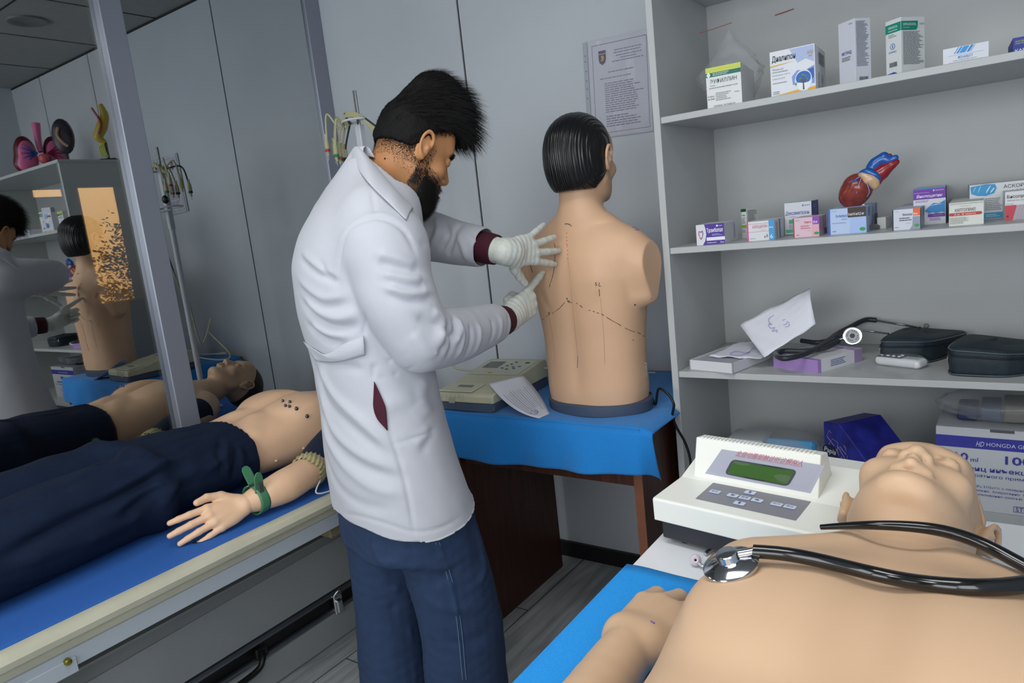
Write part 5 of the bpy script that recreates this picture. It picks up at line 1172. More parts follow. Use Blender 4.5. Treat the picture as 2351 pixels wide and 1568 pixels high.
def paper():
    m = mat('print_paper', (218, 220, 230), .7); z1 = DZ+.006
    P = [at(1122, 880, 1, 1.66), at(1198, 863, 1, 1.72)]; Q = [at(1232, 960, 2, z1), at(1262, 950, 2, z1+.002)]
    P = [at(1122, 880, 2, .838), at(1202, 862, 2, .845)]; Q = [at(1238, 960, 2, z1), at(1262, 949, 2, z1)]; ctrl = [at(1172, 950, 2, z1+.010), at(1240, 900, 2, z1+.03)]
    def fn(u, v):
        a = P[0]*(1-u)**2+ctrl[0]*2*u*(1-u)+Q[0]*u*u; b = P[1]*(1-u)**2+ctrl[1]*2*u*(1-u)+Q[1]*u*u; q = a*(1-v)+b*v; return (q.x, q.y, max(q.z, z1))
    t = thing('printed_sheet', 'curled printed sheet with a violet stamp leaning against the torso base', 'paper sheet', (0, 0, 0))
    MB().grid(fn, 24, 6).build('sheet', m, t, smooth='all', thick=.0004)
    x = MB(); nrm = (Vector(fn(.5, 1))-Vector(fn(.5, 0))).cross(Vector(fn(.6, .5))-Vector(fn(.5, .5))).normalized(); nrm = nrm if nrm.z > 0 else -nrm
    rg = np.random.default_rng(2)
    for i in range(11):
        v = .12+i*.07; u0, u1 = .22+.08*rg.random(), .9-.25*rg.random(); pts = [Vector(fn(u0+(u1-u0)*k/9, v))+nrm*.0006 for k in range(10)]; x.tube(pts, .0005 if i % 3 else .0008, seg=4)
    x.build('printed_line', cm('80849a'), t)['kind'] = 'stuff'
    y = MB()
    for cx, cy, r in ((.82, .30, .06), (.84, .38, .03)):
        y.tube([Vector(fn(min(.98, cx+r*math.cos(a)), min(.95, cy+2.2*r*math.sin(a))))+nrm*.0008 for a in np.linspace(0, 6.28, 20)], .0005, seg=4)
    y.build('stamp', cm('6a62b4'), t)['kind'] = 'stuff'
paper()
# ================================================================== cable stand between the desk and the bed head
def stand():
    X, Y = -1.752, 1.70; t = thing('cable_stand', 'slim white stand with wire hoops holding ECG leads at the head end of the bed', 'stand', (X, Y, 0))
    M_wp = mat('white_powder', (196, 200, 206), .35)
    MB().tube([(0, 0, .62), (0, 0, 1.60)], .012, M_wp, 16).build('pole', None, t, smooth=40)
    MB().box((-.006, -.004, 1.60), (.006, .004, 1.768), bev=.001).build('upright', mat('upright_alu', (150, 152, 152), .25, .8), t)
    MB().box((-.012, -.012, 1.42), (.012, .012, 1.66), bev=.003).build('bracket', M_wp, t)
    for a in range(4):
        an = a*PI/2+.5; MB().tube([(0, 0, .622), (.07*math.cos(an), .07*math.sin(an), .613)], .007, M_wp).build('foot', None, t, smooth=40)
    MB().tube([(-.012, 0, 1.67), (-.05, -.02, 1.665), (-.005, -.06, 1.67), (.05, -.03, 1.672), (.03, .0, 1.668)], .0038, M_wp, smooth=6).build('hoop', None, t, smooth=True)
    MB().tube([(.07*math.cos(a)-.0, .07*math.sin(a)*.8, 1.515) for a in np.linspace(0, 2*PI, 24)[:-1]], .0036, M_wp, closed=True).build('hoop', None, t, smooth=True)
    MB().tube([(-.07, -.03, 1.50), (-.02, -.075, 1.49), (.05, -.05, 1.50)], .0036, M_wp, smooth=6).build('hoop', None, t, smooth=True)
    MB().ball((-.045, -.03, 1.545), (.018, .014, .018), M_blk, 10, 8).build('knob', None, t, smooth=True)
    MB().tube([(-.04, -.03, 1.545), (.0, 0, 1.55)], .004, M_wp).build('knob_stem', None, t)
    M_lead = mat('lead_beige', (176, 174, 138), .5); base = Vector((X, Y, 0)); cl = [(cm('b83440'), 0), (cm('1d7a54'), 0), (cm('c8b43c'), 0), (cm('8a5a50'), 0), (cm('24262c'), 0), (cm('30343a'), 0)]
    ends = [((753, 350), 1.66), ((773, 362), 1.66), ((770, 358), 1.70), ((781, 368), 1.68), ((789, 370), 1.70), ((796, 372), 1.74)]
    for i, ((px, py), yy) in enumerate(ends):
        e = at(px, py, 1, yy); g = thing('ecg_lead', ['beige ECG lead with red plug, outermost on the left of the stand', 'beige ECG lead with green plug hanging from the stand', 'beige ECG lead with yellow plug beside the green one', 'beige ECG lead with brown plug hanging from the stand', 'beige ECG lead with black plug nearest the stand pole', 'dark ECG lead hanging closest to the stand pole'][i], 'cable', e, group='ECG leads on the stand')
        topz = 1.675+.006*(i % 3); tip = e
        pts = [tip+Vector((0, 0, .0)), tip+Vector((.004, .0, .045)), tip+Vector((.022+.004*i, .0, .12)), base+Vector((-.07+.01*i, -.02, topz-.02)), base+Vector((-.02, -.035, topz+.012)), base+Vector((.045, -.02, topz-.012)), base+Vector((.11+.01*i, 0, 1.56)), base+Vector((.15, .02, 1.45)), base+Vector((.13, .05, 1.2)), base+Vector((.10, .08, .95))]
        MB().tube([p-e for p in pts], .0034, M_lead if i < 5 else mat('lead_dark', (54, 56, 56), .5), smooth=7).build('lead', None, g, smooth=True)
        MB().lathe([(0, -.012), (.004, -.012), (.0045, 0), (.0075, .004), (.0082, .022), (.007, .038), (.0045, .045), (.0034, .06)], M_lead, 12).build('plug', None, g, smooth=40)
        MB().lathe([(.0079, .002), (.0086, .003), (.0086, .010), (.0079, .011)], cl[i][0], 12).build('colour_band', None, g, smooth=40)
        MB().tube([(0, 0, -.012), (-.001, 0, -.026)], .0009, mat('pin', (150, 150, 150), .3, 1)).build('pin', None, g)
stand()
# ================================================================== notice in a plastic sleeve
def notice():
    y = WY-.004; P = {k: at(*v, 1, y) for k, v in dict(tl=(1340, 81), tr=(1484, 48), br=(1497, 291), bl=(1372, 303)).items()}
    O = P['bl']+Vector((-.004, 0, -.002)); W = (P['tr']-P['tl']).length; H = (P['tl']-P['bl']).length; W, H = .218, .304; ang = math.atan2(P['tr'].z-P['tl'].z, P['tr'].x-P['tl'].x); print('notice', O, ang, (P['tr']-P['tl']).length)
    O = Vector((P['tr'].x-W-.001, y, P['br'].z-.006)); ang = -.035
    ux = Vector((math.cos(ang), 0, math.sin(ang))); uz = Vector((-math.sin(ang), 0, math.cos(ang)))
    t = thing('notice_sheet', 'printed A4 notice with a maroon crest in a punched plastic sleeve on the back wall', 'notice', O)
    def q(x, z, dy=0): return ux*x+uz*z+Vector((0, -dy, 0))
    def quad(mb, x0, z0, x1, z1, m, dy=.001): mb.add([q(x0, z0, dy), q(x1, z0, dy), q(x1, z1, dy), q(x0, z1, dy)], [(0, 1, 2, 3)], m)
    s = MB(); n = 8
    s.grid(lambda u, v: q(-.0+W*u, -.004+(H+.006)*v, .0016+.0016*math.sin(9*u+3*v)*math.sin(7*v)+.001*math.sin(25*u)), 30, 40, mat('sleeve_film', (205, 208, 220), .08) if 0 else clear_mat('sleeve', .16, (225, 228, 238))); 
    p = MB(); quad(p, .002, 0, W-.003, H-.004, cm('c6c8d4'), .0004); p.build('page', None, t)
    f = MB(); D = cm('4a3448'); a, b, c, d = .016, .014, W-.012, H-.018
    for x0, z0, x1, z1 in ((a, b, c, b+.0012), (a, d, c, d+.0014), (a, b, a+.0012, d), (c-.0012, b, c, d)): quad(f, x0, z0, x1, z1, D, .0007)
    f.build('printed_frame', None, t)
    e = MB(); MR = cm('4a2048'); cx, cz = .052, H-.058
    e.add([q(cx+x, cz+z, .0009) for x, z in ((-.013, .022), (.013, .022), (.013, -.005), (.010, -.015), (0, -.022), (-.010, -.015), (-.013, -.005))], [tuple(range(7))], MR)
    e.add([q(cx+x, cz+z, .0011) for x, z in ((-.005, .006), (.004, .007), (.006, .0), (.003, -.009), (-.006, -.010), (-.002, -.002))], [tuple(range(6))], cm('b8a040'))
    e.add([q(cx+x, cz+z, .0012) for x, z in ((-.012, .011), (.012, .011), (.012, .0125), (-.012, .0125))], [(0, 1, 2, 3)], cm('d0ccd8')); e.build('crest', None, t)
    l = MB(); T = cm('7c7894')
    for i, (x0, x1, z) in enumerate(((.095, .19, H-.045), (.093, .185, H-.053), (.10, .19, H-.062), (.115, .17, H-.070), (.085, .195, H-.078))): fine(l, q(x0, z, .0009), ux, uz, x1-x0, .006, T, 1, i, 0)
    fine(l, q(.07, H-.108, .0009), ux, uz, .09, .007, T, 1, 7, 0); fine(l, q(.04, H-.125, .0009), ux, uz, .11, .006, T, 1, 8, 0)
    fine(l, q(.055, .075, .0009), ux, uz, .14, H-.21, T, 14, 9, .3); fine(l, q(.055, .03, .0009), ux, uz, .13, .038, T, 5, 10, .4); l.build('printed_text', None, t)['kind'] = 'stuff'
    s.build('sleeve', None, t, smooth='all')
    st = MB(); quad(st, -.017, .0, -.001, H-.0, cm('a8b0b8'), .0006); st.build('punched_strip', None, t)
    hl = MB()
    for z in (.03, .055, .075, .13, .16, .185, .215, .245, .262): hl.add([q(-.009+.0028*math.cos(k), z+.0028*math.sin(k), .001) for k in np.linspace(0, 6.28, 11)[:-1]], [tuple(range(10))])
    hl.build('punch_hole', cm('7c8690'), t)['kind'] = 'stuff'
notice()

# ================================================================== control box of the abdominal simulator
def device():
    th = math.radians(-8.54); A = Vector((-.478, 1.003, NZ)); t = thing('simulator_control_box', 'white control box with green screen and grey keypad beside the lying manikin', 'control box', A, th)
    c, s_ = math.cos(th), math.sin(th); W = .325; top0 = .078
    def Z(x, y, z): 
        p = at(1490+x/4.702, 990+y/4.703, 2, NZ+z)-A; return np.array([p.x*c+p.y*s_, -p.x*s_+p.y*c])
    M_dev = mat('device_white', (232, 233, 226), .38); M_dk = mat('device_black', (44, 44, 52), .45)
    MB().prism([(.006, .008), (.0, .012), (-.0, .040), (.215, .040), (.215, .012), (.21, .008)], .012, W-.012, axis=0).build('base', M_dk, t, bev=.002)
    for x in (.04, W-.04):
        for y in (.025, .19): MB().lathe([(0, 0), (.008, 0), (.0085, .004), (.0085, .009), (0, .009)], seg=16, o=(x, y, 0)).build('foot', M_blk, t, smooth=40)
    prof = [(-.003, .040), (-.004, .076), (-.001, .0785), (.088, .083), (.172, .112), (.215, .110), (.22, .040)]
    MB().prism(prof, 0, W, axis=0).build('housing', M_dev, t, bev=.0015)
    # raised display frame
    bl = Z(480, 480, .086); br = Z(1830, 730, .086); z0, z1 = .086, .150
    ul, ur = bl[0]+.0, br[0]; rl = Z(760, 98, z1); rr = Z(2030, 285, z1); v0 = (bl[1]+br[1])/2; v1 = (rl[1]+rr[1])/2; print('dev', ul, ur, v0, v1, rl, rr)
    fr = MB(); fr.prism([(v0, .080), (v0, z0), (v1, z1), (v1+.028, z1-.004), (v1+.045, .10), (v1+.045, .085)], ul, ur, axis=0); fr.build('display_frame', M_dev, t, bev=.002)
    te = MB(); n = 29
    for i in range(n): x = ul+.012+(ur-ul-.024)*i/(n-1); te.box((x-.0017, v1-.0005, z1-.003), (x+.0017, v1+.012, z1+.0018))
    te.build('vent_ridge', M_dev, t)['kind'] = 'stuff'
    def onp(x, y, lift=.0006):
        va, vb = Z(x, y, 0)[1], Z(x, y, .2)[1]; k = (vb-va)/.2; g = (z1-z0)/(v1-v0)    # v = va + k z and z = z0 + g (v - v0)
        z = (z0+g*(va-v0))/(1-g*k); p = Z(x, y, z)
        return np.array([p[0], p[1], z+lift])
    q = MB(); q.add([onp(605, 460), onp(1745, 675), onp(1900, 375), onp(785, 198)], [(0, 1, 2, 3)]); pn = q.build('display_panel', mat('panel_grey', (168, 170, 186), .3, coat=.3), t)
    def rquad(pts, rd, lift, m, name, par=t):
        P = [Vector(p) for p in pts]; out = []
        for i in range(4):
            a, b, d = P[i-1], P[i], P[(i+1) % 4]; e1 = (a-b).normalized()*rd; e2 = (d-b).normalized()*rd
            for k in (0, .25, .5, .75, 1): out.append((b+e1)*(1-k)**2+b*2*k*(1-k)+(b+e2)*k*k)
        nn = (P[1]-P[0]).cross(P[3]-P[0]).normalized(); nn = nn if nn.z > 0 else -nn
        k = MB(); k.add([p+nn*lift for p in out], [tuple(range(len(out)))]); return k.build(name, m, par)
    rquad([onp(815, 465), onp(1505, 600), onp(1605, 425), onp(900, 305)], .008, .0008, mat('lcd_bezel', (34, 38, 44), .3), 'screen_bezel')
    rquad([onp(850, 458), onp(1487, 580), onp(1578, 435), onp(920, 325)], .004, .0014, mat('lcd_green', (62, 98, 44), .12, coat=.8), 'screen')
    fm = clear_mat('protective_film', .05, (235, 238, 240)); F0 = [Vector(onp(620, 450, .0024)), Vector(onp(1720, 665, .0024)), Vector(onp(1880, 380, .0024)), Vector(onp(800, 205, .0024))]
    MB().grid(lambda u, v: (F0[0]*(1-u)+F0[1]*u)*(1-v)+(F0[3]*(1-u)+F0[2]*u)*v+Vector((0, -.0008, .0018))*(.5+.5*math.sin(9*u+4*v)*math.cos(6*v-2*u)), 30, 14).build('protective_film', fm, t, smooth='all')
    ux = np.array(onp(1660, 385, 0))-np.array(onp(925, 265, 0)); L = np.linalg.norm(ux); ux /= L; uy = np.array(onp(785, 198, 0))-np.array(onp(605, 460, 0)); uy /= np.linalg.norm(uy)
    lt = MB(); RD = cm('b43440'); put_text(lt, '全自动腹部触诊听诊模拟人', onp(930, 268, .0012), ux, uy, L*.98, .0105, RD); put_text(lt, 'Automatic simulation of human abdominal palpation auscultation', onp(925, 283, .0012), ux, uy, L*.99, .0035, RD); lt.build('lettering', None, pn)
    def onk(x, y, lift=.0005):
        p = Z(x, y, .081); return np.array([p[0], p[1], .0785+max(0, p[1])*.0511+lift])
    q = MB(); q.add([onk(500, 722), onk(1585, 958), onk(1750, 775), onk(695, 570)], [(0, 1, 2, 3)]); kp = q.build('keypad_panel', mat('keypad_slate', (132, 132, 140), .45, bump=.2, bscale=900), t)
    uk = onk(1585, 958)-onk(500, 722); uk /= np.linalg.norm(uk); vk = onk(695, 570)-onk(500, 722); vk -= uk*(vk @ uk); vk /= np.linalg.norm(vk)
    BL = cm('3a4a9a')
    for x, y, g in ((713, 662, '复位'), (905, 702, '←'), (1093, 678, '↑'), (1035, 728, '菜单'), (1168, 755, '→'), (977, 780, '↓'), (1378, 797, '执行'), (1522, 826, '停止')):
        o = Vector(onk(x, y, .0)); hw, hh = .0088, .0058; P = [o-Vector(uk)*hw-Vector(vk)*hh, o+Vector(uk)*hw-Vector(vk)*hh, o+Vector(uk)*hw+Vector(vk)*hh, o-Vector(uk)*hw+Vector(vk)*hh]
        rquad([p+Vector(vk)*-.0006 for p in P], .0025, .0006, cm('5a68b0'), 'key_rim'); kk = rquad([p+Vector((0, 0, 0)) for p in P], .0025, .0012, cm('ccd4e2'), 'key')
        if len(g) == 1:
            ar = {'←': PI, '→': 0, '↑': PI/2, '↓': -PI/2}[g]; e1 = Vector(uk)*math.cos(ar)+Vector(vk)*math.sin(ar); e2 = -Vector(uk)*math.sin(ar)+Vector(vk)*math.cos(ar); o2 = o+Vector((0, 0, .0022)); r = .0036
            k = MB(); k.add([o2+e1*r, o2+e2*r*.8, o2+e2*r*.3, o2-e1*r+e2*r*.3, o2-e1*r-e2*r*.3, o2-e2*r*.3, o2-e2*r*.8], [tuple(range(7))]); k.build('arrow', BL, kk)
        else:
            k = MB(); put_text(k, g, np.array(o+Vector((0, 0, .0022)))-uk*.006-vk*.0028, uk, vk, .012, .0056, BL); k.build('lettering', None, kk)
device()
# ================================================================== lying manikin on the white table
def near_manikin():
    O = Vector((-.098, .42, NZ+.002)); t = thing('lying_manikin', 'large bare-chested training manikin lying on the white table with its chin tipped up', 'manikin', O)
    # local: x right of picture, y towards the head, z up
    f = Field((-.235, -.36, 0), (.235, .70, .262), .0032)
    R = np.array([[1, 0, 0], [0, 0, 1], [0, 1, 0]], float)    # loft axes: x, z, then along y
    f.loft([(-.34, 0, .084, .165, .084), (-.15, 0, .084, .170, .084), (0, 0, .088, .174, .088), (.12, 0, .090, .176, .090), (.22, 0, .090, .178, .090), (.30, 0, .088, .179, .086), (.345, 0, .086, .174, .078), (.385, 0, .084, .140, .062), (.41, 0, .08, .07, .045)], R=R, k=.03, e=2.7)
    for q in (1, -1):
        f.ell((q*.080, .20, .156), (.07, .08, .028), None, .05)                    # chest muscle
        f.cap((q*.141, .338, .092), (q*.138, .27, .086), .046, .048, .03)             # shoulder
        f.cap((q*.159, .350, .107), (q*.152, .28, .10), .036, .038, .012)
        f.cap((q*.05, .385, .148), (q*.135, .345, .132), .012, .012, .035)           # collar bone
        f.ell((q*.085, .19, .184), (.005, .005, .003), None, .004)
    f.cap((0, -.05, .194), (0, .27, .204), .010, .012, .05, 's')
    f.ell((0, .395, .172), (.020, .016, .022), None, .03, 's')
    f.loft([(.36, 0, .085, .060, .058), (.44, 0, .088, .056, .058), (.52, 0, .086, .058, .066)], R=R, k=.04)
    # head thrown back, turned a little to the right
    h = Vector((.05, .99, -.07)).normalized(); fc = (Vector((.08, -.07, .99))-h*Vector((.08, -.07, .99)).dot(h)).normalized(); rx = fc.cross(h)
    HR = np.array([[rx[i], fc[i], h[i]] for i in range(3)])
    HO = (-.006, .572, .104); head_field(f, HO, HR, 1.02, nose=.007)
    V, Q = f.mesh(); V[:, 2] = np.maximum(V[:, 2], 0.0); V = relax(V, Q, 2, .4); mesh_obj('body', V, Q, M_vinyl2, t)
    # moulded hair relief at the crown
    g = Field((-.12, .52, 0), (.12, .72, .25), .003); hc = np.array(HO)+HR @ np.array([0, -.022, .034])*1.0
    g.ell(hc, np.array((.078, .099, .087)), HR, .01); X, Y, Z = g.grid(); P = np.stack(np.broadcast_arrays(X-HO[0], Y-HO[1], Z-HO[2]), -1) @ HR
    g.F = np.maximum(g.F, (-(P[..., 2]-.055)*.8+(P[..., 1]-.02)*.7).astype(np.float32)); V2, Q2 = g.mesh(); V2[:, 2] = np.maximum(V2[:, 2], 0)
    N = vnormals(V2, Q2); V2 += N*(.0014*np.sin(vnoise(V2, 60, 5)*9))[:, None]; mesh_obj('hair', V2, Q2, M_vinyl2, t)['label'] = 'moulded hair in the skin colour'
    return Surf(V, Q, O), O
NS, NO = near_manikin()
# loose forearm lying palm down on the blue sheet
def forearm():
    O = Vector((-.372, .712, NZ+.030)); t = thing('training_forearm', 'loose vinyl forearm and hand lying palm down beside the lying manikin', 'training arm', O)
    f = Field((-.09, -.36, -.03), (.09, .16, .045), .0022)
    f.chain([(0, -.02, .0), (.006, -.10, .003), (.022, -.22, .010), (.030, -.34, .012)], [.0265, .031, .039, .042], .012, 4)
    an = math.radians(-6); R = np.array([[math.cos(an), -math.sin(an), 0], [math.sin(an), math.cos(an), 0], [0, 0, 1]])
    hand_field(f, (.002, -.042, .005), R, curl=((.30, .55, .45), (.32, .6, .5), (.34, .6, .5), (.30, .55, .5)), spread=(.14, -.02, -.20, -.40), q=-1, s=1.06, fat=1.25, k=.002, thumb=[(.020, .02, -.006), (.034, .042, -.012), (.037, .066, -.015), (.030, .088, -.016)], thumb_r=(.011, .011, .0105, .009))
    f.cap((-.018, -.012, .008), (.020, -.016, .008), .016, .016, .02)
    V, Q = f.mesh(); V[:, 2] = np.maximum(V[:, 2], -.0285); V = relax(V, Q, 2, .4); mesh_obj('arm', V, Q, M_vinyl2, t)
    S = Surf(V, Q, O); ink(S, [[(1494, 1427), (1502, 1432)]], .0011, 'violet_mark', mat('marker_violet', (92, 84, 168), .7), t, O)
forearm()
# stethoscope lying across the manikin
def near_steth():
    t = thing('stethoscope', 'glossy black stethoscope with chrome chest piece lying across the big manikin', 'stethoscope', (0, 0, 0))
    MT = mat('glossy_black_tube', (10, 11, 13), .16, spec=.6, coat=.4)
    def on(px, py, lift): p = NS.px(px, py, lift); return p if p is not None else at(px, py, 2, .90)
    r = .0085
    low = [on(1737, 1299, r+.006), on(1800, 1303, r+.008), on(1900, 1318, r+.003), on(2000, 1338, r+.001), on(2100, 1358, r), on(2200, 1371, r), on(2280, 1373, r), on(2345, 1366, r)]
    low += [low[-1]+Vector((.05, .03, .004)), low[-1]+Vector((.10, .09, -.05))]
    up = [at(1885, 1210, 2, .918), at(1950, 1206, 2, .928), at(2010, 1205, 2, .936), at(2080, 1207, 2, .940), at(2150, 1213, 2, .940), at(2210, 1228, 2, .936), at(2270, 1252, 2, .930), at(2320, 1281, 2, .925), at(2360, 1306, 2, .922)]
    up += [up[-1]+Vector((.05, -.02, -.01)), up[-1]+Vector((.09, -.02, -.03))]
    def even(P_, n=40):
        P_ = catmull(P_, 8); L_ = np.cumsum([0]+[(P_[i+1]-P_[i]).length for i in range(len(P_)-1)]); A_ = np.array([tuple(p) for p in P_]); B_ = np.stack([np.interp(np.linspace(0, L_[-1], n), L_, A_[:, k]) for k in range(3)], 1)
        for _ in range(12): B_[1:-1] = .5*B_[1:-1]+.25*(B_[:-2]+B_[2:])
        return [Vector(b) for b in B_]
    MB().tube(even(up), [.003, .005, .0064, .0066, .0068, .0070], MT, 14).build('tubing', None, t, smooth=True)
    MB().tube(even(low), [.0066, .0068, .0074, .0078, .0078], MT, 14).build('tubing', None, t, smooth=True)
    # chest piece on the shoulder
    c = on(1682, 1308, .004); n = (Vector((-.22, -.22, 1))).normalized(); R = frame(n, (1, 0, 0)); R = R[:, [1, 2, 0]]
    if np.linalg.det(R) < 0: R[:, 0] *= -1
    o = MB().lathe([(0, -.002), (.0255, -.002), (.0275, .0), (.0275, .0028), (.0258, .0042), (.016, .0066), (.0112, .0080), (.0106, .009), (.0106, .0145), (.0096, .016), (0, .0165)], mat('polished_chrome', (196, 198, 202), .1, 1), 48, c, R).build('chest_piece', None, t, smooth=35)
    a = Vector(R @ np.array([0, 0, .0115]))+c; d = (low[0]-a).normalized()
    MB().tube([a+d*.005, low[0]+d*.006], .0042, MATS['polished_chrome'], 12).build('stem', None, o, smooth=40)
    # ear tubes and tips on the table beyond the shoulder
    CH = MATS['polished_chrome']; tp = at(1597, 1286, 2, NZ+.010)
    MB().tube([tp, at(1608, 1296, 2, NZ+.007), at(1622, 1303, 2, NZ+.005), at(1650, 1300, 2, NZ+.005), at(1700, 1285, 2, NZ+.004)], .0026, CH, smooth=6).build('ear_tube', None, t, smooth=True)
    MB().tube([at(1619, 1272, 2, NZ+.004), at(1632, 1262, 2, NZ+.006), at(1665, 1254, 2, NZ+.007), at(1700, 1250, 2, NZ+.007)], .0030, CH, smooth=6).build('ear_tube', None, t, smooth=True)
    e = (EYE-tp).normalized(); Rr = frame(e, (0, 0, 1))[:, [1, 2, 0]]
    MB().lathe([(.0018, .0065), (.004, .0075), (.0078, .004), (.0088, 0), (.0078, -.004), (.004, -.0072), (0, -.0075)], mat('ear_tip_white', (214, 204, 214), .3), 24, tp, Rr).build('ear_tip', None, t, smooth=True)
    MB().lathe([(0, .0040), (.0018, .0060), (.0021, .0068)], mat('ear_tip_hole', (70, 40, 44), .6), 12, tp, Rr).build('ear_tip_opening', None, t)
near_steth()
# small things glimpsed on top of the shelf unit (seen in the glass)
def lungs():
    x, y, z = -.22, 1.885, 1.857; t = thing('lung_model', 'pink anatomical lung model with windpipe on top of the shelf, seen in the glass', 'anatomical model', (x, y, z), -PI/2+.12)
    pk = mat('lung_pink', (214, 108, 156), .35); dk_ = mat('lung_maroon', (88, 20, 34), .35)
    for q in (1, -1):
        f = Field((-.16, -.06, -.01), (.16, .06, .24), .005); f.ell((q*.072, 0, .10), (.056, .038, .100), None, .01); f.ell((q*.08, 0, .05), (.060, .040, .055), None, .02); X, Y, Z = f.grid(); f.F = np.maximum(f.F, (-Z+0*X+0*Y).astype(np.float32)); V, Q = f.mesh(); mesh_obj('lobe', V, Q, dk_, t)
        f = Field((-.16, -.08, -.01), (.16, .06, .24), .005); f.ell((q*.070, -.022, .09), (.046, .024, .084), None, .01); f.ell((q*.078, -.022, .045), (.05, .024, .045), None, .02); V, Q = f.mesh(); V[:, 2] = np.maximum(V[:, 2], 0); mesh_obj('inner_lobe', V, Q, pk, t)
        b = MB()
        for a in range(5):
            an = -1.0+a*.5; b.tube([(q*.025, -.045, .10), (q*(.05+.02*math.cos(an)), -.05, .10+.03*math.sin(an)), (q*(.06+.045*math.cos(an)), -.044, .10+.06*math.sin(an))], [.004, .002], seg=6, smooth=3)
        b.build('vessel_tree', MATS['vessel_blue'] if q > 0 else mat('vessel_crimson', (150, 30, 80), .3), t)['kind'] = 'stuff'
    MB().tube([(0, -.02, .11), (0, -.01, .16), (-.01, 0, .27)], [.014, .016, .022], pk, 14, smooth=5).build('windpipe', None, t, smooth=True)
    MB().ball((0, -.045, .07), .028, mat('heart_pink', (226, 110, 120), .3)).build('heart', None, t, smooth=True)
lungs()
def ear_model():
    t = thing('kidney_model', 'dark oval anatomical relief on a post, on top of the shelf unit', 'anatomical model', (-.50, 1.90, 1.857), -.9)
    MB().box((-.04, -.03, 0), (.04, .03, .012), bev=.002).build('stand', M_blk, t); MB().tube([(0, 0, .01), (0, 0, .07)], .008, M_blk).build('post', None, t)
    MB().ball((0, 0, .155), (.055, .022, .095), mat('organ_dark', (52, 46, 60), .35, noise=.4, nscale=30)).build('organ', None, t, smooth=True)
    MB().tube([(.01, -.022, .20), (.02, -.026, .16), (0, -.026, .12), (-.02, -.022, .10)], .008, mat('organ_tan', (170, 140, 110), .4), smooth=5).build('duct', None, t, smooth=True)
ear_model()
def nerve_model():
    t = thing('nerve_model', 'yellow organ model at the left end of the shelf unit top', 'anatomical model', (-.68, 2.03, 1.857), -.9)
    MB().box((-.04, -.03, 0), (.04, .03, .012), bev=.002).build('stand', M_blk, t); MB().tube([(0, 0, .01), (0, 0, .10)], .006, M_blk).build('post', None, t)
    MB().tube([(-.01, 0, .30), (-.02, 0, .24), (.005, 0, .18), (.03, 0, .13), (.0, 0, .10)], [.012, .022, .03, .024, .01], mat('organ_yellow', (186, 160, 60), .35), smooth=5).build('organ', None, t, smooth=True)
    MB().tube([(.03, -.02, .28), (.0, -.03, .2), (.02, -.03, .14)], .006, MATS['vessel_red'], smooth=5).build('vessel', None, t, smooth=True)
    for i in range(4): MB().tube([(.01, 0, .10), (.01+.008*i, -.01, .07), (.0+.01*i, -.012, .02)], .0035, mat('nerve_lime', (190, 196, 50), .4), smooth=4).build('strand', None, t, smooth=True)
nerve_model()
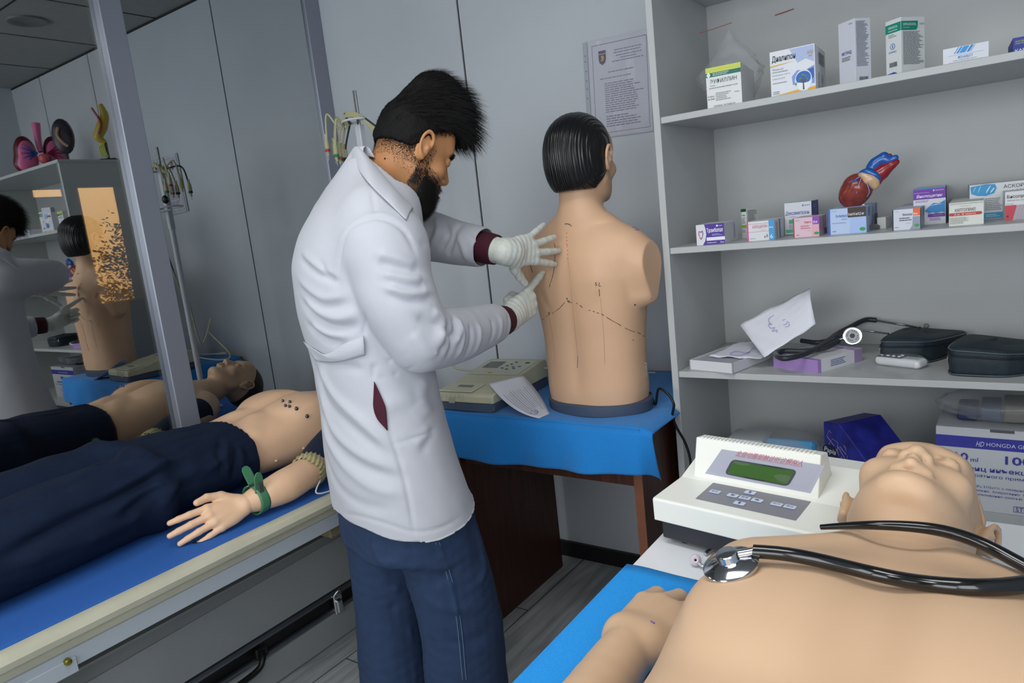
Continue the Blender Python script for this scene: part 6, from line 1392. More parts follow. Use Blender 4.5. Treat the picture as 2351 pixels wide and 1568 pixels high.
# ================================================================== trousered manikin on the bed
def bed_manikin():
    O = Vector((-1.945, 1.05, .605)); t = thing('patient_manikin', 'bare-chested training manikin in navy trousers lying on the blue mat of the bed', 'manikin', O)
    R = np.array([[1, 0, 0], [0, 0, 1], [0, 1, 0]], float)
    f = Field((-.33, -.12, 0), (.40, .90, .27), .0036)
    f.loft([(-.10, 0, .100, .160, .092), (.02, 0, .098, .152, .086), (.12, 0, .100, .150, .086), (.24, 0, .106, .166, .098), (.34, 0, .110, .178, .104), (.42, 0, .106, .176, .092), (.48, 0, .10, .150, .070), (.52, 0, .096, .09, .05)], R=R, k=.03, e=2.6)
    for q in (1, -1):
        f.ell((q*.080, .33, .185), (.075, .080, .030), None, .05)
        f.cap((q*.155, .455, .10), (q*.185, .40, .09), .050, .046, .04)
        f.ell((q*.082, .30, .217), (.006, .006, .004), None, .004)
        f.cap((q*.05, .18, .168), (q*.10, .13, .15), .02, .012, .04)
    f.cap((0, .02, .198), (0, .36, .222), .006, .010, .04, 's')
    f.cap((0, .46, .135), (0, .58, .120), .056, .054, .04)
    h = Vector((0, .98, -.04)).normalized(); HR = np.array([[-1, 0, 0], [0, 0, 1], [0, 1, 0]], float).T
    HR = np.array([[-1, 0, 0], [0, h[2]*-1, h[1]], [0, h[1], h[2]]], float)
    rx = Vector((0, -h.z, h.y)).cross(h) if 0 else None
    fc = Vector((0, .04, .98)).normalized(); r_ = fc.cross(h); HR = np.array([[r_[i], fc[i], h[i]] for i in range(3)]); HO = (0, .70, .125)
    head_field(f, HO, HR, 1.0)
    # arms: upper arm out from the shoulder, forearm forward along the mat, hand on its edge
    for q in (1, -1):
        f.chain([(q*.190, .42, .085), (q*.255, .30, .070), (q*.315, .165, .060)], [.046, .042, .038], .03, 4)
        f.chain([(q*.315, .165, .060), (q*.330, .05, .052), (q*.318, -.055, .046)], [.038, .040, .0265], .02, 4)
    V, Q = f.mesh(); V[:, 2] = np.maximum(V[:, 2], .001); V = relax(V, Q, 2, .4); mesh_obj('body', V, Q, mat('manikin_vinyl_bed', (226, 186, 152), .42, sss=.1), t); S = Surf(V, Q, O)
    MV = MATS['manikin_vinyl_bed']
    for q in (1, -1):
        g = Field((q*.318-.12, -.31, -.02), (q*.318+.12, -.03, .14), .0023)
        y = Vector((-.10*q, -.98, -.06)).normalized(); z = Vector((.80*q, -.05, .58)); z = (z-y*z.dot(y)).normalized(); x = y.cross(z); Rh = np.array([[x[i], y[i], z[i]] for i in range(3)])
        g.chain([(q*.320, -.03, .046), (q*.318, -.065, .046)], [.027, .025], .01)
        hand_field(g, (q*.318, -.062, .046), Rh, curl=((.10, .12, .1), (.15, .15, .12), (.18, .2, .15), (.2, .22, .15)), spread=(.10, .02, -.05, -.12), q=q if q > 0 else -1, s=1.0, thumb=[(.022, .018, -.004), (.046, .046, .000), (.056, .080, .004), (.054, .108, .006)])
        V2, Q2 = g.mesh(); V2[:, 2] = np.maximum(V2[:, 2], .001); V2 = relax(V2, Q2, 2, .4); hd = mesh_obj('hand', V2, Q2, MV, t)
        MB().tube([(q*.320, -.028, .047), (q*.319, -.036, .047)], .0285, mat('wrist_joint', (150, 96, 66), .5), 24).build('wrist_joint', None, t, smooth=40)
        # pleated elbow cuff and the navy sleeve above it
        a = Vector((q*.322, .135, .060)); d = Vector((-q*.42, .90, .06)).normalized(); Rr = frame(d)[:, [1, 2, 0]]
        c = MB(); n = 60
        def fn(u, v):
            an = 2*PI*u; r = .045+.0028*math.sin(22*an+9*v)+.001*math.sin(51*an)+.004*math.sin(PI*v); p = Rr @ np.array([r*math.cos(an), r*math.sin(an), .052*v-.01+.004*math.sin(5*an)*(1-v)]); return (a.x+p[0], a.y+p[1], max(.003, a.z+p[2]))
        c.grid(fn, 132, 8, closed_u=True); c.build('elbow_cuff', mat('cuff_beige', (186, 178, 132), .85, noise=.15, nscale=60), t, smooth='all')
        MB().tube([a+d*.04, a+d*.12+Vector((0, 0, .01)), Vector((q*.20, .40, .095))], [.048, .052, .056], mat('sleeve_navy', (22, 34, 58), .8), 20, smooth=4).build('sleeve', None, t, smooth=True)
        pts = [a+d*.02+Vector((q*.045, 0, -.02)), a+Vector((q*.055, -.02, -.045)), a+Vector((q*.06, .03, -.056)), a+Vector((q*.05, .12, -.055))]
        MB().tube([(p.x, p.y, max(p.z, .004)) for p in pts], .0022, mat('tie_white', (206, 208, 212), .6), smooth=5).build('tie', None, t, smooth=True)
    # hair
    hf = Field((-.11, .62, 0), (.11, .84, .26), .0035); hc = np.array(HO)+HR @ np.array([0, -.020, .034]); hf.ell(hc, (.0775, .098, .086), HR, .01)
    X, Y, Z = hf.grid(); P = np.stack(np.broadcast_arrays(X-HO[0], Y-HO[1], Z-HO[2]), -1) @ HR
    hf.F = np.maximum(hf.F, (-(P[..., 2]-.050)*.8+(P[..., 1]-.01)*.75).astype(np.float32)); V3, Q3 = hf.mesh(); V3[:, 2] = np.maximum(V3[:, 2], .001); mesh_obj('hair', V3, Q3, mat('manikin_hair', (62, 50, 40), .5, bump=.4, bscale=120), t)
    # chest snaps
    st = mat('snap_steel', (92, 98, 108), .25, .95)
    for x, y in ((650, 922), (666, 924), (656, 932.5), (665, 934), (680.5, 938.5), (704, 955)):
        p = S.px(x, y, .004)
        if p is None: continue
        r = .0055 if x > 675 else .0045; o = MB().lathe([(0, r), (r*.55, r*.8), (r, r*.1), (r*1.05, -r*.4), (r*.8, -r)], st, 14, p-O).build('chest_snap', None, t, smooth=True)
    for x, y in ((634, 1058), (697, 1029)):
        p = S.px(x, y, .0)
        if p is not None: MB().ball(p-O, (.005, .005, .004), MV, 12, 8).build('body_stud', None, t, smooth=True)
    # trousers
    g = Field((-.32, -1.42, 0), (.32, .14, .30), .0055)
    for q in (1, -1):
        g.loft([(-1.36, q*.15, .05, .075, .05), (-1.0, q*.15, .075, .095, .072), (-.70, q*.138, .095, .112, .094), (-.45, q*.120, .106, .112, .104), (-.20, q*.100, .108, .098, .106)], R=R, k=.012, e=2.2)
    g.loft([(-.20, 0, .108, .190, .098), (-.10, 0, .110, .192, .104), (.02, 0, .105, .176, .098), (.105, 0, .104, .163, .092)], R=R, k=.07, e=2.4)
    V, Q = g.mesh(); V = relax(V, Q, 1); N = vnormals(V, Q)
    amp = np.clip((V[:, 2]-.01)/.05, 0, 1); d = vnoise(V*np.array([1, .55, 1]), 17, 2)*.0058+vnoise(V, 40, 7)*.0022
    rg = np.random.default_rng(5)
    for a, b, w_, k in (((.02, -.14, .23), (-.05, -.42, .22), .018, .012), ((.01, -.16, .23), (.05, -.30, .22), .012, -.010), ((-.01, -.10, .22), (-.06, -.26, .22), .012, .008), ((.07, .05, .2), (.10, -.16, .2), .011, -.006), ((.10, .05, .19), (.14, -.12, .18), .010, .006), ((.13, .04, .17), (.18, -.12, .15), .010, -.006),
        ((.15, .04, .15), (.20, -.10, .12), .009, .006), ((.05, -.20, .22), (.15, -.28, .2), .014, .006), ((.0, -.3, .21), (.0, -1.2, .12), .016, -.010), ((.06, -.25, .22), (.20, -.45, .17), .015, .006), ((.10, -.4, .2), (.22, -.60, .15), .014, -.005), ((-.05, .05, .2), (-.08, -.12, .22), .010, -.005), ((.0, .05, .2), (.02, -.10, .22), .01, .005)):
        d = d+fold(V, a, b, w_, k)
    d = d+.0016*np.sin(V[:, 0]*260)*(V[:, 1] > .055); V = V+N*(d*amp)[:, None]
    V = crease(V, Q, Surf(V, Q, O), lambda p: p-O, [([(424, 1074), (363, 1085), (330, 1110), (239, 1157), (109, 1223), (5, 1281)], .016, -.020), ([(420, 1050), (380, 1062), (348, 1081), (310, 1104), (240, 1140)], .011, .012), ([(408, 1040), (440, 1020), (480, 1010)], .008, -.006),
        ([(508, 1004), (501, 1041), (508, 1085)], .008, -.007), ([(522, 1008), (520, 1045), (524, 1085)], .008, .005), ([(540, 1022), (541, 1063), (533, 1099)], .008, -.007), ([(566, 1034), (573, 1085), (560, 1120)], .008, -.006), ([(552, 1030), (556, 1075), (548, 1110)], .007, .005),
        ([(385, 1105), (319, 1128), (254, 1179)], .012, .009), ([(400, 1095), (330, 1145), (280, 1190)], .012, -.008), ([(450, 1080), (400, 1120), (370, 1170)], .014, .007), ([(300, 1060), (220, 1085), (140, 1120)], .010, -.006), ([(330, 1050), (250, 1070), (160, 1100)], .010, .006), ([(5, 1180), (90, 1145), (180, 1120)], .012, -.005),
        ([(30, 1350), (145, 1316), (300, 1268), (363, 1250)], .006, -.004), ([(200, 1240), (260, 1215), (330, 1180)], .016, .007), ([(60, 1290), (150, 1255), (230, 1230)], .015, .006)]); V = relax(V, Q, 1, .3)
    V[:, 1] = np.where(V[:, 1] > .098, .098+(V[:, 1]-.098)*.3, V[:, 1]); V[:, 2] = np.maximum(V[:, 2], .0005)
    mt = mat('navy_trousers', (20, 32, 54), .9, spec=.2, noise=.06, nscale=60, bump=.35, bscale=500); mesh_obj('trousers', V, Q, mt, t)
    S2 = Surf(V, Q, O); ds = MB()
    a = [S2.px(*p, .0015) for p in ((408, 1022), (425, 1018), (455, 1006), (470, 998))]
    # grey underlay strip below the flank
    MB().box((.150, .10, .0), (.175, .36, .028), bev=.004).build('underlay', mat('underlay_grey', (88, 92, 84), .6), t)
    return S, O
BS_, BO = bed_manikin()
def clamp(q):
    O = Vector((-1.945+q*.3185, 1.05-.030, .605+.047)); t = thing('limb_clamp', 'green plastic ECG limb clamp on the manikin wrist nearest the viewer' if q > 0 else 'green plastic ECG limb clamp on the far manikin wrist beside the glass', 'clamp', O, group='limb clamps on the bed manikin')
    G = mat('clamp_green', (70, 126, 92), .4, bump=.1); w = .030
    b = MB(); ring = []
    for i in range(25):
        a = math.radians(75-i*330/24); ring.append((.039*math.cos(a), .0, .037*math.sin(a)))
    def fn(u, v):
        i = u*24; k = min(int(i), 23); s_ = i-k; p = np.array(ring[k])*(1-s_)+np.array(ring[k+1])*s_; return (p[0], -.014+.028*v, max(p[2], -.048))
    b.grid(fn, 60, 5); b.build('jaw', G, t, smooth='all', thick=.004, offset=1)
    def lever(x0, z0, x1, z1, y, name):
        d = np.array([x1-x0, 0, z1-z0]); L = np.linalg.norm(d); d /= L; n = np.array([-d[2], 0, d[0]]); pts = [(0, -.012), (L*.6, -.013), (L*.85, -.012), (L*.97, -.007), (L, 0), (L*.97, .007), (L*.85, .012), (L*.6, .013), (0, .012)]
        m = MB(); v = [np.array([x0, y, z0])+d*a+np.array([0, b_, 0])+n*s_ for s_ in (-.0022, .0022) for a, b_ in pts]; k = len(pts)
        m.add(v, [tuple(range(k))[::-1], tuple(range(k, 2*k))]+[(i, (i+1) % k, k+(i+1) % k, k+i) for i in range(k)]); return m.build(name, G, t, bev=.001)
    lever(-.006*q, .030, -.035*q, .085, .004, 'lever'); l = lever(.018*q, -.01, .030*q, .078, -.002, 'lever')
    MB().box((.024*q-.004, -.009, .018), (.033*q+.002, .005, .050), bev=.001).build('slot_insert', mat('clamp_grey', (66, 74, 70), .4), l)
    MB().tube([(.0, -.012, .040), (0, .012, .040)], .004, mat('spring_steel', (130, 134, 130), .3, .9)).build('spring', None, t, smooth=40)
clamp(1); clamp(-1)
# ================================================================== the person examining the torso
KD = 1.075       # depth of the figure relative to the first estimate
PC = Vector((-1.13*KD, 1.03*KD, 0)); FA = math.radians(70); PF = Vector((math.cos(FA), math.sin(FA), 0)); PR = Vector((PF.y, -PF.x, 0)); PZ = Vector((0, 0, 1))
PM = np.array([[PR.x, PF.x, 0], [PR.y, PF.y, 0], [0, 0, 1]])          # columns: right, front, up
def to_loc(p): return np.array(Vector(p)-PC) @ PM
def person():
    t = thing('person', 'person in white lab coat, dark jeans and pale gloves leaning to examine the upright torso', 'person', PC, 0)
    def L(px, py, D): return to_loc(atd(px, py, D*KD))
    def sc(rows): return [(1.3+(z-1.3)*KD, a*KD, b*KD, c*KD, d*KD) for z, a, b, c, d in rows]
    rsh = L(893, 562, 1.385); rel = L(968, 780, 1.365); lsh = np.array([-rsh[0]-.0, rsh[1]+.02, rsh[2]+.012]); lel = L(985, 540, 1.745)
    dbg = open('/tmp/dbg.txt', 'w') if 0 else None
    # ---- hands first: fingertips on the torso surface
    tipL = to_loc(TS.px(1283, 577, .0078)); tipR = to_loc(TS.px(1253, 623, .0085) or atd(1253, 623, 1.84))
    def basis(y, z):
        y = Vector(y).normalized(); z = Vector(z); z = (z-y*z.dot(y)).normalized(); x = y.cross(z); return np.array([[x[i], y[i], z[i]] for i in range(3)])
    U = to_loc(PC+Vector((.724, .69, 0))); Vl = to_loc(PC+VD); Zl = np.array([0, 0, 1.])
    RL = basis(U*.80+Vl*.56+Zl*-.01, -Vl*.80+U*.58); oL = tipL-RL @ np.array([.013, .190, -.012])
    RR = basis(U*.74+Vl*.55+Zl*.38, -Vl*.85+U*.55); oR = tipR-RR @ np.array([-.038, .176, -.006])
    def pxof(p):
        w_ = np.array(PC)+PM @ p; q = np.array(ROT).T @ (w_-np.array(EYE)); return (1175.5+FPX*q[0]/-q[2], 784-FPX*q[1]/-q[2])
    globals()['DBG'] = [pxof(oL), pxof(oR), rsh, rel, oR, lsh, lel, oL]
    gR = (rel-oR)/np.linalg.norm(rel-oR); gL = (lel-oL)/np.linalg.norm(lel-oL)      # from the wrists towards the elbows
    GLV = mat('glove_latex', (208, 212, 204), .42, noise=.03, nscale=30, bump=.25, bscale=140, sss=.05)
    for nm, o, R, q, cu, sp, th in (('l', oL, RL, 1, ((.10, .06, .05), (.06, .05, .06), (.05, .06, .05), (.02, .08, .05)), (.20, .04, -.14, -.42), [(.018, .020, -.010), (.046, .040, -.022), (.068, .062, -.030), (.088, .082, -.034)]),
                                    ('r', oR, RR, -1, ((.10, .05, .04), (1.15, 1.35, .9), (1.2, 1.4, .9), (1.2, 1.4, .9)), (.06, .02, -.04, -.10), [(.016, .02, -.014), (.030, .045, -.032), (.028, .075, -.044), (.012, .095, -.046)])):
        f = Field(o-.215, o+.215, .0024) if 0 else Field(np.minimum(o, o+R @ np.array([0, .1, 0]))-.13, np.maximum(o, o+R @ np.array([0, .1, 0]))+.13, .0024)
        hand_field(f, o, R, curl=cu, spread=sp, thumb=th, q=q, s=.97, fat=1.06)
        gd = gL if nm == 'l' else gR
        f.chain([o+gd*.050, o+gd*.01, o+R @ np.array([0, .02, 0])], [.0315, .0295, .026], .015)
        f.cap(o+gd*.044, o+gd*.050, .0335, .0335, .004)
        V, Q = f.mesh(); V = relax(V, Q, 1, .4); N = vnormals(V, Q); P = (V-o) @ R
        wr = .0007*np.sin(P[:, 1]*420+2*np.sin(P[:, 0]*60))*np.exp(-((P[:, 1]-.03)/.05)**2)+.0005*vnoise(P, 160, 3); V = V+N*wr[:, None]
        mesh_obj('glove', V, Q, GLV, t)
    # ---- skin body (mostly covered)
    SK = mat('skin', (186, 132, 88), .5, noise=.05, nscale=14, sss=.12, bump=.05, bscale=600)
    hd = math.radians(66); hF = Vector((math.cos(hd), math.sin(hd), 0)); pit = math.radians(30); hR = Vector((hF.y, -hF.x, 0)); hf = hF*math.cos(pit)-PZ*math.sin(pit); hu = hF*math.sin(pit)+PZ*math.cos(pit)
    HR = np.stack([np.array(v) @ PM for v in (hR, hf, hu)], 1); HO = L(950, 344, 1.555); s = .97
    f = Field(HO-np.array([.16, .20, .24]), HO+np.array([.16, .19, .19]), .0028)
    head_field(f, HO, HR, s)
    c7 = L(852, 395, 1.55)
    f.cap(HO+HR @ np.array([0, -.03, -.03]), c7+np.array([0, .035, -.01]), .058, .066, .03); f.cap(HO+HR @ np.array([0, .02, -.075]), c7+np.array([0, .075, -.075]), .040, .050, .03)
    V1, Q1 = f.mesh(); V1 = relax(V1, Q1, 1, .4)
    def slim(A): # a slightly shorter skull, front to back
        P_ = (A-HO) @ HR; w_ = np.clip((P_[:, 2]+.13)/.05, 0, 1); P_[:, 1] = np.where(P_[:, 1] < 0, P_[:, 1]*(1-.14*w_), P_[:, 1]*(1-.05*w_)); return HO+P_ @ HR.T
    V1 = slim(V1)
    b = Field((-.30, -.25, .02), (.30, .62, HO[2]-.235), .009)
    rows = sc([(.85, 0, .01, .12, .09), (1.05, 0, .01, .12, .085), (1.25, 0, .02, .13, .095), (1.33, 0, .05, .11, .07), (1.39, 0, .07, .06, .05)])
    b.loft(rows, k=.04)
    b.chain([rsh, rel, oR+gR*.03], [.045, .036, .024], .02); b.chain([lsh, lel, oL+gL*.03], [.045, .036, .024], .02)
    for q, fo in ((1, .075), (-1, .0)): b.chain([(q*.09, .02, .86), (q*.092, fo*.7, .48), (q*.09, fo, .08)], [.075, .05, .038], .03)
    V2, Q2 = b.mesh(); Vb = np.concatenate([V1, V2]); Qb = np.concatenate([Q1, Q2+len(V1)]); body = mesh_obj('body', Vb, Qb, SK, t)
    # local head coordinates of every head vertex
    PH = (V1-HO) @ HR/s; NH = vnormals(V1, Q1)
    HB = mat('hair_black', (13, 12, 12), .75, spec=.25)
    # hair core: shell thick on top, thin on the sides
    hf_ = Field(HO-np.array([.17, .21, .12]), HO+np.array([.17, .23, .25]), .0032)
    def E(c, r, k=.02, op='u'): hf_.ell(HO+HR @ (np.array(c)*s), np.array(r)*s, HR, k*s, op)
    E((0, -.018, .036), (.079, .0985, .088)); E((0, .006, .124), (.066, .082, .074), .04); E((0, .055, .120), (.056, .060, .058), .03); E((0, -.030, .0), (.0745, .0835, .068), .02); E((.01, .098, .088), (.038, .030, .036), .03)
    X, Y, Z = hf_.grid(); P = np.stack(np.broadcast_arrays(X-HO[0], Y-HO[1], Z-HO[2]), -1) @ HR/s
    x, y, z = P[..., 0], P[..., 1], P[..., 2]
    low = np.where(y < -.035, -.018, np.where(y < -.01, -.018+(y+.035)*1.0,  .012+(y+.01)*1.05))       # hairline over the ear rising to the temple
    low = np.minimum(low, .062); hf_.F = np.maximum(hf_.F, ((low-z)*.7).astype(np.float32)); hf_.F = np.maximum(hf_.F, ((y-.075-np.clip(z-.05, 0, 1)*1.4)*.6).astype(np.float32)); hf_.blur(2)
    Vh, Qh = hf_.mesh(); Vh = slim(Vh); Nh = vnormals(Vh, Qh); Vh = Vh+Nh*(.0018*vnoise(Vh, 110, 4)+.0012*vnoise(Vh, 260, 6))[:, None]
    hair = mesh_obj('hair', Vh, Qh, HB, t)
    rg = np.random.default_rng(11)
    def strands(name, Vs, Ns, idx, dirf, length, width, m, parent, seg=3, gravity=.0):
        n = len(idx); p = Vs[idx]+rg.normal(size=(n, 3))*.0012; nn = Ns[idx]; d = dirf(p, nn); d /= np.linalg.norm(d, axis=1)[:, None]; Ln = length(p)*rg.uniform(.6, 1.15, n)
        side = np.cross(d, nn); side /= np.maximum(np.linalg.norm(side, axis=1), 1e-6)[:, None]; out = []; cur = p.copy(); dd = d.copy()
        for k in range(seg+1):
            w_ = width*(1-k/seg*.9); out.append(cur-side*w_); out.append(cur+side*w_); dd = dd+np.array([0, 0, -gravity])+rg.normal(size=(n, 3))*.05; dd /= np.linalg.norm(dd, axis=1)[:, None]; cur = cur+dd*(Ln/seg)[:, None]
        A = np.stack(out, 1).reshape(-1, 3); base = np.arange(n)*(2*(seg+1)); F_ = np.concatenate([np.stack([base+2*k, base+2*k+1, base+2*k+3, base+2*k+2], 1) for k in range(seg)])
        o = mesh_obj(name, A, F_, m, parent, smooth=False); o['kind'] = 'stuff'; return o
    Phh = (Vh-HO) @ HR/s
    top = np.where(Phh[:, 2] > .05)[0]; top = rg.choice(top, 7000)
    def dtop(p, n):
        q = (p-HO) @ HR/s; sw = np.stack([.25*np.sin(q[:, 1]*40+q[:, 0]*30)+q[:, 0]*3, .9+q[:, 1]*2, .25-np.clip(q[:, 1]-.05, 0, 1)*9], 1) @ HR.T; return sw+n*.55
    strands('hair_tuft', Vh, Nh, top, dtop, lambda p: .026+.022*np.clip(((p-HO) @ HR)[:, 1]/.1, 0, 1), .00055, HB, hair, 4, .06)
    fr = np.where((Phh[:, 1] > .075) & (Phh[:, 2] > .03))[0]; fr = rg.choice(fr, 900)
    strands('fringe', Vh, Nh, fr, lambda p, n: n*.6+np.array([.1, .45, -.75]), lambda p: .034+0*p[:, 0], .0006, HB, hair, 5, .10)
    # short back and sides that thin out down to the neck, grown straight from the skin
    yy, zz, xx = PH[:, 1], PH[:, 2], np.abs(PH[:, 0]); ear = (xx > .072) & (yy > -.032) & (yy < .02) & (zz < .032)
    dens = np.clip((zz+.062+.25*np.clip(yy+.06, 0, 1))/.055, 0, 1)*(yy < .005)+np.clip((zz-.012-(yy)*.75)/.02, 0, 1)*(yy >= .005)*(yy < .07); dens = dens*(~ear)*(zz < .09)
    dens = dens**1.6
    pr = dens/dens.sum(); idx = rg.choice(len(V1), 36000, p=pr)
    strands('short_hair', V1, NH, idx, lambda p, n: n*.45+HR @ np.array([0, -.25, -.8]), lambda p: np.clip(.0035+.06*(((p-HO) @ HR)[:, 2]+.05), .003, .009), .00042, HB, hair, 2)
    # beard
    bl = np.clip((-.030-zz-np.clip(yy-.02, 0, 1)*.25)/.02, 0, 1)*(yy > -.005)*(zz > -.135); side = (yy > -.004) & (yy < .030) & (zz < .012) & (zz > -.06) & (xx > .05); bl = np.maximum(bl, side*.8*np.clip((.022-np.abs(yy-.014))/.014, 0, 1))
    lips = (xx < .020) & (yy > .085) & (zz > -.073) & (zz < -.058); mo = (xx < .026) & (yy > .082) & (zz > -.060) & (zz < -.047); bl[lips] = 0; bl[mo] = .9; bl[(zz > -.060) & (xx < .035) & (yy > .06) & ~mo] *= .15; bl[ear] = 0; bl[(yy < .02) & (zz < -.085)] *= .25
    BD = mat('beard_black', (20, 17, 16), .6)
    tk = .0055*np.clip(bl, 0, 1)**1.5*np.clip((-zz-.045)/.04, 0, 1)*(yy > .02); Vx = V1+NH*(tk+.0004*vnoise(V1, 200, 2))[:, None]-NH*(.0008*(tk < .0015))[:, None]
    keep = tk > .0022; Vc, Qc = cull(Vx, Q1, keep); brd = mesh_obj('beard', Vc, Qc, BD, t)
    idx = rg.choice(len(V1), 15000, p=bl/bl.sum()); strands('stubble', Vx, NH, idx, lambda p, n: n*.5+HR @ np.array([0, .35, -.8]), lambda p: .0045+.008*np.clip(-((p-HO) @ HR)[:, 2]/.1, 0, 1), .00034, BD, brd, 2)
    # brows, eyes
    eb = (zz > .010) & (zz < .022) & (xx > .014) & (xx < .048) & (yy > .06); idx = rg.choice(np.where(eb)[0], 700)
    strands('eyebrow', V1, NH, idx, lambda p, n: n*.4+HR @ np.array([.0, .15, .1])+np.sign(((p-HO) @ HR)[:, :1])*HR[:, 0]*.9, lambda p: .008+0*p[:, 0], .0005, BD, t, 2)
    mo_ = Surf(V1 @ PM.T, Q1, PC).px(884, 364)
    if mo_ is not None: MB().ball(to_loc(mo_), (.0022, .0022, .0022), mat('mole', (70, 40, 30), .6), 8, 6).build('mole', None, t)
    # ---- coat
    WC = mat('coat_cotton', (188, 190, 198), .75, bump=.12, bscale=700, sheen=.1)
    g = Field((-.36, -.32, .44), (.36, .64, 1.56), .0050)
    g.loft(sc([(.56, 0, .052, .205, .150), (.69, 0, .030, .198, .143), (.80, 0, .014, .185, .131), (.95, 0, .008, .166, .118), (1.05, 0, .006, .160, .118), (1.15, 0, .000, .164, .128), (1.25, 0, .004, .166, .130), (1.32, 0, .022, .160, .122), (1.37, 0, .045, .140, .104), (1.42, 0, .066, .085, .078), (1.46, 0, .075, .05, .06)]), k=.03, e=2.15)
    for qs, sh0 in ((1, rsh), (-1, lsh)): g.cap((0, .055*KD, 1.3+.085*KD), (qs*.12, sh0[1]-.005, 1.3+.050*KD), .050, .052, .05)
    wr, wl = oR+gR*.080, oL+gL*.072
    g.chain([rsh+np.array([-.02, 0, -.005]), (rsh+rel)/2+np.array([.0, -.018, -.006]), rel+np.array([0, -.004, 0])], [.080, .075, .064], .014, 4)
    g.ell(rsh+np.array([-.025, 0, .0]), (.08, .082, .075), None, .045)
    g.chain([rel, (rel+wr)/2+np.array([0, 0, -.008]), wr-gR*.012], [.064, .055, .043], .02, 4)
    g.chain([lsh+np.array([.03, 0, -.01]), (lsh+lel)/2, lel], [.075, .064, .056], .03, 4); g.chain([lel, (lel+wl)/2+np.array([0, 0, -.004]), wl-gL*.012], [.056, .049, .042], .02, 4)
    V, Q = g.mesh(); V = relax(V, Q, 2, .4); V0 = V.copy()
    Sx = Surf(V @ PM.T, Q, PC)
    def Lx(x_, y_, lift=0):
        h = Sx.px(x_, y_, lift); return None if h is None else to_loc(h)
    a_ = lambda x_, y_: (660+x_/2.9025, 320+y_/2.9025); c_ = lambda x_, y_: (670+x_/3.016, 740+y_/3.015)
    def poly(pts, wd, amp):
        nonlocal V, N
        W_ = [Lx(*p) for p in pts]; W_ = [Vector(p) for p in W_ if p is not None]
        if len(W_) < 2: return
        C_ = np.array([tuple(p) for p in (catmull(W_, 4) if len(W_) > 2 else W_)]); lo = C_.min(0)-wd*3; hi = C_.max(0)+wd*3; m = np.where(((V > lo) & (V < hi)).all(1))[0]
        if not len(m): return
        P_ = V[m]; best = np.full(len(m), 1e9); tt = np.zeros(len(m))
        for i in range(len(C_)-1):
            d = C_[i+1]-C_[i]; k = np.clip(((P_-C_[i]) @ d)/max(d @ d, 1e-12), 0, 1); r = np.linalg.norm(P_-C_[i]-k[:, None]*d, axis=1); u = r < best; best = np.where(u, r, best); tt = np.where(u, (i+k)/(len(C_)-1), tt)
        taper = np.clip(np.minimum(tt, 1-tt)*5+.25, 0, 1); acc[m] += amp*np.exp(-(best/wd)**2)*taper
    N = vnormals(V, Q); acc = np.zeros(len(V))
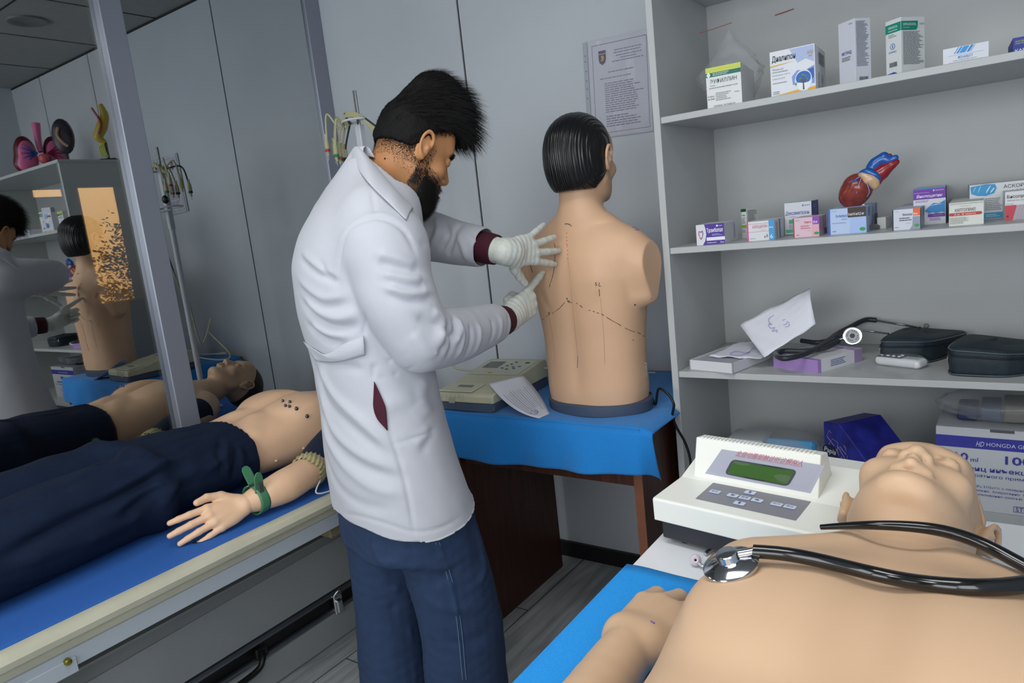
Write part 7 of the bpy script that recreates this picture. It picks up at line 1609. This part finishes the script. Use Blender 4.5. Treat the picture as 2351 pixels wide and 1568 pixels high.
    G = [(a_, ((90, 790), (200, 890), (330, 950)), .009, -.008), (a_, ((100, 760), (210, 860), (320, 920)), .010, .006), (a_, ((215, 820), (260, 890), (320, 945)), .007, -.006), (a_, ((90, 980), (170, 1070), (250, 1110), (400, 1090)), .011, -.007), (a_, ((80, 940), (170, 1020), (260, 1065), (380, 1045)), .011, .006),
         (a_, ((100, 1080), (200, 1200), (330, 1260), (480, 1240)), .012, -.008), (a_, ((110, 1040), (220, 1150), (340, 1190), (470, 1160)), .012, .007), (a_, ((130, 1230), (250, 1330), (380, 1360)), .010, -.006), (a_, ((160, 1215), (270, 1290), (420, 1305)), .010, .006),
         (a_, ((600, 810), (720, 850), (890, 885)), .010, -.008), (a_, ((600, 760), (740, 800), (860, 850)), .012, .006), (a_, ((620, 930), (800, 975), (920, 985)), .010, -.008), (a_, ((640, 900), (790, 930), (900, 930)), .011, .006), (a_, ((640, 1020), (800, 1075), (965, 1055)), .010, -.009), (a_, ((660, 985), (800, 1025), (950, 1020)), .011, .007),
         (a_, ((860, 1180), (960, 1230), (1050, 1240)), .009, -.006), (a_, ((1060, 1090), (1072, 1250), (1000, 1430)), .009, -.012), (a_, ((960, 1140), (1030, 1200), (1000, 1380)), .012, .007), (a_, ((1105, 1180), (1120, 1260), (1090, 1350)), .007, -.007), (a_, ((1135, 1190), (1150, 1280), (1120, 1360)), .007, .006), (a_, ((830, 1290), (900, 1380), (960, 1470)), .014, .004),
         (c_, ((1030, 60), (1045, 130), (985, 240)), .007, .006), (c_, ((1085, 50), (1120, 120), (1070, 250)), .007, -.006), (c_, ((1180, 30), (1185, 110), (1140, 240)), .007, .006), (c_, ((1235, 20), (1245, 100), (1200, 230)), .006, -.006), (c_, ((1290, 10), (1300, 100), (1250, 220)), .007, .005), (c_, ((1380, -20), (1395, 60), (1360, 160)), .007, -.005), (c_, ((1440, -40), (1450, 40), (1420, 130)), .007, .004), (c_, ((1495, -50), (1505, 20), (1480, 100)), .006, -.004),
         (c_, ((180, 280), (280, 480), (480, 680), (690, 870)), .013, .007), (c_, ((160, 300), (230, 520), (430, 740), (640, 900)), .013, -.006), (c_, ((200, 480), (270, 700), (450, 900), (760, 1020)), .014, .006), (c_, ((200, 600), (270, 800), (470, 980), (740, 1080)), .013, -.006), (c_, ((210, 700), (330, 950), (560, 1140), (780, 1180)), .014, .005), (c_, ((230, 900), (300, 1100), (460, 1250), (700, 1290)), .014, -.004),
         (c_, ((860, 560), (890, 620), (850, 680)), .024, .003), (c_, ((990, 740), (930, 840), (900, 900)), .012, -.003), (c_, ((960, 720), (900, 800), (860, 860)), .012, .003), (c_, ((930, 380), (900, 520), (960, 640)), .018, .005), (c_, ((600, 640), (700, 560), (860, 520)), .02, .004), (c_, ((200, 290), (340, 300), (500, 330)), .012, -.006),
         # seams and stitch lines
         (a_, ((335, 950), (345, 800), (400, 620), (500, 540), (600, 520), (720, 560), (800, 640), (850, 760)), .0055, -.005), (a_, ((325, 900), (350, 700), (420, 590), (520, 520), (610, 500), (740, 540)), .007, .003), (a_, ((545, 290), (570, 400), (585, 500)), .004, -.003), (a_, ((400, 175), (250, 300), (180, 400)), .004, -.0025),
         (a_, ((522, 1165), (520, 1240), (500, 1310)), .005, -.004), (c_, ((560, 300), (563, 340), (566, 390)), .005, -.004), (c_, ((670, 750), (720, 880), (790, 1130), (850, 1450)), .005, -.0045), (c_, ((705, 840), (880, 790), (990, 735)), .004, -.003), (c_, ((555, 312), (680, 265), (800, 215)), .004, -.003), (c_, ((590, 395), (720, 355), (850, 300)), .004, -.003), (c_, ((290, 1290), (440, 1335), (640, 1390), (860, 1452), (1080, 1400), (1225, 1290)), .004, -.0025)]
    for fn_, pts, wd, amp in G: poly([fn_(*p) for p in pts], wd, amp)
    poly([(975, 505), (985, 540), (970, 560)], .007, -.007); poly([(1000, 500), (1005, 530), (990, 565)], .008, .007); poly([(1020, 505), (1030, 540), (1012, 575)], .007, -.007); poly([(1060, 515), (1040, 550), (1030, 590)], .008, -.007); poly([(1045, 508), (1060, 560), (1075, 600)], .008, .005); poly([(1075, 540), (1095, 560), (1085, 595)], .007, -.005)
    acc += .0012*vnoise(V, 26, 9); V = V+N*acc[:, None]
    # hem: lower behind, dipping at the side seam; open the skirt, the sleeve ends and the neck
    hem = .655+np.where(V[:, 1] < 0, -.20, .12)*V[:, 1]-.10*np.abs(V[:, 0])+.0025*np.sin(V[:, 0]*38+V[:, 1]*20)
    near = (V[:, 2] < hem) & (V[:, 2] > hem-.0085); V[near, 2] = hem[near]; keep = V[:, 2] >= hem-1e-6
    for w_, gd in ((wr, gR), (wl, gL)):
        m = np.linalg.norm(V-w_, axis=1) < .068; tt_ = (V-w_) @ gd; cutm = m & (tt_ < 0); nn_ = cutm & (tt_ > -.0085); V[nn_] -= tt_[nn_][:, None]*gd; keep &= ~(cutm & ~nn_)
    A0, A1 = L(818, 345, 1.555), L(950, 478, 1.49); sl_ = (A1[2]-A0[2])/(A1[1]-A0[1]); lim = A0[2]+sl_*(V[:, 1]-A0[1])-.026
    ab = (V[:, 2] > lim) & (np.abs(V[:, 0]) < .115) & (V[:, 2] > 1.3) & (V[:, 1] < A1[1]+.05); nn_ = ab & (V[:, 2] < lim+.0085); V[nn_, 2] = lim[nn_]; keep &= ~(ab & ~nn_)
    vneck = (np.abs(V[:, 0]) < .045*np.clip((V[:, 2]-1.22)/.2, 0, 1)) & (V[:, 1] > .10) & (V[:, 1] < .22) & (V[:, 2] > 1.22); keep &= ~vneck
    Vc, Qc = cull(V, Q, keep); coat = mesh_obj('lab_coat', Vc, Qc, WC, t); md = coat.modifiers.new('t', 'SOLIDIFY'); md.thickness = .0025; md.offset = -1
    # collar: fold line and outer edge, mirrored across the body
    Sc = Surf(V0 @ PM.T, Q, PC)
    def col(pts, lift, D0):
        out = []
        for (x_, y_), d_ in zip(pts, D0):
            h = Sc.px(x_, y_, 0); q_ = atd(x_, y_, d_*KD) if h is None or d_ > 1.5 else h; q_ = Vector(q_)+(EYE-Vector(q_)).normalized()*lift; out.append(to_loc(q_))
        return out
    DD = [1.60, 1.54, 1.4, 1.4, 1.4]
    fold_ = col([(806, 350), (821, 337), (858, 378), (905, 434), (948, 478)], .012, DD); edge = col([(800, 374), (812, 376), (848, 424), (890, 466), (934, 509)], .006, DD)
    inner = [p+np.array([-.022, .012, -.006]) for p in fold_]; inner[0] = fold_[0]+np.array([0, .02, -.01])
    def cr(P_, k): return [np.array(p) for p in catmull([Vector(p) for p in P_], k)]
    fo, ed, inn = cr(fold_, 6), cr(edge, 6), cr(inner, 6); ctr = np.array([0, 0, 0])
    def mir(p): return np.array([-p[0], p[1], p[2]])
    def blend(a): # force the back of the collar to meet at the middle line
        a = [p.copy() for p in a]; a[0][0] = 0.0; return a
    fo, ed, inn = blend(fo), blend(ed), blend(inn)
    mb = MB(); n = len(fo); rows = []
    for sgn in (1, -1):
        vs = []
        for i in range(n):
            for p in (inn[i]+np.array([0, 0, -.02]), (inn[i]+fo[i])/2+np.array([0, 0, .004]), fo[i], fo[i]*.65+ed[i]*.35+np.array([.004, -.002, .004]), fo[i]*.3+ed[i]*.7+np.array([.004, -.003, .003]), ed[i]+np.array([.001, -.001, .001])):
                vs.append(p if sgn > 0 else mir(p))
        fs = [(i*6+j, (i+1)*6+j, (i+1)*6+j+1, i*6+j+1) for i in range(n-1) for j in range(5)]; mb.add(vs, fs)
    mb.build('collar', WC, t, smooth='all', thick=.0022, sub=1)
    # lapel edges down the front, half belt and pocket slit
    Sc = Surf(V @ PM.T, Q, PC)
    def strip(top, bot, name, m, lift=.004, n=26, bulge=.004, par=coat):
        A = catmull([Vector(Sc.px(*p, lift)) for p in top if Sc.px(*p, lift)], 8); B = catmull([Vector(Sc.px(*p, lift)) for p in bot if Sc.px(*p, lift)], 8)
        def pick(P_, u): i = u*(len(P_)-1); k = min(int(i), len(P_)-2); return P_[k].lerp(P_[k+1], i-k)
        def fn(u, v): p = pick(A, u).lerp(pick(B, u), v); p = p+(EYE-p).normalized()*bulge*math.sin(PI*v); return Vector(to_loc(p))
        o = MB().grid(fn, n, 7).build(name, m, t, smooth='all', thick=.002); return o
    strip([(700, 782), (725, 800), (752, 812), (790, 790), (836, 771)], [(706, 826), (730, 828), (762, 829), (800, 824), (839, 814)], 'half_belt', WC, .003, bulge=.006)
    PD = mat('shirt_maroon', (66, 12, 34), .8, noise=.1, nscale=40); PK = mat('pocket_shadow', (30, 8, 20), .9)
    strip([(860.5, 876), (874, 905), (886, 935), (889, 965), (890, 986)], [(859.5, 878), (858.5, 905), (859.5, 935), (868, 962), (889, 988)], 'pocket_opening', PD, .0035, bulge=-.001)
    # cuffs of the maroon sweater
    for o, gd in ((oR, gR), (oL, gL)):
        Rc = frame(gd)[:, [1, 2, 0]]; c = MB()
        c.grid(lambda u, v: o+Rc @ np.array([(.0375+.002*math.sin(PI*v)+.0006*math.sin(2*PI*u*46))*math.cos(2*PI*u), (.0365+.002*math.sin(PI*v)+.0006*math.sin(2*PI*u*46))*math.sin(2*PI*u), .034+.054*v]), 138, 9, closed_u=True)
        c.build('sweater_cuff', PD, t, smooth='all', thick=.003)
    # ---- jeans
    DN = mat('denim', (36, 56, 88), .85, noise=.10, nscale=45, bump=.3, bscale=900)
    j = Field((-.28, -.22, .02), (.28, .28, 1.0), .0060)
    j.loft(sc([(.62, 0, .02, .165, .118), (.80, 0, .01, .16, .11), (.95, 0, .01, .15, .105)]), k=.03)
    j.loft(sc([(.12, .092, .080, .090, .098), (.25, .092, .082, .088, .094), (.42, .094, .088, .086, .094), (.55, .094, .072, .088, .092), (.70, .085, .045, .090, .095)]), k=.04, e=2.1)
    j.loft(sc([(.12, -.092, -.012, .088, .092), (.25, -.092, -.012, .084, .086), (.42, -.094, .0, .080, .082), (.55, -.094, .008, .084, .086), (.70, -.085, .015, .090, .095)]), k=.04, e=2.1)
    V, Q = j.mesh(); V = relax(V, Q, 1); N = vnormals(V, Q); d = .0036*vnoise(V*np.array([1, 1, .6]), 18, 12)+.0018*vnoise(V, 45, 14)
    Sj = Surf(V @ PM.T, Q, PC); acc = np.zeros(len(V)); Sx = Sj
    for pts, wd, amp in (([(1005, 1240), (1030, 1320), (1052, 1420), (1066, 1568)], .004, .004), ([(1090, 1210), (1110, 1290), (1100, 1340)], .012, .006), ([(960, 1300), (1000, 1330), (1050, 1300)], .012, -.004), ([(980, 1380), (1050, 1400), (1120, 1380)], .014, .004), ([(1000, 1450), (1060, 1480), (1130, 1440)], .014, -.004), ([(930, 1240), (945, 1330), (942, 1450), (955, 1568)], .005, .003), ([(850, 1230), (880, 1290), (930, 1280)], .012, .005), ([(850, 1370), (900, 1400), (950, 1370)], .013, -.005), ([(860, 1300), (910, 1350), (940, 1340)], .013, .005)): poly(pts, wd, amp)
    V = V+N*(d+acc)[:, None]; jeans = mesh_obj('jeans', V, Q, DN, t)
    Sj = Surf(V @ PM.T, Q, PC); sm = MB()
    for pts in ([(1008, 1245), (1034, 1320), (1056, 1420), (1070, 1560)], [(1000, 1245), (1026, 1320), (1048, 1420), (1062, 1560)]):
        P_ = [Sj.px(*p, .0008) for p in pts]; P_ = [Vector(to_loc(p)) for p in P_ if p]
        if len(P_) > 2: sm.tube(catmull(P_, 6), .0007, seg=5)
    if sm.n: sm.build('seam_stitch', mat('denim_stitch', (112, 136, 164), .8), jeans)['kind'] = 'stuff'
    # shoes on the floor
    for q, fo in ((1, .10), (-1, .0)):
        f = Field((q*.092-.09, fo-.16, 0), (q*.092+.09, fo+.22, .13), .005); f.cap((q*.092, fo-.06, .04), (q*.096, fo+.13, .035), .040, .038, .02, sq=((0, 0, 1), 1.0)); f.cap((q*.092, fo-.05, .07), (q*.092, fo+.01, .085), .040, .040, .03)
        V, Q = f.mesh(); V[:, 2] = np.maximum(V[:, 2], .012); sh_ = mesh_obj('shoe', V, Q, mat('shoe_black', (26, 26, 30), .6), t)
        MB().prism([(q*.092+.046*math.cos(a)*(1 if math.sin(a) < 0 else .95), fo+.035+.135*math.sin(a)) for a in np.linspace(0, 2*PI, 33)[:-1]], 0, .018, mat('sole_white', (190, 190, 186), .6)).build('sole', None, sh_)
    # the whole figure turns with the root
    t.rotation_euler = (0, 0, math.atan2(PR.y, PR.x))
person()
